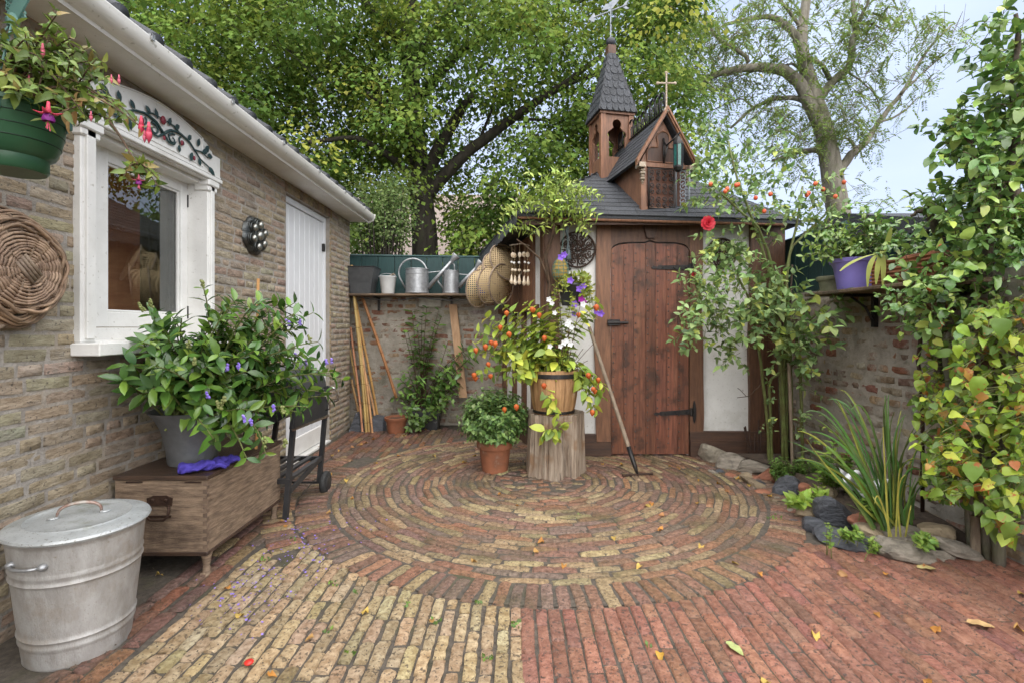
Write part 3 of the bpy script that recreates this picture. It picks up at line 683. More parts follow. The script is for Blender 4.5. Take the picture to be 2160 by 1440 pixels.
# ------------------------------------------------------------------ green board fences and shelves
def fence(label, O, ex, en, length, z0, z1f, bw=.19):
    root = thing("board_fence", label, "fence", O); O = np.array(O, float); ex = np.array(ex, float); en = np.array(en, float); u = 0
    while u < length:
        w = min(bw * U(.95, 1.05), length - u)
        if w < .03: break
        b = MB(); z1 = z1f((u + w / 2) / length); c = O + ex * (u + w / 2) + np.array((0, 0, (z0 + z1) / 2 - O[2])) + en * U(-.003, .003)
        b.box(c, (w - .006 if abs(ex[0]) > .5 else .02, .02 if abs(ex[0]) > .5 else w - .006, z1 - z0), None, .003)
        o = put("board", b, m_green_wood, root); s = U(.8, 1.25); o.color = (s, s, s, 1); u += w
    b = MB(); a, z = O + en * .0, 0
    b.tube([O + np.array((0, 0, z1f(0) + .008 - O[2])), O + ex * length + np.array((0, 0, z1f(1) + .008 - O[2]))], .016, 4); put("capping", b, m_green_wood, root)
    return root
fence("dark green board fence standing on the wall behind the watering cans", (-2.0, 5.90, 1.5), (1, 0, 0), (0, -1, 0), 2.2, 1.50, lambda t: 1.99 - .03 * t)
fence("dark green board fence on the wall behind the purple pot", (2.47, 5.3, 1.44), (0, -1, 0), (-1, 0, 0), 1.6, 1.44, lambda t: 1.92)
sh = thing("wall_shelf", "weathered plank shelf on the back wall carrying watering cans", "shelf", (-1.0, 5.72, 1.50))
b = MB(); b.bx((-1.98, 5.56, 1.500), (-.17, 5.88, 1.524), .004); put("board", b, m_shelf, sh)
for xb in (-1.6, -.75):
    b = MB(); b.bx((xb, 5.62, 1.478), (xb + .025, 5.845, 1.500)); b.bx((xb, 5.82, 1.34), (xb + .025, 5.845, 1.478)); put("bracket", b, m_iron, sh)
cb = MB(); cb.tube([(-1.75 + t * 1.6, 5.61, 1.485 - .035 * math.sin(math.pi * ((t * 2.3) % 1))) for t in np.linspace(0, 1, 40)], .006, 6); put("cable", cb, m_blackplastic, sh, smooth=True)
sh2 = thing("wall_shelf", "rough plank shelf on the right-hand wall under the purple pot", "shelf", (2.3, 3.3, 1.38))
b = MB(); b.bx((2.13, 2.45, 1.372), (2.42, 3.66, 1.396), .005); put("board", b, m_shelf, sh2)
for yb in (3.3, 2.65):
    b = MB(); b.bx((2.20, yb, 1.350), (2.41, yb + .03, 1.370)); b.bx((2.385, yb, 1.15), (2.412, yb + .03, 1.350)); b.tube([(2.39, yb + .015, 1.18), (2.34, yb + .015, 1.28), (2.24, yb + .015, 1.352)], .008, 6); put("bracket", b, m_iron, sh2)

# ------------------------------------------------------------------ the half-timbered shed with its chapel roof
shed = thing("garden_shed", "half timbered shed with studded wooden door and chapel turret roof", "shed", (1.2, 4.4, 0))
YF = 4.40; K = YF / F
def SX(x): return (x - VX) * K
def SZ(y): return H + (VY - y) * K
b = MB(); b.bx((.30, YF + .02, .02), (SX(1289), YF + .12, 2.14)); b.bx((SX(1450), YF + .02, .02), (2.16, YF + .12, 2.14)); b.bx((SX(1289), YF + .02, 1.92), (SX(1450), YF + .12, 2.14))
P0 = np.array((.272, YF)); P1 = np.array((-.13, 5.85)); el = (P1 - P0) / np.linalg.norm(P1 - P0); LL = float(np.linalg.norm(P1 - P0)); nl = np.array((-el[1], el[0])); nl = nl if nl[0] < 0 else -nl
def LP(u, z, off=0.0): q = P0 + el * u + nl * off; return np.array((q[0], q[1], z))
exl = np.array((el[0], el[1], 0)); nl3 = np.array((nl[0], nl[1], 0))
def lbox(mb, u0, u1, z0, z1, o0, o1):
    mb.prism([(u0, z0), (u1, z0), (u1, z1), (u0, z1)], nl3 * (o1 - o0), LP(0, 0, o0), exl, (0, 0, 1)); return mb
lbox(b, .02, LL, .02, 2.06, -.12, -.02)
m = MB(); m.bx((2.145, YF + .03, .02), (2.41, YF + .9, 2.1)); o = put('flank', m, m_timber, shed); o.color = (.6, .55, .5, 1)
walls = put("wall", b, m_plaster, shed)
def wavy(x0, x1, z0, z1, side, amp, ph, n=26):
    L_, R_ = [], []
    for i in range(n + 1):
        t = i / n; z = z0 + (z1 - z0) * t; w = amp * (math.sin(t * 7 + ph) * .6 + math.sin(t * 17 + ph * 2) * .25)
        L_.append((x0 + (w if side in ('l', 'b') else 0), z)); R_.append((x1 + (w if side in ('r', 'b') else 0), z))
    return L_ + R_[::-1]
def timber(name, poly, y0, y1, mat=None, s=1.0):
    m = MB(); m.prism(poly, (0, y1 - y0, 0), (0, y0, 0)); o = put(name, m, mat or m_timber, shed); o.color = (s, s, s, 1); return o
timber("post", wavy(.272, SX(1181), .0, 2.12, 'r', .008, .3), YF - .015, YF + .05, s=.9)
timber("post", wavy(SX(1256), SX(1287.5), .145, 2.08, 'l', .014, 1.6), YF - .02, YF + .04, s=1.35)
timber("post", wavy(SX(1453.5), SX(1481), .20, 2.08, 'r', .014, .2), YF - .02, YF + .04, s=.95)
timber("post", wavy(SX(1580), SX(1609), .20, 2.10, 'l', .012, 2.1), YF - .02, YF + .04, s=.75)
def rect(x0, x1, z0, z1): return [(x0, z0), (x1, z0), (x1, z1), (x0, z1)]
timber("rail", rect(.25, SX(1256), .145, .21), YF - .03, YF + .03, m_timber_h, .9)
timber("plinth", rect(.25, SX(1287), .0, .145), YF - .045, YF + .03, m_timber_h, .8)
timber("rail", rect(SX(1453.5), SX(1611), .155, .235), YF - .03, YF + .03, m_timber_h, 1.0)
timber("plinth", rect(SX(1453.5), SX(1612), .0, .155), YF - .045, YF + .03, m_timber_h, .85)
DX0, DX1 = SX(1288), SX(1452.5); DXC = (DX0 + DX1) / 2
def arch(x):
    t = min(1, abs((x - DXC) / ((DX1 - DX0) / 2))); return 1.815 + .075 * math.sqrt(max(0, 1 - t ** 5)) + .016 * max(0, 1 - t * 7)
xs_ = np.linspace(DX0, DX1, 41)
timber("lintel", [(DX1 + .115, arch(DX1)), (DX1 + .115, 2.055), (DX0 - .05, 2.055), (DX0 - .05, arch(DX0))] + [(x, arch(x) + .010) for x in xs_], YF - .017, YF + .04, s=.72)
timber("plaster_strip", rect(SX(1293), SX(1442), 2.057, 2.085), YF - .012, YF + .04, m_plaster)
timber("bracket", [(DXC - .035, 1.93), (DXC + .035, 1.93), (DXC + .065, 2.05), (DXC - .065, 2.05)], YF - .045, YF - .018, s=.45)
# the door
dr = MB(); dr.prism([(DX0 + .004, .03), (DX1 - .004, .03)] + [(x, arch(x) - .012) for x in xs_[::-1][1:-1]], (0, .03, 0), (0, YF + .012, 0)); door2 = put("door", dr, m_timber, shed); door2.color = (.3, .3, .3, 1)
edges = [DX0 + .003] + [DX0 + .003 + (DX1 - DX0 - .006) * f for f in (.155, .285, .44, .57, .71, .85)] + [DX1 - .003]
for a, c in zip(edges[:-1], edges[1:]):
    xx = np.linspace(a + .0012, c - .0012, 9); m = MB(); m.prism([(xx[0], .035), (xx[-1], .035)] + [(x, arch(x) - .004) for x in xx[::-1]], (0, -.022, 0), (0, YF + .010, 0))
    o = put("plank", m, m_door_wood, door2); s = U(.8, 1.3); o.color = (s, s * U(.93, 1.03), s * U(.9, 1.05), 1)
st = MB()
for i, a in enumerate(edges[:-1]):
    for j in range(26):
        z = .10 + j * .068 + (i % 2) * .03
        for x in (a + .018,):
            if z < arch(x) - .03: st.ball((x + U(-.004, .004), YF - .0125, z + U(-.008, .008)), .007, 6, (1, .6, 1))
tag(put("studs", st, m_pewter, door2, smooth=True), kind="stuff")
def strap(xe, x0, z, tilt=0.0):
    m = MB(); zt = lambda x: z + tilt * (x - x0)
    top = [(x0 + .16 * 0, 0)]
    prof = [(xe, .004), (xe + .02, .016), (xe + .045, .006), (xe + .06, .017), (x0, .022)]
    poly = [(x, zt(x) + w) for x, w in prof] + [(x, zt(x) - w) for x, w in prof[::-1]]
    m.prism(poly, (0, -.010, 0), (0, YF - .0125, 0)); m.tube([(x0 + .004, YF - .02, z - .035), (x0 + .004, YF - .02, z + .035)], .012, 8)
    pl = [(x0 + .016, z - .07), (x0 + .026, z - .1), (x0 + .036, z - .07), (x0 + .042, z - .03), (x0 + .042, z + .03), (x0 + .036, z + .07), (x0 + .026, z + .1), (x0 + .016, z + .07)]
    m.prism(pl, (0, -.012, 0), (0, YF - .021, 0))
    for xb in (xe + .1, (xe + x0) / 2 + .03, x0 - .03, x0 + .028): m.ball((xb, YF - .026 if xb < x0 else YF - .034, zt(xb)), .009, 8, (1, .5, 1))
    put("strap_hinge", m, m_iron, door2)
strap(SX(1373), SX(1453), SZ(565)); strap(SX(1378), SX(1456), SZ(867), .06)
lt = MB(); lt.bx((SX(1280), YF - .045, SZ(687)), (SX(1306), YF - .021, SZ(674)), .004); lt.tube([(SX(1279), YF - .05, SZ(681)), (SX(1323), YF - .04, SZ(681))], .011, 8); lt.bx((SX(1312), YF - .035, SZ(684)), (SX(1317), YF - .012, SZ(678))); put("bolt_latch", lt, m_iron, door2)
# left flank: siding above, plaster bays below
lw = MB()
for i in range(7):
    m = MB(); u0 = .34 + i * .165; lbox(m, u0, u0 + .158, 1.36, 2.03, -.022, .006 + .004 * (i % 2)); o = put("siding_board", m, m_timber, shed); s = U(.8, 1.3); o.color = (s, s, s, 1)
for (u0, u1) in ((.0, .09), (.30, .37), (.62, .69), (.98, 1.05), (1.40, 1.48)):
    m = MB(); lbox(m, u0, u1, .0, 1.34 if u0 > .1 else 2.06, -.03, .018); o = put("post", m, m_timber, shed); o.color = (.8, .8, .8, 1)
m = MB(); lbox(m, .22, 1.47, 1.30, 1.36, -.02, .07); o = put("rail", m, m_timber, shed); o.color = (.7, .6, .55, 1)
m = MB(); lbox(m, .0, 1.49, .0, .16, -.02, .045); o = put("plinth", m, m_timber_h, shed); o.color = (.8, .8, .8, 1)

# main roof
FL, FR, BR, BL, BL2, BR2 = map(np.array, ((.02, 4.20, 2.115), (2.30, 4.20, 2.055), (2.86, 4.95, 2.20), (-.42, 5.95, 1.995), (.1, 6.9, 2.0), (2.9, 6.9, 2.2)))
A1, A2 = np.array((1.0, 5.25, 2.84)), np.array((1.55, 5.3, 2.84))
rm = MB(); up = np.array((0, 0, -.03))
V = [FL, FR, BR, BR2, BL2, BL, A1, A2]; rm.add(V, [(0, 1, 7, 6), (1, 2, 7), (2, 3, 7), (3, 4, 6, 7), (4, 5, 6), (5, 0, 6)]); rm.add([v + up for v in V[:6]], [(5, 4, 3, 2, 1, 0)])
rm.add(V[:6] + [v + up for v in V[:6]], [(i, (i + 1) % 6, 6 + (i + 1) % 6, 6 + i) for i in range(6)])
roof2 = put("roof", rm, m_felt, shed)
tb = [(-.5, 0, .0), (.5, 0, .0), (.5, 1, .0), (-.5, 1, .0), (-.5, 0, 1), (.5, 0, 1), (.5, 1, .15), (-.5, 1, .15)]
T_tab = [Tmpl("shingle", tb, [(4, 5, 6, 7), (0, 1, 5, 4), (1, 2, 6, 5), (3, 0, 4, 7)], m_shingle, False)]
def tabs(tri, parent, pw=.26, ph=.095, name="shingle", tm=None, over=1.5, th=.007):
    "rows of shingles on a planar polygon whose first edge is the eave"
    tri = [np.array(p, float) for p in tri]; e0, e1 = tri[0], tri[1]; ex = nrmz(e1 - e0); nn = nrmz(np.cross(e1 - e0, tri[2] - e0)); nn = nn if nn[2] > 0 else -nn
    ey = np.cross(nn, ex); 
    if np.dot(tri[2] - e0, ey) < 0: ey = -ey
    q = [(np.dot(p - e0, ex), np.dot(p - e0, ey)) for p in tri]; vmax = max(p[1] for p in q); mats = []
    v = 0; r = 0
    while v < vmax - ph * .5:
        vm = v + ph * .5; xs2 = []
        for (a, c) in zip(q, q[1:] + q[:1]):
            if (a[1] - vm) * (c[1] - vm) < 0: xs2.append(a[0] + (c[0] - a[0]) * (vm - a[1]) / (c[1] - a[1]))
        if len(xs2) >= 2:
            lo, hi = min(xs2), max(xs2); nb = max(1, round((hi - lo) / pw)); w = (hi - lo) / nb; off = 0
            cuts = [lo] + [lo + w * (i + (.5 if r % 2 else 0)) for i in range(0 if r % 2 else 1, nb)] + [hi]
            for a, c in zip(cuts[:-1], cuts[1:]):
                if c - a < .01: continue
                p = e0 + ex * (a + c) / 2 + ey * (v - .008) + nn * (.002 + U(0, .0015)); A = np.eye(4); A[:3, 0] = ex * (c - a - .003); A[:3, 1] = ey * ph * over; A[:3, 2] = nn * th; A[:3, 3] = p; mats.append(A)
        v += ph; r += 1
    s = rng.uniform(.75, 1.3, (len(mats), 1)); pieces(name, "far_shingles", parent, tm or T_tab, mats, np.repeat(s, 3, 1), 300)
tabs([FL, FR, A2, A1], roof2); tabs([BL, FL, A1], roof2); tabs([FR, BR, A2], roof2)
fb = MB(); fb.bx((.06, 4.235, 2.02), (2.28, 4.26, 2.055)); put("fascia", fb, m_timber_h, shed)
fb = MB(); fb.tube([FL + (.0, .012, -.04), FR + (0, .012, -.04)], .012, 6); put("eave_strip", fb, m_chapel, shed)
pos = [FL + (BL - FL) * t + np.array((-.0, 0, -.05)) for t in np.linspace(0, 1, 46)]
pieces("eave_slate", "far_slates", roof2, T_tab, frames(pos, [nrmz(BL - FL)] * 46, [(-1, -.25, .15)] * 46, .04, rng.uniform(.10, .15, 46), .012) @ np.array([[1, 0, 0, 0], [0, 1, 0, -.55], [0, 0, 1, 0], [0, 0, 0, 1.0]]), np.repeat(rng.uniform(.6, 1.5, (46, 1)), 3, 1), 100)

# dormer like a small chapel
ya = nrmz(np.array((-.205, .98, 0))); xa = np.array((ya[1], -ya[0], 0)); D0 = np.array((1.31, 4.34, 0))
def DP(u, v, z): return D0 + xa * u + ya * v + np.array((0, 0, z))
hw, zb, ze, za, rl = .205, 2.14, 2.60, 3.02, 1.12
dm = MB(); dm.prism([(-hw, zb), (hw, zb), (hw, ze), (0, za - .06), (-hw, ze)], ya * .95, DP(0, .03, 0), xa)
dormer = put("dormer", dm, m_chapel, shed)
for s in (-1, 1):                                      # roof slopes with shingles
    e0, e1, t1, t0 = DP(s * .275, -.03, 2.575), DP(s * .275, .80, 2.575), DP(0, rl, za), DP(0, -.03, za)
    sl_ = MB(); nn = nrmz(np.cross(e1 - e0, t0 - e0)); nn = nn if nn[2] > 0 else -nn
    sl_.add([e0, e1, t1, t0, e0 - nn * .02, e1 - nn * .02, t1 - nn * .02, t0 - nn * .02], [(0, 1, 2, 3), (7, 6, 5, 4), (0, 4, 5, 1), (1, 5, 6, 2), (2, 6, 7, 3), (3, 7, 4, 0)]); put("dormer_roof", sl_, m_felt, dormer)
    tabs([e0, e1, t1, t0], dormer, .085, .062, th=.006)
    m = MB(); d0, d1 = DP(s * .285, -.05, 2.555), DP(0, -.05, za + .012); m.prism([(0, 0), (1, 0), (1, 1), (0, 1)], ya * .03, d0 - (0, 0, .03), d1 - d0, np.array((0, 0, .055))); m.prism([(0, 0), (1, 0), (1, 1), (0, 1)], ya * .03, d0 - (0, 0, .005) - ya * .015, d1 - d0, np.array((0, 0, .028))); o = put("barge_board", m, m_chapel, dormer); o.color = (1.15, 1.1, 1, 1)
    m = MB(); m.bx((-.03, -.05, -.02), (.03, .03, .02)); mm = MB(); mm.add(np.array([DP(s * .235 + p[0], p[1] - .01, 2.535 + p[2]) for p in np.concatenate(m.v)]), m.f); cp_ = MB()
    for (r_, z_) in ((.024, 2.50), (.028, 2.475), (.02, 2.45), (.024, 2.425), (.014, 2.40), (.008, 2.385)): mm.ball(DP(s * .215, -.012, z_), r_, 8, (1, 1, .7))
    put("corbel", mm, m_gold, dormer, smooth=30)
m = MB(); m.prism([(-.235, 2.535), (.235, 2.535), (.235, 2.572), (-.235, 2.572)], ya * .03, DP(0, -.005, 0), xa); o = put("cornice", m, m_chapel, dormer)
# the pointed trefoil niche: a flat panel, recess shade put into its colour
def disc(u, z, r, n=20, a0=0, a1=2 * math.pi): return [(u + r * math.cos(a), z + r * math.sin(a)) for a in np.linspace(a0, a1, n)]
m = MB(); nc = disc(0, 2.80, .062, 18, -.6, math.pi + .6); nc = [(.155, 2.59), (.155, 2.66)] + [(.10 + .055 * math.cos(a), 2.66 + .06 * math.sin(a)) for a in np.linspace(.2, 1.6, 6)] + [(.055, 2.72)] + nc + [(-.055, 2.72)] + [(-.10 + .055 * math.cos(a), 2.66 + .06 * math.sin(a)) for a in np.linspace(1.6, 2.95, 6)] + [(-.155, 2.66), (-.155, 2.59)]
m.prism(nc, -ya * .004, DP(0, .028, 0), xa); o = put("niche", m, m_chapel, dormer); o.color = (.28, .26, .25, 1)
m = MB(); m.tube([DP(p[0], .022, p[1]) for p in nc + nc[:1]], .007, 6); o = put("niche_moulding", m, m_chapel, dormer); o.color = (.9, .9, .9, 1)
m = MB(); m.prism([(-.20, zb), (.20, zb), (.20, zb + .05), (-.20, zb + .05)], ya * .03, DP(0, -.005, 0), xa); m.prism([(-hw - .02, 0), (-hw + .03, 0), (-hw + .03, .43), (-hw - .02, .43)], ya * .04, DP(0, -.01, zb), xa); o = put("base_board", m, m_chapel, dormer)
def scroll(mb, f, u, z, r, a0, turns, sgn, rad=.0045, k=26):
    mb.tube([f(u + r * (1 - .78 * t) * math.cos(a0 + sgn * turns * 6.283 * t), z + r * (1 - .78 * t) * math.sin(a0 + sgn * turns * 6.283 * t)) for t in np.linspace(0, 1, k)], rad, 5)
def grille(f, u0, u1, z0, z1, name, parent, mat, cols_, rows):
    m = MB(); um = (u0 + u1) / 2
    m.tube([f(u0, z0), f(u1, z0), f(u1, z1), f(u0, z1), f(u0, z0)], .007, 6)
    w = (u1 - u0) / cols_; h = (z1 - z0) / rows
    for i in range(cols_):
        for j in range(rows):
            sg = 1 if (i % 2) == 0 else -1; cu, cz = u0 + w * (i + .5), z0 + h * (j + .5)
            scroll(m, f, cu - sg * w * .05, cz + h * .22, min(w, h) * .40, -math.pi / 2, 1.35, sg); scroll(m, f, cu + sg * w * .05, cz - h * .22, min(w, h) * .40, math.pi / 2, 1.35, sg)
    return put(name, m, mat, parent, smooth=True)
fg = lambda u, z: DP(u, -.012, z)
gr = grille(fg, -.155, .085, 2.175, 2.52, "grille_door", dormer, m_iron, 4, 3)
m = MB(); m.prism([(-.16, 2.17), (.20, 2.17), (.20, 2.53), (-.16, 2.53)], ya * .01, DP(0, .015, 0), xa); o = put("door_panel", m, m_chapel, dormer); o.color = (.55, .42, .38, 1)
oa = nrmz(xa * .75 - ya * .66); fo = lambda u, z: DP(.10, -.02, 0) + oa * (u) + np.array((0, 0, z))
grille(fo, .0, .11, 2.185, 2.50, "grille_door", dormer, m_grey_metal, 1, 4)
# lantern on a bracket
lan = thing("lantern", "hexagonal green glass lantern hanging in front of the chapel gable", "lantern", DP(.055, -.13, 2.63))
lc = DP(.055, -.13, 0)
m = MB(); m.tube([DP(.0, .02, 2.78), DP(.0, -.03, 2.72), DP(.03, -.08, 2.75), DP(.07, -.14, 2.80), lc + (0, 0, 2.79), lc + (0, 0, 2.765)], .008, 6); m.tube([DP(0, .02, 2.60), DP(0, -.01, 2.64), DP(.01, -.03, 2.72)], .009, 6); m.tube([DP(0, .015, 2.58), DP(0, .015, 2.80)], .009, 6); put("bracket", m, m_iron, lan, smooth=True)
m = MB(); m.lathe(lc, [(.02, 2.475), (.034, 2.49), (.036, 2.52), (.040, 2.70), (.037, 2.715)], 6); put("glass", m, m_teal_glass, lan)
m = MB(); m.lathe(lc, [(.012, 2.465), (.03, 2.475), (.042, 2.50), (.042, 2.515)], 6); m.lathe(lc, [(.046, 2.695), (.043, 2.715), (.03, 2.74), (.008, 2.77)], 6)
for i in range(6): a = i * math.pi / 3; m.tube([lc + (.037 * math.cos(a), .037 * math.sin(a), 2.50), lc + (.041 * math.cos(a), .041 * math.sin(a), 2.70)], .006, 4)
put("frame", m, m_iron, lan)
# ridge cresting and cross
for i in range(11):
    v0 = .05 + i * .088; m = MB(); hgt = .20 + .03 * math.sin(i)
    m.tube([DP(0, v0 + .045 * (1 - math.cos(t)) - .045, za + .0 + (hgt * .72 if 0 < t < math.pi else 0) + .045 * math.sin(t)) for t in (0, 1e-3, .5, 1.0, 1.57, 2.1, 2.6, math.pi - 1e-3, math.pi)], .009, 6)
    m.tube([DP(0, v0, za), DP(0, v0, za + hgt * .6)], .007, 5); scroll(m, lambda u, z: DP(0, v0 + u, za + z), .0, hgt * .5, .026, math.pi, .9, -1, .004, 14)
    put("cresting_hoop", m, m_iron, dormer, smooth=True)
m = MB(); m.tube([DP(0, .02, za + .02), DP(0, 1.05, za + .02)], .010, 6); put("cresting_rail", m, m_iron, dormer)
cx_ = DP(0, -.03, za); m = MB(); m.box(cx_ + (0, 0, .175), (.015, .012, .30), None, .003); m.box(cx_ + (0, 0, .24), (.15, .012, .015), None, .003)
for p in ((-.075, .24), (.075, .24), (0, .33)): m.ball(cx_ + (p[0], 0, p[1]), .015, 8, (1, .5, 1))
m.box(cx_ + (0, 0, .0), (.05, .05, .04), None, .006); put("cross", m, m_gold, dormer)

# turret with spire
yaw = math.radians(10); tx = np.array((math.cos(yaw), math.sin(yaw) * .0 + -math.sin(-yaw) * .6, 0)); tx = nrmz(tx); ty = np.array((-tx[1], tx[0], 0)); T0 = np.array((1.0, 5.17, 0))
tx, ty = np.array((math.cos(.12), math.sin(-.0) + .10, 0)), None; tx = nrmz(tx); ty = np.array((-tx[1], tx[0], 0)); ty = nrmz(np.array((-.2, .98, 0))); tx = np.array((ty[1], -ty[0], 0))
def TP(u, v, z): return T0 + tx * u + ty * v + np.array((0, 0, z))
def tbox(mb, u0, u1, v0, v1, z0, z1): return mb.prism([(u0, z0), (u1, z0), (u1, z1), (u0, z1)], ty * (v1 - v0), TP(0, v0, 0), tx)
tw = MB(); tbox(tw, -.165, .165, -.165, .165, 2.58, 2.86); turret = put("turret", tw, m_chapel, shed)
for su in (-1, 1):
    for sv in (-1, 1):
        m = MB(); tbox(m, su * .15 - .025, su * .15 + .025, sv * .15 - .025, sv * .15 + .025, 2.60, 3.30); o = put("turret_post", m, m_chapel, turret); o.color = (1.15, 1.1, 1.05, 1)
for k, (ax, ay) in enumerate(((tx, ty), (ty, -tx), (-tx, -ty), (-ty, tx))):
    fO = T0 - ay * .165                                # one face with a trefoil opening
    h = [(-.13, 2.86)]; 
    tre = [(-.085, 2.86), (-.085, 3.06)] + [(-.05 + .05 * math.cos(a), 3.08 + .05 * math.sin(a)) for a in np.linspace(math.pi, 1.9, 5)] + [(.0 + .048 * math.cos(a), 3.19 + .05 * math.sin(a)) for a in np.linspace(math.pi + .7, -.7, 11)] + [(.05 + .05 * math.cos(a), 3.08 + .05 * math.sin(a)) for a in np.linspace(1.24, 0, 5)] + [(.085, 3.06), (.085, 2.86)]
    lp = [(-.13, 2.86), (-.13, 3.30), (0, 3.30)] + [p for p in tre[len(tre) // 2::-1]]; rp = [(0, 3.30), (.13, 3.30), (.13, 2.86)] + [p for p in tre[:len(tre) // 2 - 1:-1]]
    m = MB(); m.prism(lp, ay * .02, fO + ay * .003, ax); m.prism(rp, ay * .02, fO + ay * .003, ax); put("arch_panel", m, m_chapel, turret)
m = MB(); tbox(m, -.185, .185, -.185, .185, 3.285, 3.315); put("eave_board", m, m_chapel, turret)
apx = TP(0, 0, 4.06); hs = .20; cs = [TP(-hs, -hs, 3.31), TP(hs, -hs, 3.31), TP(hs, hs, 3.31), TP(-hs, hs, 3.31)]; ts = [TP(a * .03, b * .03, 3.99) for a, b in ((-1, -1), (1, -1), (1, 1), (-1, 1))]
m = MB(); m.add(cs + ts, [(0, 1, 5, 4), (1, 2, 6, 5), (2, 3, 7, 6), (3, 0, 4, 7), (3, 2, 1, 0)]); spire = put("spire", m, m_felt, turret)
rv = [(-.5, 1, 0), (.5, 1, 0), (.5, .3, 0), (.36, .08, 0), (.12, 0, 0), (-.12, 0, 0), (-.36, .08, 0), (-.5, .3, 0)]; rt = [(p[0], p[1], 1 - .8 * p[1]) for p in rv]
T_scale = [Tmpl("shingle", rv + rt, [tuple(range(8, 16))] + [(i, (i + 1) % 8, 8 + (i + 1) % 8, 8 + i) for i in range(1, 8)], m_shingle, False)]
for k in range(4): tabs([cs[k], cs[(k + 1) % 4], ts[(k + 1) % 4], ts[k]], turret, .068, .088, tm=T_scale, over=1.55, th=.009)
m = MB()
for k in range(4): m.tube([cs[k] + (0, 0, .0), ts[k]], .009, 5)
put("hip_strip", m, m_slate, turret)
m = MB(); tbox(m, -.042, .042, -.042, .042, 3.965, 4.06); o = put("spire_cap", m, m_chapel, turret); o.color = (.5, .5, .5, 1)
m = MB(); m.ball(TP(0, 0, 4.105), .05, 14); put("ball", m, m_slate, turret, smooth=True)
vane = thing("weathervane", "pale metal weathervane with arrow and bird on top of the spire", "weathervane", TP(0, 0, 4.15))
m = MB(); m.tube([TP(0, 0, 4.15), TP(0, 0, 4.50)], .007, 6); put("rod", m, m_grey_metal, vane)
va = nrmz(np.array((1, -.1, .33))); vc = TP(0, 0, 4.43)
m = MB(); m.tube([vc - va * .18, vc + va * .18], .007, 6); m.prism([(-.24, 0), (-.18, .05), (-.16, .0), (-.18, -.05)], (0, .006, 0), vc, va, (0, 0, 1)); m.prism([(.12, .0), (.17, .045), (.20, .045), (.16, 0), (.20, -.045), (.17, -.045)], (0, .006, 0), vc, va, (0, 0, 1)); put("arrow", m, m_grey_metal, vane)
m = MB(); bp = [(-.13, .03), (-.07, .10), (-.02, .085), (.03, .12), (.07, .21), (.12, .24), (.13, .20), (.17, .19), (.13, .16), (.12, .08), (.06, .03), (.02, .0), (-.04, .015)]
m.prism([(p[0] * .75, p[1] * .75 + .02) for p in bp], (0, .008, 0), vc, va, (0, 0, 1)); put("bird", m, m_grey_metal, vane)
for du in (-1, 1):
    m = MB(); a_ = nrmz(np.array((.3, 1 * du, 0))); m.tube([TP(0, 0, 4.30), TP(0, 0, 4.30) + a_ * .12], .005, 5); scroll(m, lambda u, z: TP(0, 0, 4.30 + z) + a_ * (.1 + u), 0, .02, .025, 0, 1, 1, .004, 12); put("direction_arm", m, m_grey_metal, vane)

# round iron wall ornaments
def medallion(label, c, R):
    root = thing("iron_rosette", label, "wall ornament", c); c = np.array(c, float)
    f = lambda u, z: c + np.array((u, 0, z))
    m = MB(); ang = np.linspace(0, 2 * math.pi, 41); m.tube([f(R * math.cos(a), R * math.sin(a)) for a in ang], .009, 6, False); put("rim", m, m_rustiron, root, smooth=True)
    m = MB()
    for i in range(8):
        a = i * math.pi / 4; m.tube([f(r * math.cos(a), r * math.sin(a)) for r in (.02, R * .5, R)], .005, 5)
        for sg in (-1, 1):
            b_ = a + sg * .30; scroll(m, f, R * .73 * math.cos(b_), R * .73 * math.sin(b_), R * .19, a + (math.pi if sg > 0 else 0), 1.2, sg, .0055, 20)
            b_ = a + sg * .36; scroll(m, f, R * .36 * math.cos(b_), R * .36 * math.sin(b_), R * .14, a, 1.1, -sg, .005, 16)
    m.tube([f(R * .52 * math.cos(a), R * .52 * math.sin(a)) for a in ang], .004, 5, False); m.ball(c, .022, 8, (1, .5, 1)); put("scrollwork", m, m_rustiron, root, smooth=True)
medallion("round rusty iron rosette on the plaster beside the hanging feeder", (SX(1218), YF - .005, SZ(527)), .155)
medallion("round rusty iron rosette half hidden by the rose leaves", (SX(1522), YF - .005, SZ(535)), .13)

# ------------------------------------------------------------------ galvanised bin
BC = np.array((-1.572, 1.80, 0.0)); rz = lambda a: np.array(((math.cos(a), -math.sin(a), 0), (math.sin(a), math.cos(a), 0), (0, 0, 1)))
binn = thing("galvanised_bin", "dented grey galvanised bin with lid standing by the brick wall", "bin", BC)
RB = rz(-.57)
prof = [(.148, .012), (.152, .004), (.158, .012)]
for z in np.linspace(.02, .43, 60):
    r = .155 + (.203 - .155) * (z / .44) ** .9
    for zz in (.085, .112, .305, .330): r += .0055 * math.exp(-((z - zz) / .0045) ** 2)
    prof.append((r, float(z)))
prof += [(.206, .436), (.209, .442), (.206, .448), (.198, .446)]
m = MB(); m.lathe(BC, prof, 72, 1.03, .95, RB, True, .004); put("body", m, m_zinc, binn, smooth=50)
m = MB(); m.lathe(BC, [(.206, .442), (.216, .446), (.219, .452), (.215, .459), (.19, .468), (.165, .468), (.158, .473), (.15, .468), (.10, .472), (.0, .474)], 64, 1.03, .95, RB); lid = put("lid", m, m_zinc_lid, binn, smooth=40)
dv = nrmz(np.array((math.sin(.57) + .6, math.cos(.57) * .8, 0)))
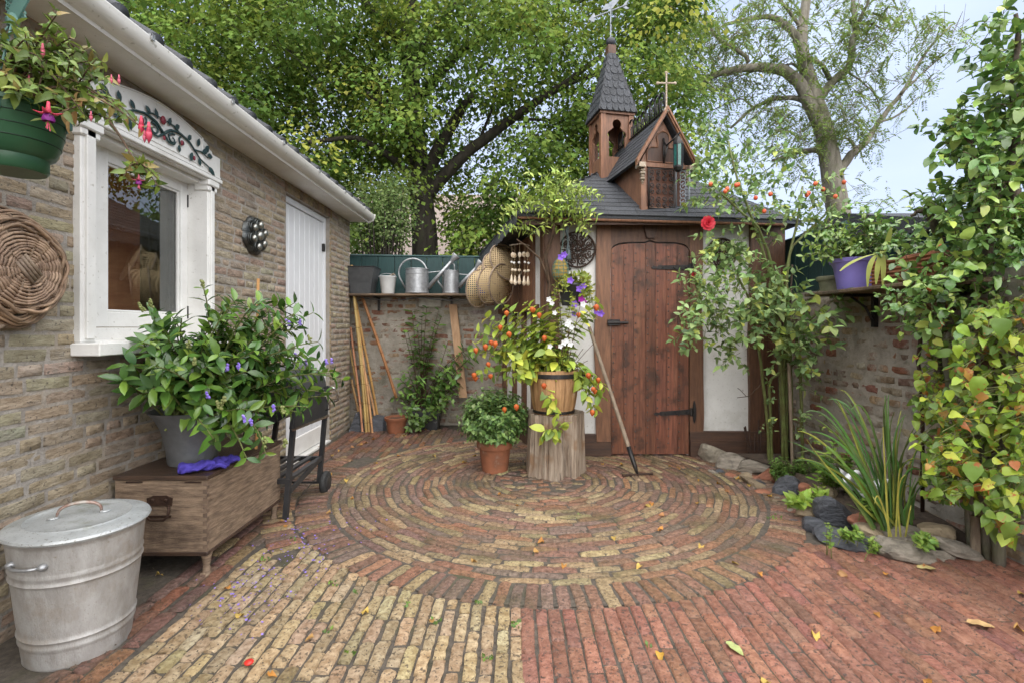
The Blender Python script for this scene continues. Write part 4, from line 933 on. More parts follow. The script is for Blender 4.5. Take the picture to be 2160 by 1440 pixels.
m = MB(); m.tube([BC + dv * .062 * math.cos(a) + np.array((0, 0, .476 + .042 * math.sin(a) ** .7)) for a in np.linspace(0, math.pi, 17)], [.005, .0065, .0075, .0065, .005], 8, flat=.8); put("handle", m, M("rust_handle", (.20, .075, .045), (.36, .33, .29), 26, .5, .2, metal=.4), lid, smooth=True)
m = MB()
for s in (-1, 1): m.lathe(BC + dv * s * .072 + np.array((0, 0, .4745)), [(.018, 0), (.016, .004), (.002, .006)], 10)
put("handle_plate", m, m_zinc_lid, lid)
ha = math.atan2(-1.80, 1.572) + .0
def binp(a, z, off): r = .155 + (.203 - .155) * (z / .44) ** .9 + off; v_ = RB @ np.array((math.cos(a) * r * 1.03, math.sin(a) * r * .95, 0)); return BC + v_ + np.array((0, 0, z))
a0 = .57 - 1.25 - .42
m = MB(); m.tube([binp(a0 + t, .375, .003 + .022 * math.sin(math.pi * (t + .26) / .52) ** .4) for t in np.linspace(-.26, .26, 13)], .005, 8); put("side_handle", m, m_zinc_can, binn, smooth=True)
m = MB()
for s in (-.3, .3): m.ball(binp(a0 + s, .375, .002), .016, 10, (1, 1, .8)); m.ball(binp(a0 + s, .375, .012), .006, 8)
put("handle_rivet", m, m_zinc_can, binn, smooth=True)

# ------------------------------------------------------------------ wooden trunk on claw feet
m_oaktail = M('end_grain', (.19, .13, .09), (.10, .07, .05), 14, .75, .4, 40, c3=(.05, .035, .026), s3=5, t3=(.55, .7))
chest = thing("wooden_chest", "weathered oak trunk with dovetailed corners and iron handle on claw feet", "trunk", (-1.62, 2.62, 0))
x0, x1, y0, y1, zc0, zc1 = -1.825, -1.402, 2.27, 2.985, .112, .455
m = MB(); m.bx((x0, y0, zc0), (x1, y1, zc1), .005); box_ = put("case", m, m_oak, chest)
m = MB(); m.bx((x0 - .004, y0 - .008, zc1), (x1 + .006, y1 + .006, .475), .004); put("lid", m, m_oakdark, chest)
m = MB(); m.bx((x0 + .004, y0 - .004, zc0 - .003), (x1 + .004, y1, zc0 + .016), .003); put("base_strip", m, m_oakdark, chest)
for xs in (x1,):                                      # dovetails at the near corner
    for k in range(9):
        z = zc0 + .03 + k * .036; m = MB(); m.prism([(xs - .018, z), (xs + .0015, z - .003), (xs + .0015, z + .019), (xs - .018, z + .016)], (0, -.001, 0), (0, y0 + .0003, 0)); o = put("dovetail", m, m_oaktail, chest)
        m = MB(); m.prism([(y0 - .001, z + .017), (y0 + .018, z + .020), (y0 + .018, z + .032), (y0 - .001, z + .035)], (.001, 0, 0), (x1 - .0003, 0, 0), (0, 1, 0)); put("dovetail", m, m_oaktail, chest)
for xx in (x0 + .055, x1 - .10):
    m = MB(); m.bx((xx, y0 - .003, zc1 - .013), (xx + .075, y0 + .001, zc1 - .006)); put("hinge_plate", m, m_rustiron, chest)
hc = np.array(((243 + 437) / 2 * 0 + (338 - VX) * y0 / F, y0, H - (1065 - VY) * y0 / F))
m = MB(); m.prism([(-.055, .0), (-.058, .035), (-.04, .04), (-.03, .046), (.03, .046), (.04, .04), (.058, .035), (.055, .0)], (0, -.006, 0), hc); m.prism([(-.05, -.055), (.05, -.055), (.052, -.045), (-.052, -.045)], (0, -.005, 0), hc)
for s in (-1, 1): m.ball(hc + (s * .03, -.008, .026), .0085, 8, (1, .6, 1))
handle = put("handle_bracket", m, m_rustiron, chest)
m = MB(); m.tube([hc + (-.045, -.008, .002), hc + (-.05, -.016, -.015), hc + (-.047, -.02, -.045), hc + (-.03, -.022, -.06), hc + (.03, -.022, -.06), hc + (.047, -.02, -.045), hc + (.05, -.016, -.015), hc + (.045, -.008, .002)], .0065, 8, flat=.7); put("handle", m, m_rustiron, chest, smooth=True)
for (fx, fy) in ((x1 - .02, y0 + .03), (x1 - .02, y1 - .04), (x0 + .05, y0 + .03), (x0 + .05, y1 - .04)):
    m = MB(); m.lathe((fx, fy, 0), [(.022, .012), (.019, .03), (.014, .05), (.018, .08), (.026, .115)], 12)
    for s in (-1, 0, 1): m.ball((fx + s * .013, fy - .018, .013), .014, 8, (.9, 1.2, .9))
    put("claw_foot", m, m_oak, chest, smooth=50)
# zinc planter on the trunk
PC = np.array((-1.615, 2.50, .475))
pl = thing("zinc_planter", "dull grey flared zinc planter on the trunk holding the large shrub", "planter", PC)
m = MB(); m.lathe(PC, [(.0, .002), (.105, .002), (.108, .01), (.112, .06), (.122, .12), (.138, .18), (.165, .235), (.190, .265), (.183, .266), (.158, .23), (.13, .17)], 32, cap=False); put("pot", m, m_zincdark, pl, smooth=50)
m = MB(); m.lathe(PC, [(.0, .20), (.148, .20)], 20, cap=False); put("soil", m, m_soil, pl)
# purple gloves
glv = thing("glove", "crumpled purple knitted glove lying on the trunk lid beside the planter", "glove", (-1.46, 2.36, .476))
def glove(c, ang, sc):
    m = MB(); c = np.array(c); dx = np.array((math.cos(ang), math.sin(ang), 0)); dy = np.array((-math.sin(ang), math.cos(ang), 0))
    n1, n2 = 26, 20; V = []
    for i in range(n1):
        t = i / (n1 - 1); w = sc * (.042 + .012 * math.sin(t * 5)); h = sc * (.022 + .008 * math.sin(t * 9 + 1))
        for j in range(n2):
            a = 2 * math.pi * j / n2; rr = 1 + .20 * math.sin(3 * a + 9 * t) + .13 * math.sin(5 * a + 17 * t) + .07 * math.sin(26 * t)
            V.append(c + dx * sc * (-.09 + .15 * t) + dy * w * math.cos(a) * rr + np.array((0, 0, max(.003, .02 * sc + h * math.sin(a) * rr))))
    m.add(V, [(i * n2 + j, i * n2 + (j + 1) % n2, (i + 1) * n2 + (j + 1) % n2, (i + 1) * n2 + j) for i in range(n1 - 1) for j in range(n2)] + [tuple((n1 - 1) * n2 + j for j in range(n2))])
    for k in range(4):
        f = c + dx * sc * .055 + dy * sc * (-.03 + .02 * k); e = f + dx * sc * (.055 + .01 * math.sin(k * 2)) + dy * sc * .01 * (k - 1.5); m.tube([f + (0, 0, .018), (f + e) / 2 + (0, 0, .026), e + (0, 0, .012)], [.013, .012, .009], 8)
    f = c + dx * .0 + dy * sc * .04; m.tube([f + (0, 0, .015), f + dx * .025 + dy * .03 + (0, 0, .02), f + dx * .05 + dy * .035 + (0, 0, .012)], [.013, .012, .009], 8)
    return m
put("glove_body", glove((-1.475, 2.345, .478), .5, .95), m_glove, glv, smooth=True); put("glove_cuff", (lambda m: (m.tube([np.array((-1.475, 2.345, .498)) + np.array((math.cos(.5), math.sin(.5), 0)) * -.085 + np.array((-math.sin(.5), math.cos(.5), 0)) * .042 * math.cos(a) + np.array((0, 0, .019 * math.sin(a))) for a in np.linspace(0, 6.283, 17)], .005, 6), m)[-1])(MB()), m_glove, glv, smooth=True)
glv2 = thing("glove", "second purple knitted glove folded behind the first on the trunk lid", "glove", (-1.44, 2.43, .476))
put("glove_body", glove((-1.44, 2.425, .478), .9, .85), m_glove, glv2, smooth=True)

# ------------------------------------------------------------------ barbecue
bbq = thing("barbecue_grill", "black wheeled barbecue with fold-down side table beside the trunk", "barbecue", (-1.5, 3.25, 0))
def leg(p, q, r=.014):
    m = MB(); p, q = np.array(p), np.array(q); d = q - p; m.prism([(-r, -r), (r, -r), (r, r), (-r, r)], d, p, (1, 0, 0), (0, 1, 0)); put("leg", m, m_blackplastic, bbq)
leg((-1.350, 2.93, 0), (-1.325, 3.02, .74)); leg((-1.345, 3.43, .08), (-1.315, 3.50, .74)); leg((-1.68, 3.02, 0), (-1.62, 3.06, .74)); leg((-1.70, 3.44, .08), (-1.62, 3.46, .74))
for xw in (-1.31, -1.74):
    m = MB(); Rw = np.array(((0, 0, 1), (0, 1, 0), (-1, 0, 0.0))); m.lathe((xw - .02, 3.45, .078), [(.05, 0), (.070, .003), (.076, .010), (.078, .02), (.076, .03), (.070, .037), (.05, .04)], 24, rot=Rw); wl_ = put("wheel", m, m_rubber, bbq, smooth=40)
    m = MB(); m.lathe((xw - .024, 3.45, .078), [(.012, 0), (.045, .002), (.05, .024), (.045, .046), (.012, .05)], 10, rot=Rw); put("hub", m, m_blackplastic, wl_)
m = MB(); m.tube([(-1.76, 3.45, .078), (-1.30, 3.45, .078)], .008, 8); put("axle", m, m_blackplastic, bbq)
for k in range(5):
    m = MB(); xx = -1.66 + k * .075; m.bx((xx, 2.95, .24), (xx + .03, 3.47, .256)); put("shelf_slat", m, m_blackplastic, bbq)
m = MB(); m.prism([(0, 0), (1, 0), (1, 1), (0, 1)], (.012, 0, 0), (-1.338, 2.96, .165), (0, .48, .075), (0, 0, .032)); m.bx((-1.68, 2.94, .225), (-1.33, 2.965, .255)); m.bx((-1.68, 3.455, .225), (-1.33, 3.48, .255)); put("shelf_rail", m, m_blackplastic, bbq)
m = MB(); n = 14
def halfcyl(mb, yA, yB, a0, a1, r, cz, cx, cap=True):
    pts = [(cx + r * math.cos(a), cz + r * .8 * math.sin(a)) for a in np.linspace(a0, a1, 14)]; mb.prism(pts, (0, yB - yA, 0), (0, yA, 0))
halfcyl(m, 3.0, 3.50, math.pi, 2 * math.pi, .20, .72, -1.53); put("fire_bowl", m, m_blackplastic, bbq, smooth=40)
m = MB(); halfcyl(m, 2.995, 3.505, 0, math.pi, .205, .735, -1.53); put("lid", m, M("black_enamel", (.03, .032, .036), (.045, .047, .05), 8, .32, .05, spec=.5), bbq, smooth=40)
m = MB(); q = [np.array(p) for p in ((-1.322, 2.965, .545), (-1.312, 3.50, .535), (-1.306, 3.515, .72), (-1.316, 3.0, .735))]
m.add(q + [p - (.02, 0, 0) for p in q], [(0, 1, 2, 3), (7, 6, 5, 4), (0, 4, 5, 1), (1, 5, 6, 2), (2, 6, 7, 3), (3, 7, 4, 0)]); tbl = put("side_table", m, m_blackplastic, bbq)
m = MB(); m.bx((-1.318, 3.08, .62), (-1.303, 3.095, .70)); m.bx((-1.315, 3.10, .700), (-1.302, 3.38, .706)); put("table_rib", m, m_blackplastic, tbl)
m = MB(); m.tube([(-1.322, 2.97, .541), (-1.310, 3.50, .531)], .010, 6); put("table_edge", m, m_chrome, tbl)
for (ya_, za_) in ((3.36, .665), (3.52, .70)):
    m = MB(); m.tube([(-1.30, ya_, za_ + .03), (-1.275, ya_ + .01, za_ + .02), (-1.262, ya_ + .04, za_ - .04), (-1.27, ya_ + .07, za_ - .075), (-1.30, ya_ + .07, za_ - .085)], .006, 8); put("hook", m, m_chrome, bbq, smooth=True)

# ------------------------------------------------------------------ wicker basket on the wall
WC = np.array((-1.85, 1.80, 1.36)); bk = thing("wicker_basket", "round wicker basket hung on the brick wall with its base outward", "basket", WC)
def wk(r, a, off): return WC + np.array((off, r * math.cos(a), r * math.sin(a)))
ri = 0
for i, r in enumerate(np.linspace(.035, .150, 11)):
    npts = max(28, int(r * 520)); k = 10 if r < .08 else 16; m = MB()
    for ph in (0, 1):
        m.tube([wk(r + .003 * math.sin(a * 3 + i), a, .085 + .0055 * math.sin(a * k / 2 + math.pi * (i + ph)) - (.012 if i > 8 else 0)) for a in np.linspace(0, 2 * math.pi, npts)], .0052, 6, False)
    o = put("weaver", m, m_wicker, bk, smooth=True); s = U(.8, 1.3); o.color = (s * 1.1, s, s * .95, 1)
for i in range(16):
    a = i * math.pi / 8 + .1; m = MB(); m.tube([wk(.02, a, .086), wk(.08, a, .088), wk(.15, a, .078), wk(.19, a, .045), wk(.20, a, .012)], .0045, 6); o = put("stake", m, m_wicker, bk, smooth=True); o.color = (.8, .75, .7, 1)
for k in range(4):
    m = MB(); s_ = -.022 + k * .0145; m.tube([WC + np.array((.094, s_ * .7 - .03, s_ * .7 + .035)), WC + np.array((.097, s_ * .7 + .03, s_ * .7 - .035))], .006, 6); put("stake", m, m_wicker, bk, smooth=True)
for i in range(14):
    m = MB(); r = .150 + .062 * (i / 13) ** .8; off = .085 - .075 * (i / 13) ** 1.2; ph = U(0, 6.28)
    m.tube([wk(r + .006 * math.sin(a * 5 + ph) + .004 * math.sin(a * 9 + ph), a, off + .008 * math.sin(a * 5 + ph + 1.5)) for a in np.linspace(0, 2 * math.pi, 90)], .0058, 6, False)
    o = put("weaver", m, m_wicker, bk, smooth=True); s = U(.65, 1.25); o.color = (s * 1.12, s, s * .9, 1)
m = MB(); m.tube([wk(.205, a, .02) for a in np.linspace(4.2, 5.0, 12)], .012, 6); m.tube([wk(.205 + .02 * math.sin((a - 4.2) * 8), a, .03) for a in np.linspace(4.3, 4.9, 12)], .007, 6); put("loop", m, m_wicker, bk, smooth=True)

# shell-shaped knob ornament on the wall
OC = np.array((-1.85, 3.53, 1.795)); orn = thing("wall_ornament", "dark pewter wall ornament with round silver knobs between window and door", "wall ornament", OC)
m = MB(); Rx = np.array(((0, 0, 1), (1, 0, 0), (0, 1, 0.0))); n = 72; pr = []
V = []
for q, (rr, zz) in enumerate(((.0, .035), (.06, .036), (.10, .03), (.125, .018), (.135, .0))):
    for j in range(n):
        a = 2 * math.pi * j / n; s_ = 1 + (.06 * abs(math.sin(a * 4)) - .03) * min(1, q / 2); V.append(Rx @ np.array((rr * s_ * math.cos(a) * 1.08, rr * s_ * math.sin(a), zz)) + OC)
m.add(V, [(i * n + j, i * n + (j + 1) % n, (i + 1) * n + (j + 1) % n, (i + 1) * n + j) for i in range(4) for j in range(n)]); put("disc", m, m_pewter, orn, smooth=True)
def knob(u, w, r):
    c = OC + np.array((.034, u, w)); m = MB(); m.ball(c + (.012, 0, 0), r, 12, (.8, 1, 1)); put("knob", m, m_pewter_knob, orn, smooth=True)
    m = MB(); m.tube([c + np.array((0, r * 1.35 * math.cos(a), r * 1.35 * math.sin(a))) for a in np.linspace(0, 6.283, 25)], r * .28, 6, False); m.tube([c + np.array((-.008, r * 1.75 * math.cos(a), r * 1.75 * math.sin(a))) for a in np.linspace(0, 6.283, 25)], r * .2, 6, False); put("knob_ring", m, m_pewter, orn, smooth=True)
knob(0, 0, .034)
for i in range(6): knob(.082 * math.cos(i * math.pi / 3 + .4), .078 * math.sin(i * math.pi / 3 + .4), .026)

# ------------------------------------------------------------------ hanging basket
HC = np.array((-1.562, 1.55, 0)); hb = thing("hanging_basket", "green plastic hanging basket with a fuchsia below the eave", "hanging basket", HC + (0, 0, 1.63))
m = MB(); m.lathe(HC, [(0.0000, 1.632), (0.0791, 1.632), (0.0856, 1.640), (0.0856, 1.675), (0.1004, 1.685), (0.1135, 1.72), (0.1139, 1.721), (0.1209, 1.755), (0.1214, 1.756), (0.1265, 1.79), (0.1269, 1.791), (0.1293, 1.815), (0.1358, 1.817), (0.1367, 1.83), (0.1302, 1.833), (0.1246, 1.82)], 48, cap=False); put("pot", m, m_greenplastic, hb, smooth=40)
m = MB()
for zz, rr in ((1.72, .113), (1.755, .1205), (1.79, .126)): m.tube([HC + np.array((rr * math.cos(a), rr * math.sin(a), zz)) for a in np.linspace(0, 6.2832, 49)], .0022, 5, False)
put("groove", m, M("green_plastic_dark", (.010, .03, .016), None, rough=.5), hb, smooth=True)
m = MB(); m.lathe(HC, [(0, 1.80), (.124, 1.80)], 24, cap=False); put("soil", m, m_soil, hb)
ap = HC + np.array((.0, 0, 2.105))
for i in range(4):
    a = i * math.pi / 2 + .5; e_ = HC + np.array((.130 * math.cos(a), .130 * math.sin(a), 1.825)); m = MB(); m.tube([e_ - (0, 0, .05), e_, e_ * .3 + ap * .7, ap], .0035, 6); m.box(e_ - (0, 0, .015), (.022, .022, .05), None, .004); put("hanger_cord", m, m_teal, hb, smooth=30)
m = MB(); m.lathe(ap, [(.014, -.02), (.018, 0), (.008, .02)], 8)
for k in range(3): m.tube([ap + np.array((.03 * math.sin(t * 6 + k), .01, .01 + .07 * t)) for t in np.linspace(0, 1, 14)], .0035, 5)
m.prism([(-.02, .02), (.012, .0), (.05, .07), (.06, .12), (.03, .12)], (0, .006, 0), ap); put("hanger_hook", m, m_teal, hb, smooth=30)
hk = thing("wall_hook", "black iron scroll hook on the wall above the hanging basket", "hook", (-1.84, 1.5, 2.15))
m = MB(); m.tube([(-1.848, 1.52, 2.0), (-1.845, 1.52, 2.20)], .008, 6); m.tube([(-1.845, 1.52, 2.19), (-1.7, 1.53, 2.235), (-1.58, 1.545, 2.235), (-1.52, 1.55, 2.22)], .008, 6); m.tube([(-1.845, 1.52, 2.05), (-1.78, 1.52, 2.10), (-1.72, 1.53, 2.17), (-1.70, 1.53, 2.225)], .007, 6); put("arm", m, m_iron, hk, smooth=True)
m = MB(); m.tube([np.array((-1.60 + .03 * math.cos(t) * (1 - t * .09), 1.545, 2.20 + .03 * math.sin(t) * (1 - t * .09))) for t in np.linspace(1.5, 8.5, 26)], .006, 6); put("scroll", m, m_iron, hk, smooth=True)

# ------------------------------------------------------------------ things on the back shelf
ZS = 1.5245; YS = 5.68
def px(x): return (x - VX) * YS / F
q = thing("planter_box", "dark flared planter at the house end of the shelf", "planter", (px(768), YS, ZS))
m = MB(); cx = px(766); V = []
for (w, d_, z) in ((.11, .10, 0), (.125, .11, .12), (.165, .14, .30)): V += [(cx - w, YS - d_, ZS + z), (cx + w, YS - d_, ZS + z), (cx + w, YS + d_, ZS + z), (cx - w, YS + d_, ZS + z)]
m.add(V, [(4 * i + j, 4 * i + (j + 1) % 4, 4 * i + 4 + (j + 1) % 4, 4 * i + 4 + j) for i in range(2) for j in range(4)] + [(3, 2, 1, 0), (8, 9, 10, 11)]); put("box", m, M("lead_grey", (.075, .078, .08), (.05, .052, .055), 9, .6, .2), q)
m = MB(); m.bx((cx - .17, YS - .145, ZS + .295), (cx + .17, YS + .145, ZS + .305), .003); put("rim", m, m_blackplastic, q)
q = thing("bucket", "small white enamel bucket on the back shelf", "bucket", (px(818), YS, ZS)); c0 = np.array((px(818), YS, ZS))
m = MB(); m.lathe(c0, [(0, .003), (.068, .003), (.072, .01), (.095, .19), (.101, .195), (.098, .20), (.088, .19)], 24, cap=False); put("pail", m, m_enamel, q, smooth=50)
m = MB(); m.tube([c0 + np.array((.1 * math.cos(a), -.03, .19 + .04 * math.sin(a))) for a in np.linspace(0, math.pi, 16)], .004, 6); put("handle", m, m_zinc_can, q, smooth=True)
m = MB()
for k in range(5): m.tube([c0 + (U(-.05, .03), U(-.03, .03), .17), c0 + (U(-.02, .13), U(-.05, .0), U(.20, .25))], .008, 6)
put("sticks", m, m_stick, q)
def can(label, xc, rb, hb_, spout, hand, loop):
    c0 = np.array((px(xc), YS, ZS)); q = thing("watering_can", label, "watering can", c0)
    m = MB(); pr = [(0, .003), (rb * .98, .003), (rb * 1.03, .008), (rb * 1.03, .02), (rb * .99, .024)]
    pr += [(rb * .97, hb_ * .78), (rb * 1.0, hb_ * .79), (rb * .97, hb_ * .80), (rb * .97, hb_ * .97), (rb * 1.02, hb_ * .985), (rb * 1.0, hb_), (rb * .9, hb_ * .99), (0, hb_ * .985)]
    m.lathe(c0, pr, 30, cap=False); put("body", m, m_zinc_can, q, smooth=40)
    s0 = c0 + (rb * .95, -.01, hb_ * spout[2]); s1 = c0 + np.array((spout[0], -.03, spout[1])); m = MB(); m.tube([s0, (s0 + s1) / 2, s1], [.028, .022, .017], 12); sp_ = put("spout", m, m_zinc_can, q, smooth=True)
    d_ = nrmz(s1 - s0); m = MB(); m.tube([s1 - d_ * .01, s1 + d_ * .03, s1 + d_ * .075, s1 + d_ * .085], [.018, .032, .05, .048], 16); put("rose", m, m_zinc_can, sp_, smooth=40)
    m = MB(); m.tube([c0 + (rb * .9, 0, hb_ * .86), s0 + (s1 - s0) * .62], .006, 6); put("brace", m, m_zinc_can, q)
    m = MB(); m.tube([c0 + np.array(h) for h in hand], .010, 8); put("handle", m, m_zinc_can, q, smooth=True)
    if loop: m = MB(); m.tube([c0 + np.array(h) for h in loop], .009, 8); put("top_loop", m, m_zinc_can, q, smooth=True)
can("large galvanised watering can with a round hoop handle on the shelf", 880, .133, .285, (.40, .375, .25), [(.125, 0, .27)] + [(-.05 + .16 * math.cos(a), 0, .245 + .16 * math.sin(a)) for a in np.linspace(.25, 3.5, 18)] + [(-.13, 0, .06)], None)
can("small galvanised watering can with an upright loop beside the larger one", 952, .090, .265, (.29, .30, .30), [(-.085, 0, .20), (-.125, 0, .23), (-.16, 0, .21), (-.15, 0, .14), (-.085, 0, .06)], [(-.03, 0, .26), (-.028, 0, .33), (-.01, 0, .35), (.02, 0, .35), (.035, 0, .33), (.037, 0, .26)])
q = thing("flower_pot", "blue glazed pot with clay rim at the end of the shelf beside the net", "flower pot", (px(1020), YS, ZS)); c0 = np.array((px(1020), YS, ZS))
m = MB(); m.lathe(c0, [(0, .003), (.06, .003), (.095, .13)], 20, cap=False); put("pot", m, m_bluepot, q, smooth=50); m = MB(); m.lathe(c0, [(.094, .13), (.10, .135), (.098, .145), (.085, .142)], 20, cap=False); put("rim", m, m_terra, q, smooth=50)

# bamboo canes in the corner
def cane(label, p, q_, r, cl, mat=m_bamboo, group=None):
    p, q_ = np.array(p), np.array(q_); o = thing("bamboo_cane" if mat is m_bamboo else "wooden_pole", label, "cane" if mat is m_bamboo else "pole", p, group)
    m = MB(); k = 22; P_ = [p + (q_ - p) * t + np.array((.006 * math.sin(t * 5), 0, 0)) for t in np.linspace(0, 1, k)]; m.tube(P_, r, 8); s = put("stalk", m, mat, o, smooth=40); s.color = (*cl, 1)
    if mat is m_bamboo:
        m = MB(); L_ = np.linalg.norm(q_ - p); d_ = (q_ - p) / L_
        for t in np.arange(.12, L_, .21): c_ = p + (q_ - p) * (t / L_) + np.array((.006 * math.sin(t / L_ * 5), 0, 0)); m.tube([c_ - d_ * .004, c_, c_ + d_ * .004], [r, r * 1.3, r], 8)
        s = put("nodes", m, mat, o, smooth=True); s.color = (cl[0] * .6, cl[1] * .55, cl[2] * .5, 1)
cn = [(773, 915, 742, 560), (779, 914, 748, 610), (786, 916, 752, 650), (765, 914, 741, 690), (770, 912, 739, 735), (797, 908, 756, 720), (788, 905, 760, 770), (762, 908, 743, 800), (800, 900, 752, 640)]
for i, (xa_, ya_, xb_, yb_) in enumerate(cn): cane("yellow bamboo cane in the bundle leaning at the house corner", G(xa_, ya_), W(xb_, yb_, 5.68), U(.011, .015), (U(.85, 1.15), U(.85, 1.1), U(.8, 1.1)), group="bamboo canes leaning at the house corner")
cane("long brown pole leaning across the corner from fence to terracotta pot", W(836, 838, 5.70), W(742, 560, 5.74), .017, (.8, .6, .5))
pk = thing("wooden_plank", "raw sawn plank leaning upright against the old wall", "plank", W(978, 838, 5.7)); m = MB(); a_, b_ = W(977, 838, 5.68), W(955, 642, 5.80); m.prism([(-.045, 0), (.045, 0), (.045, .03), (-.045, .03)], b_ - a_, a_, (1, 0, 0), (0, 1, 0)); put("board", m, m_freshwood, pk)
for i, (x_, y_, ww, hh) in enumerate(((752, 914, .10, .20), (790, 914, .09, .17), (768, 900, .12, .30))):
    p = G(x_, y_); q = thing("slate_slab", ("dark slate slab leaning in the corner behind the canes", "dark slate slab lying low beside the terracotta pot", "tall dark slab of slate behind the bamboo canes")[i], "slab", p); m = MB(); m.prism([(-ww, 0), (ww, 0), (ww * .7, hh), (-ww * .4, hh * 1.1)], (.02, .05, .01), p + (0, .02, 0), (1, .05, 0), (0, .35, .94)); put("stone", m, m_slatestone, q)
def pot(name, label, c, rb, rt, h, mat=m_terra, rimh=.035, cat="flower pot"):
    c = np.array(c, float); q = thing(name, label, cat, c); m = MB(); m.lathe(c, [(0, .002), (rb, .002), (rb * 1.02, .01), (rt * .95, h - rimh), (rt * .955, h - rimh + .001)], 28, cap=False); put("pot", m, mat, q, smooth=50)
    m = MB(); m.lathe(c, [(rt * .94, h - rimh), (rt * 1.05, h - rimh), (rt * 1.08, h - rimh + .005), (rt * 1.10, h - .003), (rt * 1.07, h), (rt * .97, h), (rt * .95, h - rimh)], 28, cap=False); put("rim", m, mat, q, smooth=40)
    m = MB(); m.lathe(c, [(0, h - .025), (rt * .96, h - .025)], 20, cap=False); put("soil", m, m_soil, q); return q
pot("flower_pot", "terracotta pot at the foot of the brown pole by the old wall", G(836, 914), .085, .115, .185)
bp = thing("planter_box", "black plastic planter with limescale streaks by the old wall", "planter", G(902, 912)); c0 = G(902, 906); m = MB(); V = []
for (w, d_, z) in ((.118, .10, 0), (.13, .11, .17), (.145, .125, .175), (.147, .127, .23)): V += [c0 + (-w, -d_, z), c0 + (w, -d_, z), c0 + (w, d_, z), c0 + (-w, d_, z)]
m.add(V, [(4 * i + j, 4 * i + (j + 1) % 4, 4 * i + 4 + (j + 1) % 4, 4 * i + 4 + j) for i in range(3) for j in range(4)] + [(3, 2, 1, 0)]); put("box", m, M("streaked_plastic", (.02, .021, .023), (.04, .04, .042), 9, .45, .1, c3=(.30, .31, .32), s3=9, t3=(.60, .74)), bp); m = MB(); m.bx(c0 + (-.14, -.12, .19), c0 + (.14, .12, .205)); put("soil", m, m_soil, bp)

# ------------------------------------------------------------------ stump, tub, terracotta pot, rake
SC = np.array((.316, 3.90, 0)); stump = thing("tree_stump", "bleached tree stump with a hollow side standing on the brick circle", "stump", SC)
m = MB(); n = 110; V = []; zs = np.linspace(0, .49, 12)
def srad(a, t): return .215 * (1 + .022 * math.sin(19 * a + 3 * t) + .018 * math.sin(31 * a + 1) + .05 * math.sin(3 * a + .7) + .03 * math.sin(7 * a + 1) + .07 * (1 - t) ** 3 * (1 + math.sin(4 * a))) - .10 * math.exp(-((a - 5.15) / .17) ** 2) * (1 - .75 * t) - .012 * math.exp(-((a - 4.4) / .06) ** 2)
for z in zs:
    for j in range(n): a = 2 * math.pi * j / n; r = srad(a, z / .49); V.append(SC + np.array((r * math.cos(a), r * math.sin(a), z)))
V.append(SC + np.array((0, 0, .487))); m.add(V, [(i * n + j, i * n + (j + 1) % n, (i + 1) * n + (j + 1) % n, (i + 1) * n + j) for i in range(11) for j in range(n)] + [((11 * n) + j, 11 * n + (j + 1) % n, 12 * n) for j in range(n)])
put("trunk", m, m_logwood, stump, smooth=60)
TC = np.array((.305, 3.86, .49)); tub = thing("wooden_tub", "wooden stave tub with iron band on the stump, planted with lantern flowers", "tub", TC)
def trr(t): return .150 + .035 * t + .014 * math.sin(math.pi * t)
for i in range(16):
    m = MB(); V = []; a0_, a1_ = 2 * math.pi * i / 16 + .008, 2 * math.pi * (i + 1) / 16 - .008; zz = np.linspace(0, 1, 6); top = .335 + U(-.006, .004)
    for t in zz:
        for a in (a0_, (a0_ + a1_) / 2, a1_):
            for ro in (0, -.022): r = trr(t) + ro + (.003 if a not in (a0_, a1_) else 0); V.append(TC + np.array((r * math.cos(a), r * math.sin(a), t * top)))
    f = []
    for k in range(5):
        for j in range(2): b0 = k * 6 + j * 2; f += [(b0, b0 + 2, b0 + 8, b0 + 6), (b0 + 1, b0 + 7, b0 + 9, b0 + 3)]
    f += [(30, 32, 33, 31), (32, 34, 35, 33)]; m.add(V, f); o = put("stave", m, m_tub, tub); s = U(.8, 1.15); o.color = (s, s, s, 1)
for (t, w) in ((.88, .016), (.06, .010)):
    m = MB(); m.lathe(TC, [(trr(t) + .004, t * .335 - w), (trr(t) + .008, t * .335 - w), (trr(t) + .008, t * .335 + w), (trr(t) + .004, t * .335 + w)], 40, cap=False); put("iron_band", m, m_iron, tub, smooth=40)
m = MB(); m.tube([TC + np.array((trr(.88) + .005, -.05, .295)), TC + np.array((trr(.88) + .06, -.06, .295)), TC + np.array((trr(.88) + .075, -.045, .295)), TC + np.array((trr(.88) + .05, -.02, .295)), TC + np.array((trr(.88) + .0, -.01, .295))], .009, 8); put("ring_handle", m, m_iron, tub, smooth=True)
m = MB(); m.lathe(TC, [(0, .29), (.17, .29)], 24, cap=False); put("soil", m, m_soil, tub)
PT = G(1043, 1003); PT = PT + np.array((0, .085, 0)); herb_pot = pot("flower_pot", "terracotta pot with the round bushy herb beside the stump", PT, .098, .132, .265, rimh=.062)
rk = thing("garden_rake", "old rake with long worn handle leaning in front of the shed door", "rake", G(1350, 1012)); ra, rb_ = G(1345, 1008) + (0, 0, .03), W(1243, 690, 4.28)
m = MB(); mid = [ra + (rb_ - ra) * t for t in np.linspace(.13, 1, 12)]; m.tube(mid, [.017, .016, .015], 10); put("handle", m, m_stick, rk, smooth=True)
m = MB(); m.tube([ra, ra + (rb_ - ra) * .06, ra + (rb_ - ra) * .17], [.010, .017, .019], 10); put("socket", m, m_iron, rk, smooth=True)
hd = nrmz(np.array((1, .20, 0))); m = MB(); h0 = ra + (0, 0, .0); m.tube([h0 - hd * .125, h0 + hd * .125], .009, 6); rkh = put("head", m, m_rustiron, rk)
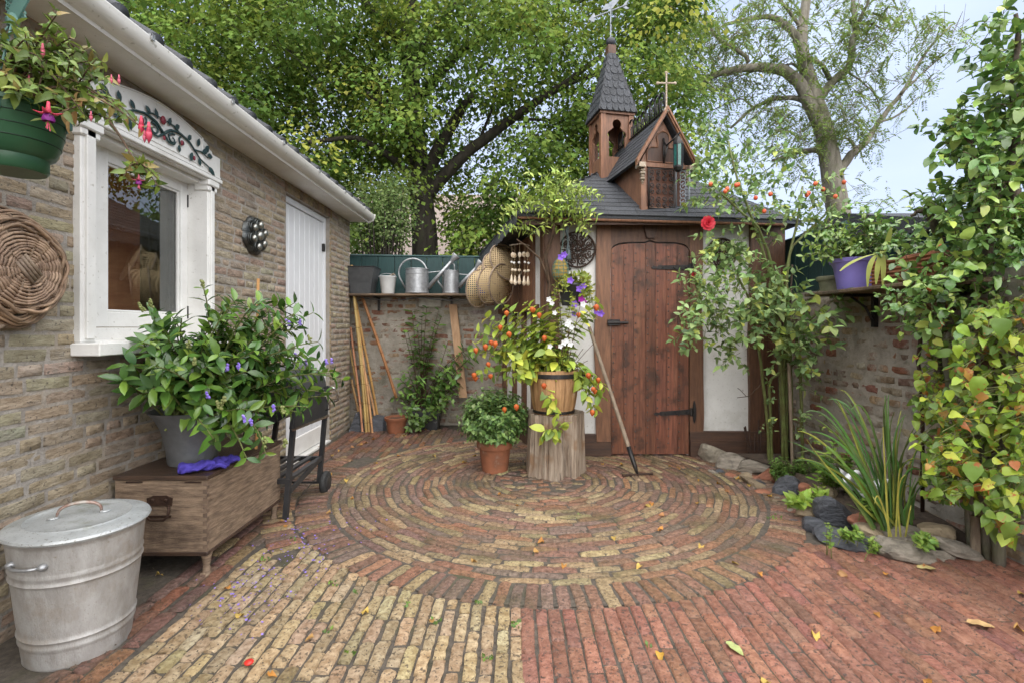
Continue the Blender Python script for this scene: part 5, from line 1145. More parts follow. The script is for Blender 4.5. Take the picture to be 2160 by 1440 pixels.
for k in range(9):
    m = MB(); p = h0 - hd * .12 + hd * .03 * k; m.tube([p, p + np.array((.0, -.02, -.005)), p + np.array((0, -.028, -.018))], [.006, .005, .003], 5); put("tine", m, m_rustiron, rkh)

# ------------------------------------------------------------------ nets, chime, hanging things on the shed flank
def hoopnet(label, c, nrm_, rad, ax, lens, taper):
    "fyke net: hoops along an axis with a net skin between"
    c = np.array(c, float); q = thing("fish_trap", label, "fish trap", c); ax = nrmz(np.array(ax)); u_ = nrmz(np.cross(ax, (0, 0, 1.0))); v_ = np.cross(u_, ax)
    n = 30; V = []; zs_ = np.linspace(0, 1, 9)
    def rr(t): return rad * (1 - taper * t) * (1 - .16 * math.sin(math.pi * 2 * t) ** 2)
    ctr = lambda t: c + ax * lens * t + np.array((0, 0, -.06 * t * t))
    m = MB()
    for t in zs_:
        for j in range(n): a = 2 * math.pi * j / n; V.append(ctr(t) + u_ * rr(t) * math.cos(a) + v_ * rr(t) * math.sin(a))
    V.append(ctr(0) - ax * .012); m.add(V, [(i * n + j, i * n + (j + 1) % n, (i + 1) * n + (j + 1) % n, (i + 1) * n + j) for i in range(8) for j in range(n)] + [(j, (j + 1) % n, 9 * n) for j in range(n)])
    put("net", m, m_netskin, q, smooth=True)
    for t in (0, .5, 1):
        m = MB(); m.tube([ctr(t) + (u_ * math.cos(a) + v_ * math.sin(a)) * (rr(t) + .004) for a in np.linspace(0, 6.283, 33)], .008, 6, False); put("hoop", m, m_wicker, q, smooth=True)
m_netskin = bpy.data.materials.new("net_mesh"); m_netskin.use_nodes = True; nt = m_netskin.node_tree; bs = nt.nodes["Principled BSDF"]; bs.inputs["Base Color"].default_value = (.46, .34, .19, 1); bs.inputs["Roughness"].default_value = .85
g_ = nt.nodes.new("ShaderNodeNewGeometry"); wv1 = nt.nodes.new("ShaderNodeTexWave"); wv2 = nt.nodes.new("ShaderNodeTexWave"); wv1.bands_direction = 'Z'; wv2.bands_direction = 'X'
for w_ in (wv1, wv2): w_.inputs["Scale"].default_value = 15; w_.inputs["Distortion"].default_value = 1.5; nt.links.new(g_.outputs["Position"], w_.inputs["Vector"])
mxn = nt.nodes.new("ShaderNodeMath"); mxn.operation = 'MAXIMUM'; nt.links.new(wv1.outputs["Fac"], mxn.inputs[0]); nt.links.new(wv2.outputs["Fac"], mxn.inputs[1])
gt = nt.nodes.new("ShaderNodeMath"); gt.operation = 'GREATER_THAN'; gt.inputs[1].default_value = .62; nt.links.new(mxn.outputs[0], gt.inputs[0]); nt.links.new(gt.outputs[0], bs.inputs["Alpha"])
hoopnet("wicker hooped fish trap net hanging on the shed flank under the eave", W(1068, 553, 5.0), None, .195, (-.25, .30, -.15), .28, .10)
hoopnet("lower round fish trap net with open hoops hanging beside the shelf", W(1058, 600, 4.95), None, .195, (-.45, .32, .05), .30, .05)
wc = thing("shell_chime", "wind chime of pale seashells hanging in front of the fish traps", "wind chime", W(1098, 505, 4.55))
m = MB(); m.tube([W(1075, 518, 4.55), W(1104, 514, 4.55), W(1118, 520, 4.55)], [.004, .008, .004], 6); put("driftwood", m, m_stick, wc, smooth=True)
for i, x_ in enumerate((1080, 1086, 1096, 1107, 1113)):
    m = MB(); m.tube([W(x_, 517, 4.55), W(x_, 600, 4.55)], .0015, 4); put("thread", m, m_net, wc)
    for j, y_ in enumerate((538, 554, 571, 592)):
        m = MB(); c_ = W(x_ + U(-2, 2), y_ + U(-2, 2), 4.545)
        if j == 3: m.lathe(c_, [(.002, .05), (.009, .03), (.012, .005), (.02, -.015), (.012, -.035), (.003, -.042)][::-1], 8)
        else: m.ball(c_, (.021, .014, .017)[j], 8, (1, .45, 1.25 if j == 0 else .8), rz(U(-.6, .6)))
        o = put("shell", m, m_shell if j in (0, 2, 3) else m_white, wc, smooth=True)
fd = thing("bird_feeder", "bulb shaped wire bird feeder hanging beside the iron rosette", "bird feeder", W(1182, 565, 4.25)); c_ = W(1182, 565, 4.25)
m = MB(); pr = [(.01, -.105), (.05, -.095), (.066, -.06), (.068, -.01), (.055, .04), (.028, .075), (.016, .09), (.016, .11)]; m.lathe(c_, pr, 18); put("seed_filling", m, M("seed_mix", (.30, .26, .06), (.42, .16, .03), 30, .7, .6, 70, c3=(.10, .16, .07), s3=30, t3=(.5, .6)), fd, smooth=True)
for i in range(10):
    a = 2 * math.pi * i / 10; m = MB(); m.tube([c_ + np.array(((r + .004) * math.cos(a), (r + .004) * math.sin(a), z)) for r, z in pr], .0022, 5); put("wire", m, m_teal, fd)
for z, r in ((-.08, .06), (-.05, .069), (-.02, .070), (.01, .066), (.04, .057)): m = MB(); m.tube([c_ + np.array((r * math.cos(a), r * math.sin(a), z)) for a in np.linspace(0, 6.283, 25)], .002, 5, False); put("wire", m, m_teal, fd)
m = MB(); m.tube([c_ + (0, 0, .11), c_ + (.02, 0, .2), c_ + (.03, .02, .34)], .003, 5); put("cord", m, m_teal, fd)
tl = thing("tassel", "blue grey iron tassel hook hanging from the shed eave", "tassel", W(1198, 520, 4.28)); c_ = W(1198, 0, 4.28) * (1, 1, 0)
m = MB(); zt = lambda y: W(1198, y, 4.28)[2]; m.lathe(c_, [(.030, zt(548)), (.024, zt(535)), (.012, zt(520)), (.008, zt(510)), (.012, zt(505)), (.003, zt(500))], 10); m.tube([c_ + np.array((.0, 0, zt(503))), c_ + np.array((-.012, 0, zt(488))), c_ + np.array((.01, 0, zt(476))), c_ + np.array((.016, 0, zt(470)))], [.008, .014, .010, .006], 8); put("body", m, M("patina", (.13, .17, .18), (.08, .10, .11), 20, .6, .4), tl, smooth=True)
m = MB(); m.tube([c_ + np.array((.01, 0, zt(472))), c_ + np.array((-.01, -.0, zt(455)))], .003, 5); m.tube([c_ + np.array((.0, 0, zt(548))), c_ + np.array((.012, 0, zt(565)))], .003, 5); m.ball(c_ + np.array((.012, 0, zt(568))), .014, 8); put("chain", m, m_iron, tl)
hp = thing("hanging_pot", "black hanging pot of trailing purple petunias in front of the shed", "hanging pot", W(1207, 640, 4.15)); c_ = W(1207, 645, 4.15); m = MB(); m.lathe(c_, [(0, 0), (.085, 0), (.115, .16), (.122, .165), (.12, .18), (.108, .175)], 24, cap=False); put("pot", m, m_blackplastic, hp, smooth=50)
for a in (0.3, 2.4, 4.5): m = MB(); m.tube([c_ + np.array((.115 * math.cos(a), .115 * math.sin(a), .175)), c_ + np.array((0, .05, .62))], .002, 4); put("chain", m, m_iron, hp)

# ------------------------------------------------------------------ pots on the side shelf
ZR = 1.3965
c_ = np.array((2.285, 3.34, ZR)); q = thing("flower_pot", "lilac purple plastic pot on the side wall shelf", "flower pot", c_)
m = MB(); m.lathe(c_, [(0, .003), (.098, .003), (.102, .012), (.112, .08), (.124, .15), (.138, .18), (.146, .182), (.152, .205), (.142, .208), (.132, .19)], 36, cap=False); put("pot", m, m_purpleplastic, q, smooth=40); m = MB(); m.lathe(c_, [(0, .185), (.138, .185)], 20, cap=False); put("soil", m, m_soil, q)
c_ = np.array((2.29, 3.58, ZR)); pot("flower_pot", "small grey green weathered pot behind the purple pot", c_, .075, .095, .115, M("mossy_clay", (.26, .25, .17), (.16, .165, .10), 12, .9, .5, 60), .03)
q = thing("window_box", "ribbed terracotta trough on the shelf beside the purple pot", "trough", (2.27, 2.83, ZR)); m = MB(); m.bx((2.19, 2.60, ZR + .001), (2.37, 3.06, ZR + .155), .008); put("trough", m, m_terra, q)
for k in range(6): m = MB(); zz = ZR + .02 + k * .022; m.bx((2.180, 2.595, zz), (2.191, 3.065, zz + .011), .003); put("rib", m, m_terra, q)
m = MB(); m.bx((2.205, 2.615, ZR + .150), (2.355, 3.045, ZR + .158)); put("soil", m, m_soil, q)

# iron stake and posts at the flower bed
q = thing("iron_stake", "thin bent iron rod standing in front of the right-hand wall", "stake", WX(1943, 800, 2.3)); m = MB(); P_ = [WX(1946, 880, 2.32), WX(1942, 800, 2.32), WX(1936, 760, 2.32), WX(1940, 735, 2.32), WX(1943, 690, 2.32), WX(1942, 625, 2.32)]; m.tube([P_[0] * (1, 1, 0) + (0, 0, .06)] + P_, .010, 8); put("rod", m, m_rustiron, q, smooth=True)

# ------------------------------------------------------------------ plants: leaf templates and shoots
def leaf_tmpl(mat, aspect, prof, fold=.25, curl=.18, wave=0.0, seed=0):
    r = np.random.default_rng(seed); V, Fc = [], []
    for i, (t, w) in enumerate(prof):
        hw = w * aspect / 2; z = -curl * t * t; wv = wave * r.normal()
        V += [(t, hw, z + fold * hw + wv * hw), (t, 0, z), (t, -hw, z + fold * hw - wv * hw)]
    for i in range(len(prof) - 1):
        for j in range(2): Fc.append((3 * i + j, 3 * i + j + 1, 3 * i + 4 + j, 3 * i + 3 + j))
    return Tmpl("leaf", V, Fc, mat)
LANCE = [(0, .06), (.2, .7), (.45, 1), (.75, .7), (1, .02)]
OVATE = [(0, .10), (.15, .8), (.38, 1), (.7, .66), (1, .02)]
HEART = [(-.06, .55), (.08, .95), (.32, 1), (.68, .62), (1, .02)]
ROUND = [(0, .35), (.2, .9), (.5, 1), (.82, .65), (1, .1)]
L_hebe = [leaf_tmpl(m_leaf_gloss, .42, LANCE, .3, .22, .1, s) for s in range(3)]
L_fuch = [leaf_tmpl(m_leaf, .48, OVATE, .35, .3, .1, s) for s in range(3)]
L_ovate = [leaf_tmpl(m_leaf, .62, OVATE, .25, .22, .15, s) for s in range(3)]
L_rose = [leaf_tmpl(m_leaf, .60, OVATE, .2, .15, .1, s + 5) for s in range(3)]
L_rosegl = [leaf_tmpl(m_leaf_gloss, .74 - .03 * s, ROUND, .08 + .12 * s, .05 + .1 * s, .25, s + 5) for s in range(5)]
L_heart = [leaf_tmpl(m_leaf_blotch, .82 - .04 * s, HEART, .12 + .09 * s, .08 + .10 * s, .35, s) for s in range(6)]
L_cam = [leaf_tmpl(m_leaf_gloss, .42, LANCE, .2, .25, .1, s) for s in range(3)]
L_small = [leaf_tmpl(m_leaf, .75, [(0, .3), (.45, 1), (1, .05)], .3, .25, .1, s) for s in range(2)]
L_pinna = [leaf_tmpl(m_leaf, .38, [(0, .2), (.4, 1), (1, .03)], .2, .1, 0, s) for s in range(2)]
def tri_tmpl(mat, asp, fold): return Tmpl("leaf", [(0, 0, 0), (.42, asp / 2, fold), (1, 0, -.12), (.42, -asp / 2, fold)], [(0, 3, 2), (0, 2, 1)], mat, False)
L_far = [tri_tmpl(m_leaf_far, .95, .12), tri_tmpl(m_leaf_far, .85, -.05)]
L_feather = [tri_tmpl(m_leaf_far, .55, .03)]

def bez(p0, p1, arch, k=9, side=(0, 0, 0)):
    p0, p1 = np.array(p0, float), np.array(p1, float); c = (p0 + p1) / 2 + np.array((0, 0, arch)) + np.array(side); t = np.linspace(0, 1, k)[:, None]
    return (1 - t) ** 2 * p0 + 2 * t * (1 - t) * c + t * t * p1
class Plant:
    def __init__(s, tm, cols, wts, jit=.18): s.tm = tm; s.cols = cols; s.wts = wts; s.jit = jit; s.m = MB(); s.p = []; s.d = []; s.n = []; s.s = []; s.ns = 0; s.tips = []
    def leaf(s, p, d, n, sz): s.p.append(p); s.d.append(d); s.n.append(n); s.s.append(sz)
    def shoot(s, path, nodes=8, size=.06, t0=.35, ang=1.0, r=(.004, .0018), pairs=2, grow=.4, up=.7, sides=5, droop=0.0, last=1.0):
        path = np.asarray(path, float); s.m.tube(path, r, sides, False); s.ns += 1; s.tips.append(path[-1])
        T = nrmz(np.gradient(path, axis=0)); tt = np.linspace(0, 1, len(path)); ph = U(0, 6.28)
        for k in range(nodes):
            t = t0 + (last - t0) * (k + U(-.2, .2)) / max(1, nodes - 1); t = min(1, max(0, t)); p = np.array([np.interp(t, tt, path[:, j]) for j in range(3)]); tg = nrmz(np.array([np.interp(t, tt, T[:, j]) for j in range(3)]))
            a_ = np.cross(tg, (0, 0, 1.0)); a_ = nrmz(a_) if np.linalg.norm(a_) > .05 else np.array((1.0, 0, 0)); b_ = np.cross(a_, tg); ph += 1.571 if pairs == 2 else 2.4
            sz = size * (1 - grow * t) * U(.6, 1.2)
            for q in range(pairs):
                f = ph + q * math.pi + U(-.35, .35); o = a_ * math.cos(f) + b_ * math.sin(f); d = tg * math.cos(ang) + o * math.sin(ang) + np.array((0, 0, -droop)); n = tg * .6 + np.array((0, 0, up)) + rng.normal(0, .15, 3); s.leaf(p, d, n, sz)
        return path
    def cloud(s, c, rad, n, size, shell=.5, up=.6):
        c = np.array(c, float); rad = np.array(rad, float); v = nrmz(rng.normal(0, 1, (n, 3))); r = rng.uniform(shell, 1, (n, 1)); P = c + v * r * rad
        d = nrmz(v + rng.normal(0, .6, (n, 3)) + np.array((0, 0, -.3))); nn = v + np.array((0, 0, up)) + rng.normal(0, .3, (n, 3)); sz = size * rng.uniform(.7, 1.2, n)
        s.p += list(P); s.d += list(d); s.n += list(nn); s.s += list(sz)
    def color(s): return pal(len(s.p), s.cols, s.wts, s.jit)
    def done(s, root, stem=m_stem, maxn=200, leaf="leaf", rest="foliage", stemname="stems"):
        if s.ns: put(stemname, s.m, stem, root, smooth=True)["kind"] = "stuff"
        A = frames(np.array(s.p), np.array(s.d), np.array(s.n), np.array(s.s)); pieces(leaf, rest, root, s.tm, A, s.color(), maxn)
    def cull(s, f):
        k = [i for i in range(len(s.p)) if f(s.p[i])]; s.p = [s.p[i] for i in k]; s.d = [s.d[i] for i in k]; s.n = [s.n[i] for i in k]; s.s = [s.s[i] for i in k]

# ------------------------------------------------------------------ glossy hebe on the trunk
hebe = thing("hebe_shrub", "large glossy green shrub with purple flower spikes in the zinc planter", "shrub", PC + (0, 0, .2))
pt = Plant(L_hebe, [(.10, .20, .04), (.075, .16, .038), (.155, .265, .045), (.055, .115, .035), (.22, .33, .06)], [3, 3, 2.4, 1.6, 1.4])
base = PC + np.array((0, 0, .2)); tgt = []
for _ in range(118):
    while True:
        x, y = U(300, 715), U(620, 960); e1 = ((x - 490) / 215) ** 2 + ((y - 775) / 150) ** 2
        if e1 < 1.0 and not (y > 880 and x < 400) and not (y > 905 and x > 560): break
    Y = 2.15 + .55 * (x - 280) / 440 + U(-.12, .25); tgt.append(W(x, y, Y))
tgt += [W(258, 800, 2.12), W(270, 770, 2.14), W(300, 830, 2.15), W(430, 610, 2.45), W(320, 660, 2.25), W(722, 800, 2.95), W(700, 790, 2.98), W(690, 835, 2.95), W(660, 660, 2.85), W(640, 690, 2.8), W(560, 955, 2.35), W(520, 965, 2.30), W(455, 930, 2.22), W(340, 690, 2.3), W(620, 640, 2.8), W(590, 640, 2.75)]
for p in tgt:
    p = p.copy(); p[0] = max(p[0], -1.80)
    s0 = base + rng.normal(0, .05, 3) * (1, 1, .2); path = bez(s0, p, .10 + .1 * U(0, 1), 9, rng.normal(0, .04, 3)); pt.shoot(path, 8, .118, .42, 1.0, (.006, .0025), 2, .35, .55)
pt.cloud(W(480, 790, 2.62), (.30, .26, .22), 260, .09, .2); pt.cull(lambda p: p[0] > -1.835 and p[2] > .49)
pt.done(hebe, m_stem_green, 300)
def spike(p, d, n, r, mat, name, root, sc=.008):
    m = MB(); d = nrmz(np.array(d)); p = np.array(p)
    for k in range(n): t = k / n; q = p + d * r * 3.2 * t + rng.normal(0, r * .42 * (1 - .6 * t), 3); m.ball(q, sc * U(.7, 1.2), 6)
    o = put(name, m, mat, root, smooth=True); return o
m_lilac = M("lilac_flower", (.16, .10, .48), (.30, .22, .62), 60, .6); m_budgreen = M("green_bud", (.22, .26, .08), (.16, .17, .06), 50, .6)
for (x, y, Y) in ((480, 780, 2.32), (505, 778, 2.33), (440, 838, 2.25), (515, 888, 2.24), (530, 895, 2.26), (610, 685, 2.75), (632, 685, 2.78), (625, 755, 2.7), (645, 768, 2.75), (690, 768, 2.9), (700, 765, 2.92), (578, 865, 2.4), (610, 680, 2.75)): spike(W(x, y, Y - .02), (U(-.3, .3), -.2, 1), 18, .009, m_lilac, "flower_spike", hebe, .0055)
for (x, y, Y) in ((430, 605, 2.43), (318, 648, 2.23), (302, 655, 2.22), (465, 860, 2.22), (410, 770, 2.25), (600, 940, 2.35), (470, 850, 2.22), (655, 720, 2.8), (600, 870, 2.4), (395, 735, 2.28), (560, 935, 2.33)): spike(W(x, y, Y - .02), (U(-.5, .5), -.2, 1), 20, .011, m_budgreen, "bud_spike", hebe, .006)
cane("thin cane standing in the zinc planter behind the shrub", W(540, 700, 2.75) * (1, 1, 0) + (0, 0, .48), W(547, 588, 2.75), .008, (1.2, 1.1, 1.0))

# ------------------------------------------------------------------ fuchsia
fu = thing("fuchsia", "trailing fuchsia with pink hanging flowers in the green basket", "plant", HC + (0, 0, 1.8))
pt = Plant(L_fuch, [(.22, .30, .06), (.16, .24, .055), (.30, .36, .08), (.32, .24, .08), (.12, .18, .045)], [3, 3, 2, 1, 1.2])
fb_ = HC + np.array((0, 0, 1.80)); ends = [(150, 80, 1.5, .12), (185, 130, 1.52, .12), (225, 165, 1.55, .14), (120, 75, 1.6, .1), (60, 80, 1.45, .1), (20, 95, 1.5, .1), (10, 160, 1.4, .1), (90, 130, 1.4, .1), (200, 215, 1.5, .1), (260, 240, 1.48, .12), (300, 270, 1.46, .12), (235, 255, 1.5, .1), (160, 175, 1.5, .1), (120, 200, 1.42, .06), (40, 190, 1.4, .05), (210, 235, 1.55, .08), (285, 255, 1.5, .1), (70, 110, 1.55, .1), (140, 110, 1.55, .1), (-20, 120, 1.5, .1), (30, 130, 1.6, .1), (180, 160, 1.6, .1)]
for (x, y, Y, ar) in ends:
    p = W(x, y, Y); pt.shoot(bez(fb_ + rng.normal(0, .04, 3) * (1, 1, .1), p, ar, 10, rng.normal(0, .03, 3)), 9, .052, .3, .95, (.005, .0018), 2, .25, .6)
    for _ in range(2): q = fb_ + (p - fb_) * U(.4, .8) + np.array((0, 0, ar * .5)); pt.shoot(bez(q, q + rng.normal(0, .07, 3) + np.array((.03, 0, .02)), .02, 6), 5, .045, .3, .95, (.003, .0015), 2, .3, .6)
tw_ = bez(W(225, 250, 1.5), W(285, 345, 1.48), .02, 8); pt.shoot(tw_, 2, .03, .8, 1, (.004, .003), 2)
for (dx, dy) in ((-25, 25), (25, 20), (50, 45), (10, 50), (-10, 5), (35, 0), (0, 30), (45, 25)): pt.shoot(bez(tw_[-1], W(285 + dx, 350 + dy, 1.48 + U(-.04, .04)), .02, 6), 5, .042, .15, .95, (.003, .0015), 2, .3, .5)
pt.cull(lambda p: p[0] > -1.84); pt.done(fu, m_twig, 260)
m_fred = M("fuchsia_red", (.55, .03, .07), (.62, .08, .14), 30, .5, trans=.2); m_fpur = M("fuchsia_purple", (.28, .02, .22), (.20, .02, .20), 30, .5, trans=.2); m_fpink = M("fuchsia_pink", (.60, .14, .20), (.52, .09, .14), 30, .5, trans=.2)
def bell(c, s, root, open_, mat=m_fred):
    c = np.array(c); m = MB(); m.tube([c, c - (0, 0, s * .35), c - (0, 0, s * .6)], [s * .06, s * .10, s * .16], 8)
    if open_:
        for i in range(4): a = i * math.pi / 2 + .4; o = np.array((math.cos(a), math.sin(a), 0)); m.tube([c - (0, 0, s * .55), c - (0, 0, s * .62) + o * s * .3, c - (0, 0, s * .5) + o * s * .62], [s * .10, s * .13, s * .02], 6, flat=.4)
    else: m.tube([c - (0, 0, s * .55), c - (0, 0, s * .85), c - (0, 0, s * 1.25)], [s * .15, s * .17, s * .02], 8)
    fl = put("flower", m, mat, root, smooth=True)
    if open_:
        m = MB(); m.lathe(c - (0, 0, s * 1.0), [(s * .25, 0), (s * .27, s * .12), (s * .2, s * .32), (s * .1, s * .42)], 10, cap=False)
        put("skirt", m, m_fpur, fl, smooth=True); m = MB()
        for i in range(5): m.tube([c - (0, 0, s * .9), c + np.array((.03 * s * math.cos(i * 1.26) * 3, .03 * s * math.sin(i * 1.26) * 3, -s * U(1.25, 1.5)))], .0015, 4)
        put("stamens", m, mat, fl)
bell(W(102, 215, 1.38), .055, fu, True)
for (x, y, s) in ((90, 92, .035), (235, 158, .022), (251, 158, .024), (298, 245, .045), (314, 258, .050), (192, 235, .025), (305, 275, .030), (61, 158, .025)): bell(W(x, y, 1.46), s, fu, False, m_fpink if s < .04 else m_fred)
bell(W(293, 368, 1.46), .03, fu, True, m_fpink)
pt = Plant(L_fuch, [(.50, .33, .15), (.38, .22, .10)], [1, 1])
for (x, y) in ((150, 200), (165, 195), (140, 230), (160, 235), (135, 205), (172, 212), (150, 250)): pt.leaf(W(x, y, 1.46), np.array((U(-.4, .4), -.2, -1)), np.array((U(-.5, .5), -1, .2)), U(.035, .05))
pt.done(fu, m_twig, 20, "dry_leaf", "dry_foliage")

# ------------------------------------------------------------------ chinese lanterns and snapdragons in the tub
ph_ = thing("lantern_plant", "yellow green lantern plant with orange husks growing in the stave tub", "plant", TC + (0, 0, .29))
pt = Plant(L_ovate, [(.44, .50, .08), (.33, .42, .07), (.25, .36, .08), (.54, .54, .09), (.18, .28, .07)], [3, 3, 2, 1.5, .8])
tb_ = TC + np.array((0, 0, .29)); ends = [(1008, 790, 3.7), (1000, 740, 3.75), (1015, 720, 3.75), (1040, 690, 3.8), (1060, 640, 3.85), (1075, 680, 3.8), (1030, 670, 3.8), (1095, 720, 3.8), (1110, 640, 3.9), (1125, 650, 3.85), (1140, 680, 3.85), (1165, 700, 3.8), (1085, 760, 3.7), (1070, 800, 3.65), (1100, 790, 3.65), (1120, 730, 3.75), (1150, 740, 3.7), (1055, 740, 3.75), (1090, 660, 3.85), (1180, 660, 3.85), (1205, 640, 3.9), (1260, 640, 3.9), (1245, 660, 3.85), (1130, 700, 3.8), (1160, 640, 3.9), (1010, 700, 3.8)]
for (x, y, Y) in ends: pt.shoot(bez(tb_ + rng.normal(0, .06, 3) * (1, 1, 0), W(x, y, Y), .08, 9, rng.normal(0, .03, 3)), 11, .125, .25, 1.1, (.005, .002), 2, .3, .8, droop=.25)
for (xs, ys, x, y, Y) in ((1215, 770, 1255, 865, 3.75), (1210, 760, 1265, 835, 3.72), (1210, 770, 1275, 815, 3.75), (1150, 790, 1180, 905, 3.62), (1145, 790, 1165, 860, 3.64), (1205, 760, 1240, 850, 3.7)): pt.shoot(bez(W(xs, ys, 3.80), W(x, y, Y), .04, 9), 7, .10, .3, 1.1, (.003, .0015), 2, .2, .7, droop=.4)
pt.cloud(tb_ + (0, 0, .06), (.2, .18, .13), 200, .09, .2); pt.cloud(W(1170, 905, 3.60), (.08, .04, .07), 18, .10, .2); pt.done(ph_, m_stem_green, 260)
m_husk = M("orange_husk", (.46, .085, .022), (.60, .16, .03), 30, .6, .3, 60, trans=.25)
hv, hf = [], []; nseg = 10
for i, (r, z) in enumerate(((.02, 0), (.30, -.12), (.46, -.38), (.40, -.70), (.20, -.98), (.01, -1.2))):
    for j in range(nseg): a = 2 * math.pi * j / nseg; rr = r * (1.1 if j % 2 == 0 else .88); hv.append((rr * math.cos(a), rr * math.sin(a), z))
hf = [(i * nseg + j, i * nseg + (j + 1) % nseg, (i + 1) * nseg + (j + 1) % nseg, (i + 1) * nseg + j) for i in range(5) for j in range(nseg)]
T_husk = [Tmpl("husk", hv, hf, m_husk)]
hp_ = [(1003, 738), (1012, 733), (1024, 730), (1035, 722), (1046, 724), (1085, 737), (1055, 690), (1068, 660), (1000, 790), (1022, 782), (1004, 797), (1034, 793), (1028, 768), (1118, 640), (1122, 652), (1126, 654), (1137, 664), (1138, 693), (1148, 712), (1221, 664), (1258, 647), (1256, 805), (1250, 820), (1262, 800), (1255, 824), (1260, 838), (1240, 790), (1250, 868), (1147, 812), (1158, 921), (1088, 856), (1064, 862), (1072, 704), (1050, 812)]
A = []
for (x, y) in [h for i_, h in enumerate(hp_) if i_ % 4 != 1]:
    A_ = np.eye(4); s = U(.036, .046); A_[:3, :3] = np.array(rz(U(0, 3))) @ np.array(Matrix.Rotation(U(-.4, .4), 3, 'X')) * s; A_[:3, 3] = W(x, y - 5, 3.58 + U(0, .15)); A.append(A_)
pieces("husk", "husks", ph_, T_husk, A, np.ones((len(A), 3)), 300)
sn = thing("snapdragon", "white flowering stems rising from the stave tub", "plant", TC + (.05, -.03, .29)); m = MB()
for (x, y) in ((1200, 680), (1205, 690), (1195, 720), (1203, 730), (1182, 728), (1160, 730), (1170, 655), (1180, 620), (1225, 640)):
    p = W(x, y, 3.62); m.tube(bez(tb_ + np.array((U(0, .1), -.05, 0)), p, .05, 8), .0025, 5)
for (x, y) in ((1240, 760), (1215, 740), (1252, 725), (1230, 735)): m.tube(bez(tb_ + np.array((.1, -.02, 0)), W(x, y, 3.75), .02, 7), .0022, 5)
put("stems", m, m_twig, sn, smooth=True)
def blossom(c, s, n, mat, root, name="flower"):
    m = MB(); c = np.array(c)
    for i in range(n):
        a = 6.283 * i / n; o = np.array((math.cos(a), -.35, math.sin(a))) * s; q = c + o * .55; t_ = np.array((-math.sin(a), 0, math.cos(a))) * s * .42
        m.add([c, q - t_, c + o * 1.05 + (0, -.1 * s, 0), q + t_], [(0, 1, 2), (0, 2, 3)])
    put(name, m, mat, root, smooth=True)
m_wpetal = M("white_petal", (.80, .80, .80), (.70, .72, .72), 30, .6, trans=.25); m_ppetal = M("purple_petal", (.17, .07, .48), (.26, .13, .62), 40, .6, trans=.2); m_mpetal = M("magenta_petal", (.36, .03, .33), (.26, .02, .26), 40, .6, trans=.2)
for (x, y) in ((1200, 678), (1206, 690), (1195, 718), (1203, 725), (1182, 730), (1160, 730), (1158, 632), (1170, 660), (1230, 642), (1164, 640), (1197, 684), (1190, 722)): blossom(W(x, y, 3.60), U(.018, .026), 5, m_wpetal, sn)

# petunias in the hanging pot
pe = thing("petunia", "trailing purple petunias spilling from the black hanging pot", "plant", W(1207, 605, 4.15)); pt = Plant(L_small, [(.34, .38, .06), (.24, .29, .06), (.42, .40, .08)], [2, 2, 1]); c_ = W(1207, 600, 4.12)
for i in range(26):
    a = U(0, 6.28); p = c_ + np.array((.17 * math.cos(a), .12 * math.sin(a) - .05, U(-.30, .08))); pt.shoot(bez(c_ + rng.normal(0, .05, 3) * (1, 1, 0), p, .14, 9), 12, .04, .2, 1.2, (.003, .0015), 2, .2, .5)
pt.done(pe, m_stem_green, 120)
for (x, y) in ((1203, 592), (1231, 604), (1212, 642), (1258, 658), (1267, 662), (1211, 662), (1190, 538), (1183, 543), (1222, 610)): blossom(W(x, y, 3.98), U(.026, .034), 5, m_ppetal, pe)
for (x, y) in ((1226, 632), (1230, 637)): blossom(W(x, y, 3.98), .03, 5, m_mpetal, pe)

# bushy herb in the terracotta pot
hb2 = thing("herb_bush", "dense rounded green herb with small leaves in the terracotta pot", "plant", PT + (0, 0, .25)); pt = Plant(L_small, [(.19, .31, .09), (.14, .25, .075), (.27, .39, .14), (.09, .16, .06)], [3, 3, 2, 1.2])
hc_ = PT + np.array((.0, .0, .24))
for i in range(300):
    v = nrmz(rng.normal(0, 1, 3)); p = hc_ + np.array((-.01, 0, .20)) + v * np.array((.285, .25, .235)) * U(.7, 1.03); pt.shoot(bez(hc_ + rng.normal(0, .05, 3) * (1, 1, 0), p, .03, 6), 7, .05, .62, 1.1, (.0025, .0012), 2, .2, .7, 4)
pt.done(hb2, m_stem_green, 200)

# evergreen beside the old wall, climbers at its foot
ca = thing("evergreen_shrub", "upright dark evergreen shrub growing against the old wall", "shrub", G(880, 905)); pt = Plant(L_cam, [(.13, .23, .06), (.17, .29, .065), (.085, .16, .05), (.23, .35, .09)], [3, 3, 1.5, 1]); cb_ = G(885, 900) + (0, .05, .1)
for (x, y) in ((870, 660), (900, 650), (930, 670), (850, 690), (880, 690), (915, 700), (945, 720), (990, 735), (975, 740), (870, 740), (860, 780), (900, 770), (940, 780), (960, 800), (850, 830), (880, 830), (915, 830), (940, 850), (830, 840), (955, 830), (1000, 745), (925, 655), (890, 670), (860, 700), (890, 800), (930, 820), (905, 860), (870, 860), (845, 800), (950, 770), (970, 810), (985, 760)): pt.shoot(bez(cb_ + rng.normal(0, .05, 3) * (1, .5, 0), W(x, y, 5.62 + U(-.12, .1)), .08, 9, rng.normal(0, .06, 3)), 7, .14, .5, 1.1, (.007, .003), 2, .2, .6)
pt.done(ca, m_twig, 150)
cl_ = thing("weed_plant", "light green leafy weed at the foot of the black planter", "plant", G(895, 912)); pt = Plant(L_ovate, [(.16, .26, .06), (.11, .19, .05)], [1, 1])
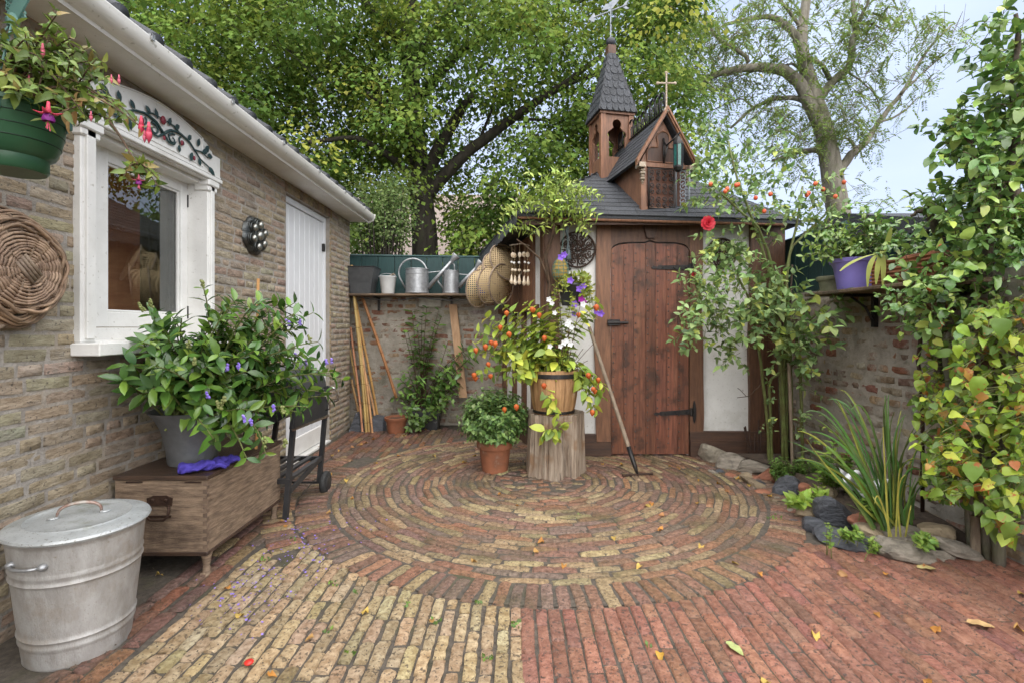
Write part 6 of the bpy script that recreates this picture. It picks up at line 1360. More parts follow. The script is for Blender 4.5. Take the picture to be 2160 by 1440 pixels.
for (x, y) in ((875, 890), (885, 905), (860, 905), (895, 880), (905, 860), (930, 850), (845, 870), (850, 850), (870, 830), (865, 885), (955, 850), (945, 835)): pt.shoot(bez(G(885, 910), W(x, y, 5.25), .08, 7), 6, .065, .3, 1.1, (.003, .0015), 2, .2, .8)
pt.done(cl_, m_stem_green, 60)

# wisteria over the shed corner
wi = thing("wisteria", "wisteria with pale green feathered leaves climbing over the shed eave", "climber", (.25, 4.25, 0)); pt = Plant(L_pinna, [(.40, .50, .11), (.31, .42, .09), (.48, .56, .15)], [2, 2, 1.2])
m = MB(); P_ = [W(1158, 900, 4.32) * (1, 1, 0), W(1152, 700, 4.32), W(1160, 600, 4.32), W(1150, 540, 4.30), W(1165, 500, 4.25), W(1170, 470, 4.2)]; m.tube(P_, [.02, .016, .012], 8); m.tube([W(1158, 600, 4.32), W(1150, 570, 4.30), W(1138, 545, 4.3), W(1110, 520, 4.3), W(1090, 505, 4.3)], [.012, .01, .006], 6); put("vine_trunk", m, m_twig, wi, smooth=True)
def pinnate(pl, p0, p1, n, sz, arch=.04): pl.shoot(bez(p0, p1, arch, 8), n, sz, .2, 1.15, (.003, .001), 2, .15, 1.0, 4, last=1.0)
for i in range(84):
    while True:
        x, y = U(1075, 1245), U(375, 540)
        if ((x - 1163) / 72) ** 2 + ((y - 422) / 52) ** 2 < 1 or (x < 1180 and 1085 < x and 470 < y < 525 and rng.random() < .16): break
    p0 = W(x, y, 4.12 + U(-.1, .15)); an = U(0, 6.28); pinnate(pt, p0, p0 + np.array((.20 * math.cos(an), -.06 + .06 * U(-1, 1), .12 * math.sin(an) - .04)), 6, .07)
for (x, y, x2, y2) in ((1230, 425, 1238, 465), (1220, 430, 1250, 450), (1205, 445, 1240, 455), (1100, 480, 1055, 495), (1090, 490, 1060, 480), (1215, 440, 1208, 425)): pinnate(pt, W(x, y, 4.08), W(x2, y2, 4.02), 6, .055)
pt.done(wi, m_stem_green, 150)

# ------------------------------------------------------------------ flower bed and its stones
bedp = [(1.74, 4.36), (1.82, 4.15), (1.97, 3.9), (2.0, 3.6), (1.97, 3.3), (1.90, 3.0), (1.92, 2.8), (2.04, 2.66), (2.25, 2.56), (2.425, 2.48), (2.425, 2.8), (2.425, 3.4), (2.425, 4.0), (2.30, 4.38)]
bc = np.array((2.1, 3.4)); V = []; Fc = []; nb = len(bedp)
for s, z in ((1, -.002), (.93, .05), (.75, .10), (.45, .11), (.15, .10)):
    for p in bedp: q = bc + (np.array(p) - bc) * s; V.append((min(q[0], 2.425), q[1], z + (U(-.012, .012) if s < 1 else 0)))
V.append((*bc, .1)); Fc = [(i * nb + j, i * nb + (j + 1) % nb, (i + 1) * nb + (j + 1) % nb, (i + 1) * nb + j) for i in range(4) for j in range(nb)] + [(4 * nb + j, 4 * nb + (j + 1) % nb, 5 * nb) for j in range(nb)]
m = MB(); m.add(V, Fc); tag(put("flower_bed", m, m_soil, smooth=True), kind="structure")
def rock(label, x, y, Y, w, h, mat, roll=0.0, yawr=0.0, depth=.75, seed=0, lump=.12, cat="stone"):
    r = np.random.default_rng(seed + 300); bm = bmesh.new(); bmesh.ops.create_icosphere(bm, subdivisions=3, radius=1); c = W(x, y, Y); w *= 1.18; h *= 1.2; sx = w * Y / F / 2; sz = h * Y / F / 2; sy = min(sx, .16) * depth
    ks = r.normal(0, 1, (7, 3)) * 1.6; phs = r.uniform(0, 6.28, 7); cut = nrmz(r.normal(0, 1, (9, 3))); cd = r.uniform(.60, .82, 9)
    for v in bm.verts:
        p = np.array(v.co)
        for n_, d_ in zip(cut, cd):
            ex = np.dot(p, n_) - d_
            if ex > 0: p = p - n_ * ex * .95
        p = p * (1 + lump * sum(math.sin(np.dot(k_, p) * 1.5 + f_) for k_, f_ in zip(ks, phs)) / 5)
        p = p * (1 + r.normal(0, .022)); v.co = p * (sx, sy, sz)
    me = bpy.data.meshes.new("stone"); bm.to_mesh(me); bm.free(); R_ = Matrix.Rotation(yawr, 4, 'Z') @ Matrix.Rotation(roll, 4, 'Y'); me.transform(R_); me.transform(Matrix.Translation(tuple(c)))
    o = put("stone", me, mat, None, smooth=22); return tag(o, label, cat, "stones edging the flower bed")
rocks = [("pale lichen spotted boulder at the end of the row beside the shed door", 1499, 957, 4.28, 62, 46, m_rock_lichen, .2, 0, 1), ("rounded grey boulder next to the lichen spotted one", 1545, 978, 4.05, 58, 42, m_rock_grey, .1, .1, 1), ("flat pale grey slab over the broken red brick", 1598, 987, 3.92, 84, 30, m_rock_grey, .0, -.2, 1),
 ("broken red brick standing under the flat pale slab", 1622, 1009, 3.74, 38, 40, m_rock_red, .1, 0, 1), ("small red stone left of the broken brick", 1591, 1011, 3.78, 38, 24, m_rock_red, .3, 0, 1), ("long low tan stone at the paving edge under the red stones", 1603, 1030, 3.62, 84, 24, m_rock_tan, .6, .2, .8), ("small flat red stone behind the slate", 1658, 1011, 3.70, 38, 16, m_rock_red, 0, 0, 1),
 ("blue black slate rock leaning among red stones", 1658, 1034, 3.42, 58, 56, m_slatestone, .5, .2, .8), ("reddish wedge stone beside the leaning black slate", 1692, 1030, 3.38, 36, 26, m_rock_red, .4, 0, .9), ("brown clay shard lying behind the big slate", 1742, 1041, 3.12, 62, 34, m_rock_tan, .35, .2, .8), ("small brown stone below the black slate", 1642, 1056, 3.34, 36, 22, m_rock_grey, .2, 0, .8),
 ("cream tan stone left of the big slate", 1712, 1083, 2.98, 60, 40, m_rock_tan, .1, 0, .9), ("big dark slate slab tilted over the other stones", 1765, 1086, 2.86, 92, 62, m_slatestone, .75, .1, .7), ("squat dark grey block at the paving edge", 1714, 1112, 2.80, 50, 38, m_slatestone, 0, 0, 1), ("long dark grey rock lying under the tilted slate", 1784, 1137, 2.63, 106, 42, m_slatestone, .18, 0, .9),
 ("smooth red brown cobble beside the tilted slate", 1824, 1099, 2.74, 54, 24, m_rock_red, .12, 0, 1), ("brown stone wedged under the red brown cobble", 1838, 1124, 2.66, 58, 28, m_rock_tan, .3, 0, 1), ("yellowish tan stone right of the red brown cobble", 1865, 1116, 2.68, 46, 34, m_rock_tan, .5, 0, .9), ("rounded beige stone on top of the long grey slab", 1910, 1129, 2.61, 72, 38, m_rock_grey, .1, 0, 1),
 ("smooth pinkish brown stone topmost near the hydrangea", 1983, 1126, 2.60, 64, 34, m_rock_tan, .15, 0, 1), ("long ridged grey slab at the bottom of the edging", 1908, 1160, 2.50, 122, 44, m_rock_grey, .18, 0, .8), ("knobbly grey stone end beside the ridged slab", 1985, 1173, 2.47, 58, 26, m_rock_grey, .3, 0, .8), ("pointed grey stone at the end of the edging under the hydrangea", 2018, 1158, 2.50, 96, 36, m_rock_grey, .42, 0, .8),
 ("loose red shard lying on the paving before the boulders", 1497, 997, 4.0, 34, 16, m_rock_red, .1, .3, 1)]
for i, r_ in enumerate(rocks): rock(*r_, seed=i)
for k in range(30):
    t = k / 29; path = np.array([(1480, 985), (1540, 1000), (1600, 1030), (1640, 1060), (1690, 1105), (1740, 1145), (1820, 1165), (1900, 1180), (1990, 1185), (2050, 1180)], float); q_ = np.array([np.interp(t * 9, np.arange(10), path[:, j]) for j in range(2)]) + rng.normal(0, 7, 2); Yq = G(q_[0], q_[1])[1] + .04
    o = rock("small angular stone chip packed between the larger edging stones", q_[0], q_[1] - 5, Yq, U(16, 34), U(10, 18), [m_rock_tan, m_rock_grey, m_slatestone, m_rock_red, m_rock_grey][k % 5], U(-.5, .5), U(-.5, .5), 1.0, 100 + k)
    o["group"] = "stone chips in the bed edging"
rock("round brown ball resting between the grey boulders", 1575, 968, 4.12, 22, 21, m_rustiron, 0, 0, 1.0, 77, .02, "ball")
rock("walnut lying on the red brick paving", 1775, 1213, G(1775, 1221)[1], 20, 18, M("walnut", (.36, .20, .08), (.24, .12, .05), 60, .6, .6, 90), 0, 0, 1.0, 78, .04, "walnut")["group"] = "small things on the paving"

# ------------------------------------------------------------------ rose beside the shed door
ro = thing("rose_bush", "tall shrub rose with one red bloom and orange hips beside the shed door", "rose bush", (2.0, 4.0, 0)); pt = Plant(L_rose, [(.25, .36, .13), (.19, .30, .11), (.32, .43, .17), (.42, .48, .11), (.13, .22, .09)], [3, 3, 2, 1.3, 1]); ce = []
canes = [[(1625, 960, 3.95), (1612, 850, 3.9), (1600, 740, 3.85), (1580, 640, 3.8), (1540, 560, 3.75)], [(1628, 955, 3.95), (1625, 800, 3.9), (1690, 760, 3.85)], [(1655, 950, 3.95), (1650, 760, 3.9), (1640, 620, 3.85), (1600, 480, 3.8), (1560, 380, 3.85), (1540, 300, 3.9)], [(1672, 945, 3.9), (1668, 820, 3.85), (1660, 700, 3.8), (1655, 560, 3.8), (1680, 450, 3.8), (1690, 390, 3.8)], [(1660, 950, 3.95), (1662, 700, 3.9), (1620, 540, 3.85), (1600, 480, 3.8), (1520, 410, 3.75)], [(1695, 945, 3.85), (1690, 780, 3.8), (1680, 700, 3.75), (1740, 640, 3.7)], [(1650, 950, 3.95), (1655, 650, 3.85), (1665, 520, 3.8), (1760, 420, 3.75)], [(1660, 950, 3.95), (1645, 700, 3.85), (1480, 640, 3.7)]]
m = MB()
for c in canes:
    P_ = np.array([W(*q) for q in c]); P_[0, 2] = .03; t_ = np.linspace(0, 1, len(P_)); tt = np.linspace(0, 1, 20); m.tube(np.stack([np.interp(tt, t_, P_[:, j]) for j in range(3)], 1) + np.cumsum(rng.normal(0, .003, (20, 3)), 0), [.013, .011, .007], 7)
put("cane", m, m_stem_green, ro, smooth=True)
def rose_leafgroup(pl, p, sz, d=None):
    d = nrmz(rng.normal(0, 1, 3) + np.array((0, -.4, -.1))) if d is None else d; pl.shoot(bez(p, p + d * sz * 2.6, .01, 5), 3, sz, .35, 1.1, (.0018, .001), 2, .1, .9, 4); pl.leaf(p + d * sz * 2.6, d, np.array((0, -.3, .9)), sz * 1.1)
DENS = .82; SZ = 1.3
def region(n, cx, cy, rx, ry, Y0, Y1, sz, pl, fn=rose_leafgroup):
    for _ in range(int(n * DENS)):
        a = U(0, 6.28); r = math.sqrt(U(0, 1)); fn(pl, W(cx + rx * r * math.cos(a), cy + ry * r * math.sin(a), U(Y0, Y1)), sz * SZ * U(.8, 1.15))
region(75, 1525, 680, 75, 75, 3.5, 3.9, .046, pt); region(50, 1480, 640, 30, 70, 3.5, 3.8, .040, pt); region(75, 1610, 620, 75, 65, 3.5, 3.95, .05, pt); region(45, 1660, 700, 70, 60, 3.5, 3.9, .05, pt); region(40, 1560, 560, 60, 45, 3.6, 3.9, .046, pt); region(65, 1560, 410, 85, 55, 3.6, 4.0, .042, pt); region(40, 1640, 430, 80, 60, 3.6, 4.0, .042, pt); region(36, 1500, 370, 40, 75, 3.9, 4.2, .045, pt); region(36, 1590, 320, 90, 50, 3.8, 4.1, .04, pt); region(36, 1720, 430, 60, 50, 3.6, 3.9, .04, pt); region(18, 1700, 740, 30, 50, 3.5, 3.7, .05, pt); region(10, 1735, 630, 25, 25, 3.4, 3.6, .06, pt); region(14, 1510, 520, 30, 40, 3.7, 3.9, .046, pt); region(26, 1500, 300, 40, 30, 4.2, 4.5, .045, pt); region(12, 1470, 650, 18, 60, 3.5, 3.7, .045, pt)
region(16, 1700, 850, 20, 90, 3.6, 3.8, .03, pt); region(12, 1615, 850, 15, 80, 3.8, 3.9, .025, pt)
pt.done(ro, m_stem_green, 300)
m_rosered = M("rose_red", (.50, .012, .03), (.60, .05, .07), 40, .55, trans=.15)
def rosebloom(c, s, root):
    m = MB(); c = np.array(c)
    for ring, (n, rr, tilt) in enumerate(((9, 1, .25), (8, .75, .55), (6, .5, .9), (4, .28, 1.2))):
        for i in range(n):
            a = 6.283 * i / n + ring * .4; o = np.array((math.cos(a), 0, math.sin(a))); f_ = np.array((0, -1, 0)); t_ = np.array((-math.sin(a), 0, math.cos(a))); b0 = c + f_ * s * .12 * ring; tip = b0 + (o * math.cos(tilt) + f_ * math.sin(tilt)) * s * rr; mid = (b0 + tip) / 2 + f_ * s * .08
            m.add([b0, mid - t_ * s * rr * .38, tip - t_ * s * rr * .22 + f_ * s * .05, tip + t_ * s * rr * .22 + f_ * s * .05, mid + t_ * s * rr * .38], [(0, 1, 2, 3, 4)])
    return put("bloom", m, m_rosered, root, smooth=True)
rosebloom(W(1492, 472, 3.62), .055, ro); rosebloom(W(1463, 580, 3.6), .018, ro)
m_hip = M("rose_hip", (.55, .07, .03), (.62, .14, .05), 30, .35)
for (x, y) in ((1499, 389), (1530, 404), (1534, 399), (1553, 391), (1557, 390), (1594, 418), (1612, 446), (1625, 410), (1705, 408), (1702, 412), (1736, 400), (1720, 388), (1780, 385), (1762, 415)): m = MB(); m.ball(W(x, y, 3.6), .016, 8, (1, 1, 1.1)); put("rose_hip", m, m_hip, ro, smooth=True)
st_ = thing("garden_stake", "grey wooden stake supporting the rose beside the dark stems", "stake", W(1668, 970, 3.75) * (1, 1, 0)); m = MB(); m.tube([W(1673, 975, 3.8) * (1, 1, 0), W(1664, 765, 3.75)], .012, 6); put("stick", m, m_stick, st_)
m = MB()
for i in range(4): m.tube(np.array([W(1650 + 5 * i, 948, 4.0) * (1, 1, 0) + (0, 0, .02), W(1648 + 4 * i, 850, 3.98), W(1640 + 6 * i, 760, 3.95), W(1636 + 10 * i, 690, 3.9), W(1630 + 14 * i, 560, 3.9)]) + rng.normal(0, .01, (5, 3)), [.014, .012, .007], 6)
put("old_stem", m, M("dark_stem", (.05, .035, .025), (.09, .065, .045), 20, .9, .6, 40), ro, smooth=True)

# feathery ground cover, small leafy plants, dry canes
gc = thing("fern_clump", "low feathery bright green ground cover at the foot of the rose", "plant", (2.15, 3.75, .08)); pt = Plant(L_small, [(.17, .30, .07), (.12, .23, .05), (.24, .36, .09)], [2, 2, 1])
for _ in range(150):
    x, y = U(1625, 1730), U(965, 1010); p = W(x, y, 3.55 + U(0, .2)); b_ = p * (1, 1, 0) + (0, 0, .05); pt.shoot(bez(b_, p + rng.normal(0, .02, 3), .03, 5), 5, .026, .3, 1.1, (.002, .001), 2, .2, .7, 4)
pt.done(gc, m_stem_green, 60)
def leafyclump(name, label, spots, sz, cols, tm, Y, n=3, base=.06, maxn=60):
    q = thing(name, label, "plant", W(*spots[0], Y) * (1, 1, 0) + (0, 0, base)); pl = Plant(tm, cols, [1] * len(cols)); 
    for (x, y) in spots:
        for _ in range(n): p = W(x + U(-8, 8), y + U(-8, 8), Y + U(-.06, .06)); pl.shoot(bez(p * (1, 1, 0) + np.array((U(-.04, .04), .02, base)), p, .02, 6), 5, sz, .35, 1.15, (.0025, .0012), 2, .3, .8, 4)
    pl.done(q, m_stem_green, maxn); return q
LG = [(.20, .32, .06), (.14, .25, .05), (.28, .38, .08)]
leafyclump("leafy_plant", "light green narrow leaved plant left of the iris", [(1740, 960), (1760, 940), (1780, 965), (1800, 985), (1770, 985), (1745, 985), (1790, 950), (1805, 1000), (1830, 1010)], .085, LG, L_cam, 3.1, 4, .08)
leafyclump("leafy_plant", "bright green seedling sprouting between the black slates", [(1675, 1055), (1700, 1045), (1720, 1035), (1690, 1060), (1735, 1045)], .075, [(.30, .42, .07), (.24, .36, .06)], L_ovate, 2.96, 2, .10)
leafyclump("leafy_plant", "small green weed on the long dark rock", [(1790, 1125), (1800, 1130), (1810, 1122)], .045, LG, L_ovate, 2.5, 2, .06)
leafyclump("leafy_plant", "small green weed hanging over the ridged grey slab", [(1945, 1130), (1955, 1140), (1940, 1150), (1960, 1150)], .05, LG, L_ovate, 2.43, 3, .10)
leafyclump("leafy_plant", "pale weed rosette below the iris blades", [(1880, 1080), (1890, 1090), (1870, 1090), (1835, 1065), (1825, 1050)], .07, LG, L_cam, 2.70, 3, .10)
leafyclump("leafy_plant", "tiny clover tuft at the paving edge before the stones", [(1840, 1140), (1850, 1155), (1845, 1148), (1885, 1170), (1750, 1108)], .03, LG, L_small, 2.46, 3, .01, 30)
dc = thing("dry_stalks", "cut dry brown stalks standing before the shed corner", "dry stalks", W(1590, 955, 4.2) * (1, 1, 0)); m = MB()
for (x, y, x2, y2) in ((1580, 955, 1570, 900), (1582, 950, 1572, 898), (1585, 952, 1580, 905), (1600, 955, 1600, 885), (1592, 952, 1592, 915), (1603, 950, 1606, 912)): m.tube([W(x, y, 4.2), W(x2, y2, 4.22)], .006, 6)
put("stalks", m, m_rustiron, dc); m = MB(); m.tube([W(1608, 808, 4.2), W(1580, 835, 4.2), W(1555, 838, 4.2)], [.005, .003], 5); m.tube([W(1575, 836, 4.2), W(1562, 822, 4.2), W(1556, 818, 4.2)], .003, 5); put("twig", m, m_twig, dc)

# ------------------------------------------------------------------ iris
ir = thing("iris_clump", "clump of long arching sword leaves with dry yellow tips", "plant", WX(1880, 1085, 2.05) * (1, 1, 0) + (0, 0, .09)); ib = np.array((2.02, 2.72, .09))
m_blade = M("iris_blade", (.13, .24, .06), (.09, .17, .05), 14, .42, .1, 60, tint=True, trans=.18)
def blade(pts, w, cl, dry=None):
    P_ = np.array(pts, float); t_ = np.linspace(0, 1, len(P_)); tt = np.linspace(0, 1, 16)
    if len(P_) == 3: C = (1 - tt)[:, None] ** 2 * P_[0] + 2 * (tt * (1 - tt))[:, None] * P_[1] + tt[:, None] ** 2 * P_[2]
    else: C = np.stack([np.interp(tt, t_, P_[:, j]) for j in range(3)], 1)
    T = nrmz(np.gradient(C, axis=0)); S = nrmz(np.cross(T, np.array((.25, -1, .1)))); m = MB(); V = []
    for i in range(16): ww = w * (1 - tt[i] ** 2.2) * .5 + .0008; V += [C[i] - S[i] * ww, C[i] + np.array((0, -.004, 0)), C[i] + S[i] * ww]
    m.add(V, [(3 * i + j, 3 * i + j + 1, 3 * i + 4 + j, 3 * i + 3 + j) for i in range(15) for j in range(2)]); o = put("blade", m, m_blade, ir, smooth=True); o.color = (*cl, 1); return o
bl = [((1870, 1060), (1780, 850), (1690, 905)), ((1865, 1060), (1790, 780), (1700, 830)), ((1870, 1060), (1810, 800), (1745, 800)), ((1880, 1060), (1840, 780), (1775, 820)), ((1880, 1050), (1850, 740), (1770, 815)), ((1885, 1050), (1880, 780), (1850, 830)), ((1860, 1065), (1790, 900), (1670, 925)), ((1890, 1060), (1900, 900), (1925, 860)), ((1895, 1060), (1910, 880), (1950, 960)), ((1900, 1060), (1915, 860), (1900, 940)), ((1885, 1060), (1850, 950), (1855, 1045)), ((1875, 1060), (1880, 930), (1870, 945)), ((1905, 1060), (1925, 940), (1930, 900)), ((1910, 1060), (1940, 920), (1975, 1000)), ((1850, 1060), (1800, 950), (1700, 920)), ((1880, 1060), (1830, 860), (1720, 870)), ((1895, 1060), (1890, 860), (1905, 850)), ((1870, 1060), (1840, 930), (1760, 930)), ((1900, 1060), (1910, 930), (1920, 1010)), ((1885, 1060), (1865, 900), (1835, 910)), ((1890, 1055), (1860, 1000), (1850, 990)), ((1905, 1055), (1920, 1000), (1935, 1000))]
for i, b3 in enumerate([tuple((p[0] + U(-14, 14) * k, p[1] + U(-14, 14) * k) for k, p in enumerate(q3)) for q3 in bl + bl + bl]):
    Y0 = 2.62 + U(-.06, .10); g3 = (U(.8, 1.3), U(.85, 1.2), U(.7, 1.2)); p0, p1, p2 = W(*b3[0], Y0 + .05), W(b3[1][0] - 22, b3[1][1] + 66, Y0 + U(-.1, .1)), W(b3[2][0], b3[2][1] + 25, Y0 + U(-.15, .1)); p0[2] = .08; p0[0] += U(-.05, .05); blade((p0, p1, p2), U(.010, .019), g3 if i % 6 else (3.0, 1.7, 1.2))
for (a, b_, c3_) in (((1890, 1055), (1895, 980), (1900, 985)), ((1900, 1060), (1885, 1010), (1910, 1000)), ((1875, 1060), (1865, 960), (1862, 900)), ((1910, 1060), (1925, 1040), (1920, 1075)), ((1880, 1060), (1850, 1010), (1845, 1060))):
    p0, p1, p2 = W(*a, 2.55), W(*b_, 2.52), W(*c3_, 2.50); p0[2] = .08; blade((p0, p1, p2), .012, (3.6, 1.8, 1.4))
bag = thing("plastic_bag", "crumpled white plastic sheet half hidden behind the iris", "bag", W(1830, 1010, 2.95)); bm = MB(); V = []
for i in range(7):
    for j in range(5): V.append(W(1770 + 18 * i + 6 * j, 985 + 13 * j + 8 * math.sin(i * 2 + j) + 5 * i, 2.92 + .07 * math.sin(i * 1.7 + j * 2.1)))
bm.add(V, [(i * 5 + j, i * 5 + j + 1, (i + 1) * 5 + j + 1, (i + 1) * 5 + j) for i in range(6) for j in range(4)]); put("sheet", bm, m_enamel, bag, smooth=True)

# ------------------------------------------------------------------ climbing hydrangea and climbing rose on the right
DENS = 3.7; SZ = .76
hy = thing("climbing_hydrangea", "climbing hydrangea with heart shaped leaves scorched orange along the wall", "climber", (2.25, 2.45, 0)); pt = Plant(L_heart, [(.30, .42, .05), (.22, .34, .05), (.16, .27, .05), (.40, .46, .06), (.46, .26, .06), (.42, .15, .06), (.11, .19, .04)], [3.2, 3, 2.4, 1.6, .5, .45, 1.6]); m = MB()
for c in ([(2085, 1150, 2.42), (2080, 1000, 2.42), (2060, 800, 2.45), (2040, 650, 2.5)], [(2115, 1170, 2.36), (2110, 1000, 2.38), (2130, 850, 2.35), (2120, 700, 2.35)], [(2060, 1120, 2.5), (2050, 950, 2.5), (2000, 850, 2.55), (1990, 700, 2.6)]):
    P_ = np.array([W(*q) for q in c]); P_[0, 2] = 0; t_ = np.linspace(0, 1, 4); tt = np.linspace(0, 1, 14); m.tube(np.stack([np.interp(tt, t_, P_[:, j]) for j in range(3)], 1) + np.cumsum(rng.normal(0, .006, (14, 3)), 0), [.026, .022, .012], 8)
put("trunk", m, m_bark2, hy, smooth=True)
def heartleaf(pl, p, sz):
    b_ = p + np.array((U(.03, .09), U(-.03, .05), U(0, .05))); pl.m.tube([b_, p], .0018, 4, False); pl.ns += 1; pl.leaf(p, np.array((U(-1, .8), U(-.9, .3), -U(-.1, 1.0))), np.array((-.45 + U(-.6, .6), -.55 + U(-.6, .5), .75 + U(-.4, .5))), sz * U(.65, 1.1))
region(46, 2080, 780, 85, 130, 2.15, 2.5, .075, pt, heartleaf); region(26, 1985, 760, 55, 90, 2.45, 2.7, .065, pt, heartleaf); region(60, 2060, 960, 105, 110, 2.12, 2.5, .07, pt, heartleaf); region(32, 1980, 900, 60, 75, 2.3, 2.6, .065, pt, heartleaf); region(26, 2120, 1060, 45, 75, 2.1, 2.35, .075, pt, heartleaf); region(30, 2000, 1010, 60, 50, 2.3, 2.6, .055, pt, heartleaf); region(16, 2130, 680, 40, 50, 2.2, 2.4, .08, pt, heartleaf); region(26, 2140, 900, 25, 140, 2.2, 2.4, .075, pt, heartleaf); region(12, 1960, 830, 40, 60, 2.5, 2.6, .05, pt, heartleaf); region(46, 2090, 860, 80, 220, 2.3, 2.55, .065, pt, heartleaf); region(14, 1990, 1000, 60, 60, 2.45, 2.6, .05, pt, heartleaf)
for (x, y) in ((2127, 1125), (2110, 700), (2060, 820), (2050, 1000)): pt.leaf(W(x, y - 25, 2.1), np.array((0, -.1, -1)), np.array((-.3, -.9, .3)), .085)
pt.cull(lambda p: p[0] < 2.415); pt.done(hy, m_stem_green, 300)
po = thing("wooden_post", "short rotten grey post stumps under the hydrangea", "post", W(2075, 1150, 2.46) * (1, 1, 0))
for (x, h_) in ((2058, .22), (2090, .20), (2112, .17)): m = MB(); c0 = W(x, 1150, 2.46) * (1, 1, 0); m.lathe(c0, [(.022, 0), (.021, h_ * .6), (.018, h_)], 9, lump=.06); put("stump", m, m_stick, po, smooth=50)
DENS = 1.35; SZ = 1.2
cr_ = thing("climbing_rose", "climbing rose with rounded leaves hanging over the top of the right-hand wall", "climber", (2.4, 2.8, 1.2)); pt = Plant(L_rosegl, [(.21, .34, .10), (.16, .28, .085), (.30, .43, .12), (.39, .49, .12), (.11, .19, .07)], [3, 3, 2.2, 1.5, 1.2]); m = MB()
for c in ([(1990, 840, 2.72), (1985, 700, 2.7), (1990, 600, 2.7), (1995, 500, 2.7), (1985, 440, 2.7)], [(1985, 700, 2.7), (2040, 640, 2.65), (2090, 560, 2.6), (2130, 480, 2.6)], [(2060, 620, 2.6), (2080, 450, 2.5), (2140, 300, 2.4), (2150, 150, 2.4)], [(1995, 500, 2.7), (1960, 440, 2.7), (1920, 450, 2.75)], [(2080, 450, 2.5), (2040, 330, 2.5), (2010, 250, 2.5)], [(2140, 480, 2.4), (2155, 300, 2.35), (2160, 50, 2.3)]):
    P_ = np.array([W(*q) for q in c]); t_ = np.linspace(0, 1, len(P_)); tt = np.linspace(0, 1, 14); m.tube(np.stack([np.interp(tt, t_, P_[:, j]) for j in range(3)], 1) + np.cumsum(rng.normal(0, .008, (14, 3)), 0), [.022, .018, .008], 8)
put("trunk", m, M("rose_bark", (.13, .10, .075), (.07, .055, .04), 14, .9, .8, 40), cr_, smooth=True)
def rl(pl, p, sz): rose_leafgroup(pl, p, sz)
region(105, 2110, 330, 80, 120, 2.25, 2.8, .046, pt, rl); region(90, 2070, 470, 100, 90, 2.3, 2.9, .046, pt, rl); region(75, 2040, 600, 105, 70, 2.3, 2.8, .042, pt, rl); region(50, 2145, 180, 45, 90, 2.2, 2.6, .048, pt, rl); region(36, 1950, 560, 60, 50, 2.6, 3.0, .042, pt, rl); region(22, 1930, 640, 50, 40, 2.5, 2.8, .040, pt, rl); region(14, 1880, 510, 50, 40, 2.9, 3.3, .036, pt, rl); region(12, 1790, 480, 60, 35, 3.3, 3.6, .034, pt, rl); region(22, 1850, 500, 45, 38, 3.0, 3.4, .036, pt, rl); region(24, 2010, 300, 30, 60, 2.4, 2.6, .046, pt, rl); region(12, 1960, 440, 35, 35, 2.6, 2.8, .04, pt, rl); region(50, 2130, 450, 60, 120, 2.35, 2.7, .05, pt, rl); region(10, 2110, 80, 50, 50, 2.3, 2.4, .045, pt, rl)
pt.done(cr_, m_twig, 300)
for (x, y) in ((1985, 520), (2150, 110), (1960, 610), (2000, 600)): m = MB(); m.ball(W(x, y, 2.4), .011, 8); put("rose_hip", m, m_hip, cr_, smooth=True)
lv = thing("trailing_ivy", "mixed leafy plants filling the purple pot and trough on the shelf", "plant", (2.28, 3.3, 1.58)); pt = Plant(L_cam, [(.20, .30, .07), (.26, .36, .08), (.13, .22, .06)], [2, 2, 1])
for _ in range(34): p = W(U(1690, 1830), U(440, 560), 3.35 + U(-.15, .15)); pt.shoot(bez(np.array((2.28 + U(-.1, .1), 3.34 + U(-.1, .1), 1.58)), p, .08, 7), 8, .055, .3, 1.0, (.003, .0015), 2, .2, .6)
pt.done(lv, m_stem_green, 90)
ag = thing("strap_plant", "pale yellow strap leaves hanging from the trough beside the purple pot", "plant", (2.22, 3.0, 1.55))
for (x, y, x2, y2, x3, y3) in ((1855, 535, 1830, 545, 1830, 605), (1858, 530, 1850, 560, 1848, 600), (1862, 530, 1865, 560, 1862, 602), (1850, 535, 1800, 545, 1772, 572), (1866, 535, 1875, 500, 1880, 480)):
    Y0 = 2.93; P_ = (W(x, y, Y0), W(x2, y2, Y0 - .05), W(x3, y3, Y0 - .08)); tt = np.linspace(0, 1, 10)[:, None]; C = (1 - tt) ** 2 * P_[0] + 2 * tt * (1 - tt) * P_[1] + tt ** 2 * P_[2]; mm = MB(); V = []
    for i in range(10): ww = .016 * math.sin(math.pi * (i + 1) / 11); V += [C[i] - (ww, 0, 0), C[i] + (ww, 0, 0)]
    mm.add(V, [(2 * i, 2 * i + 1, 2 * i + 3, 2 * i + 2) for i in range(9)]); put("blade", mm, M("pale_blade", (.44, .48, .13), (.36, .38, .10), 10, .5, trans=.25), ag, smooth=True)

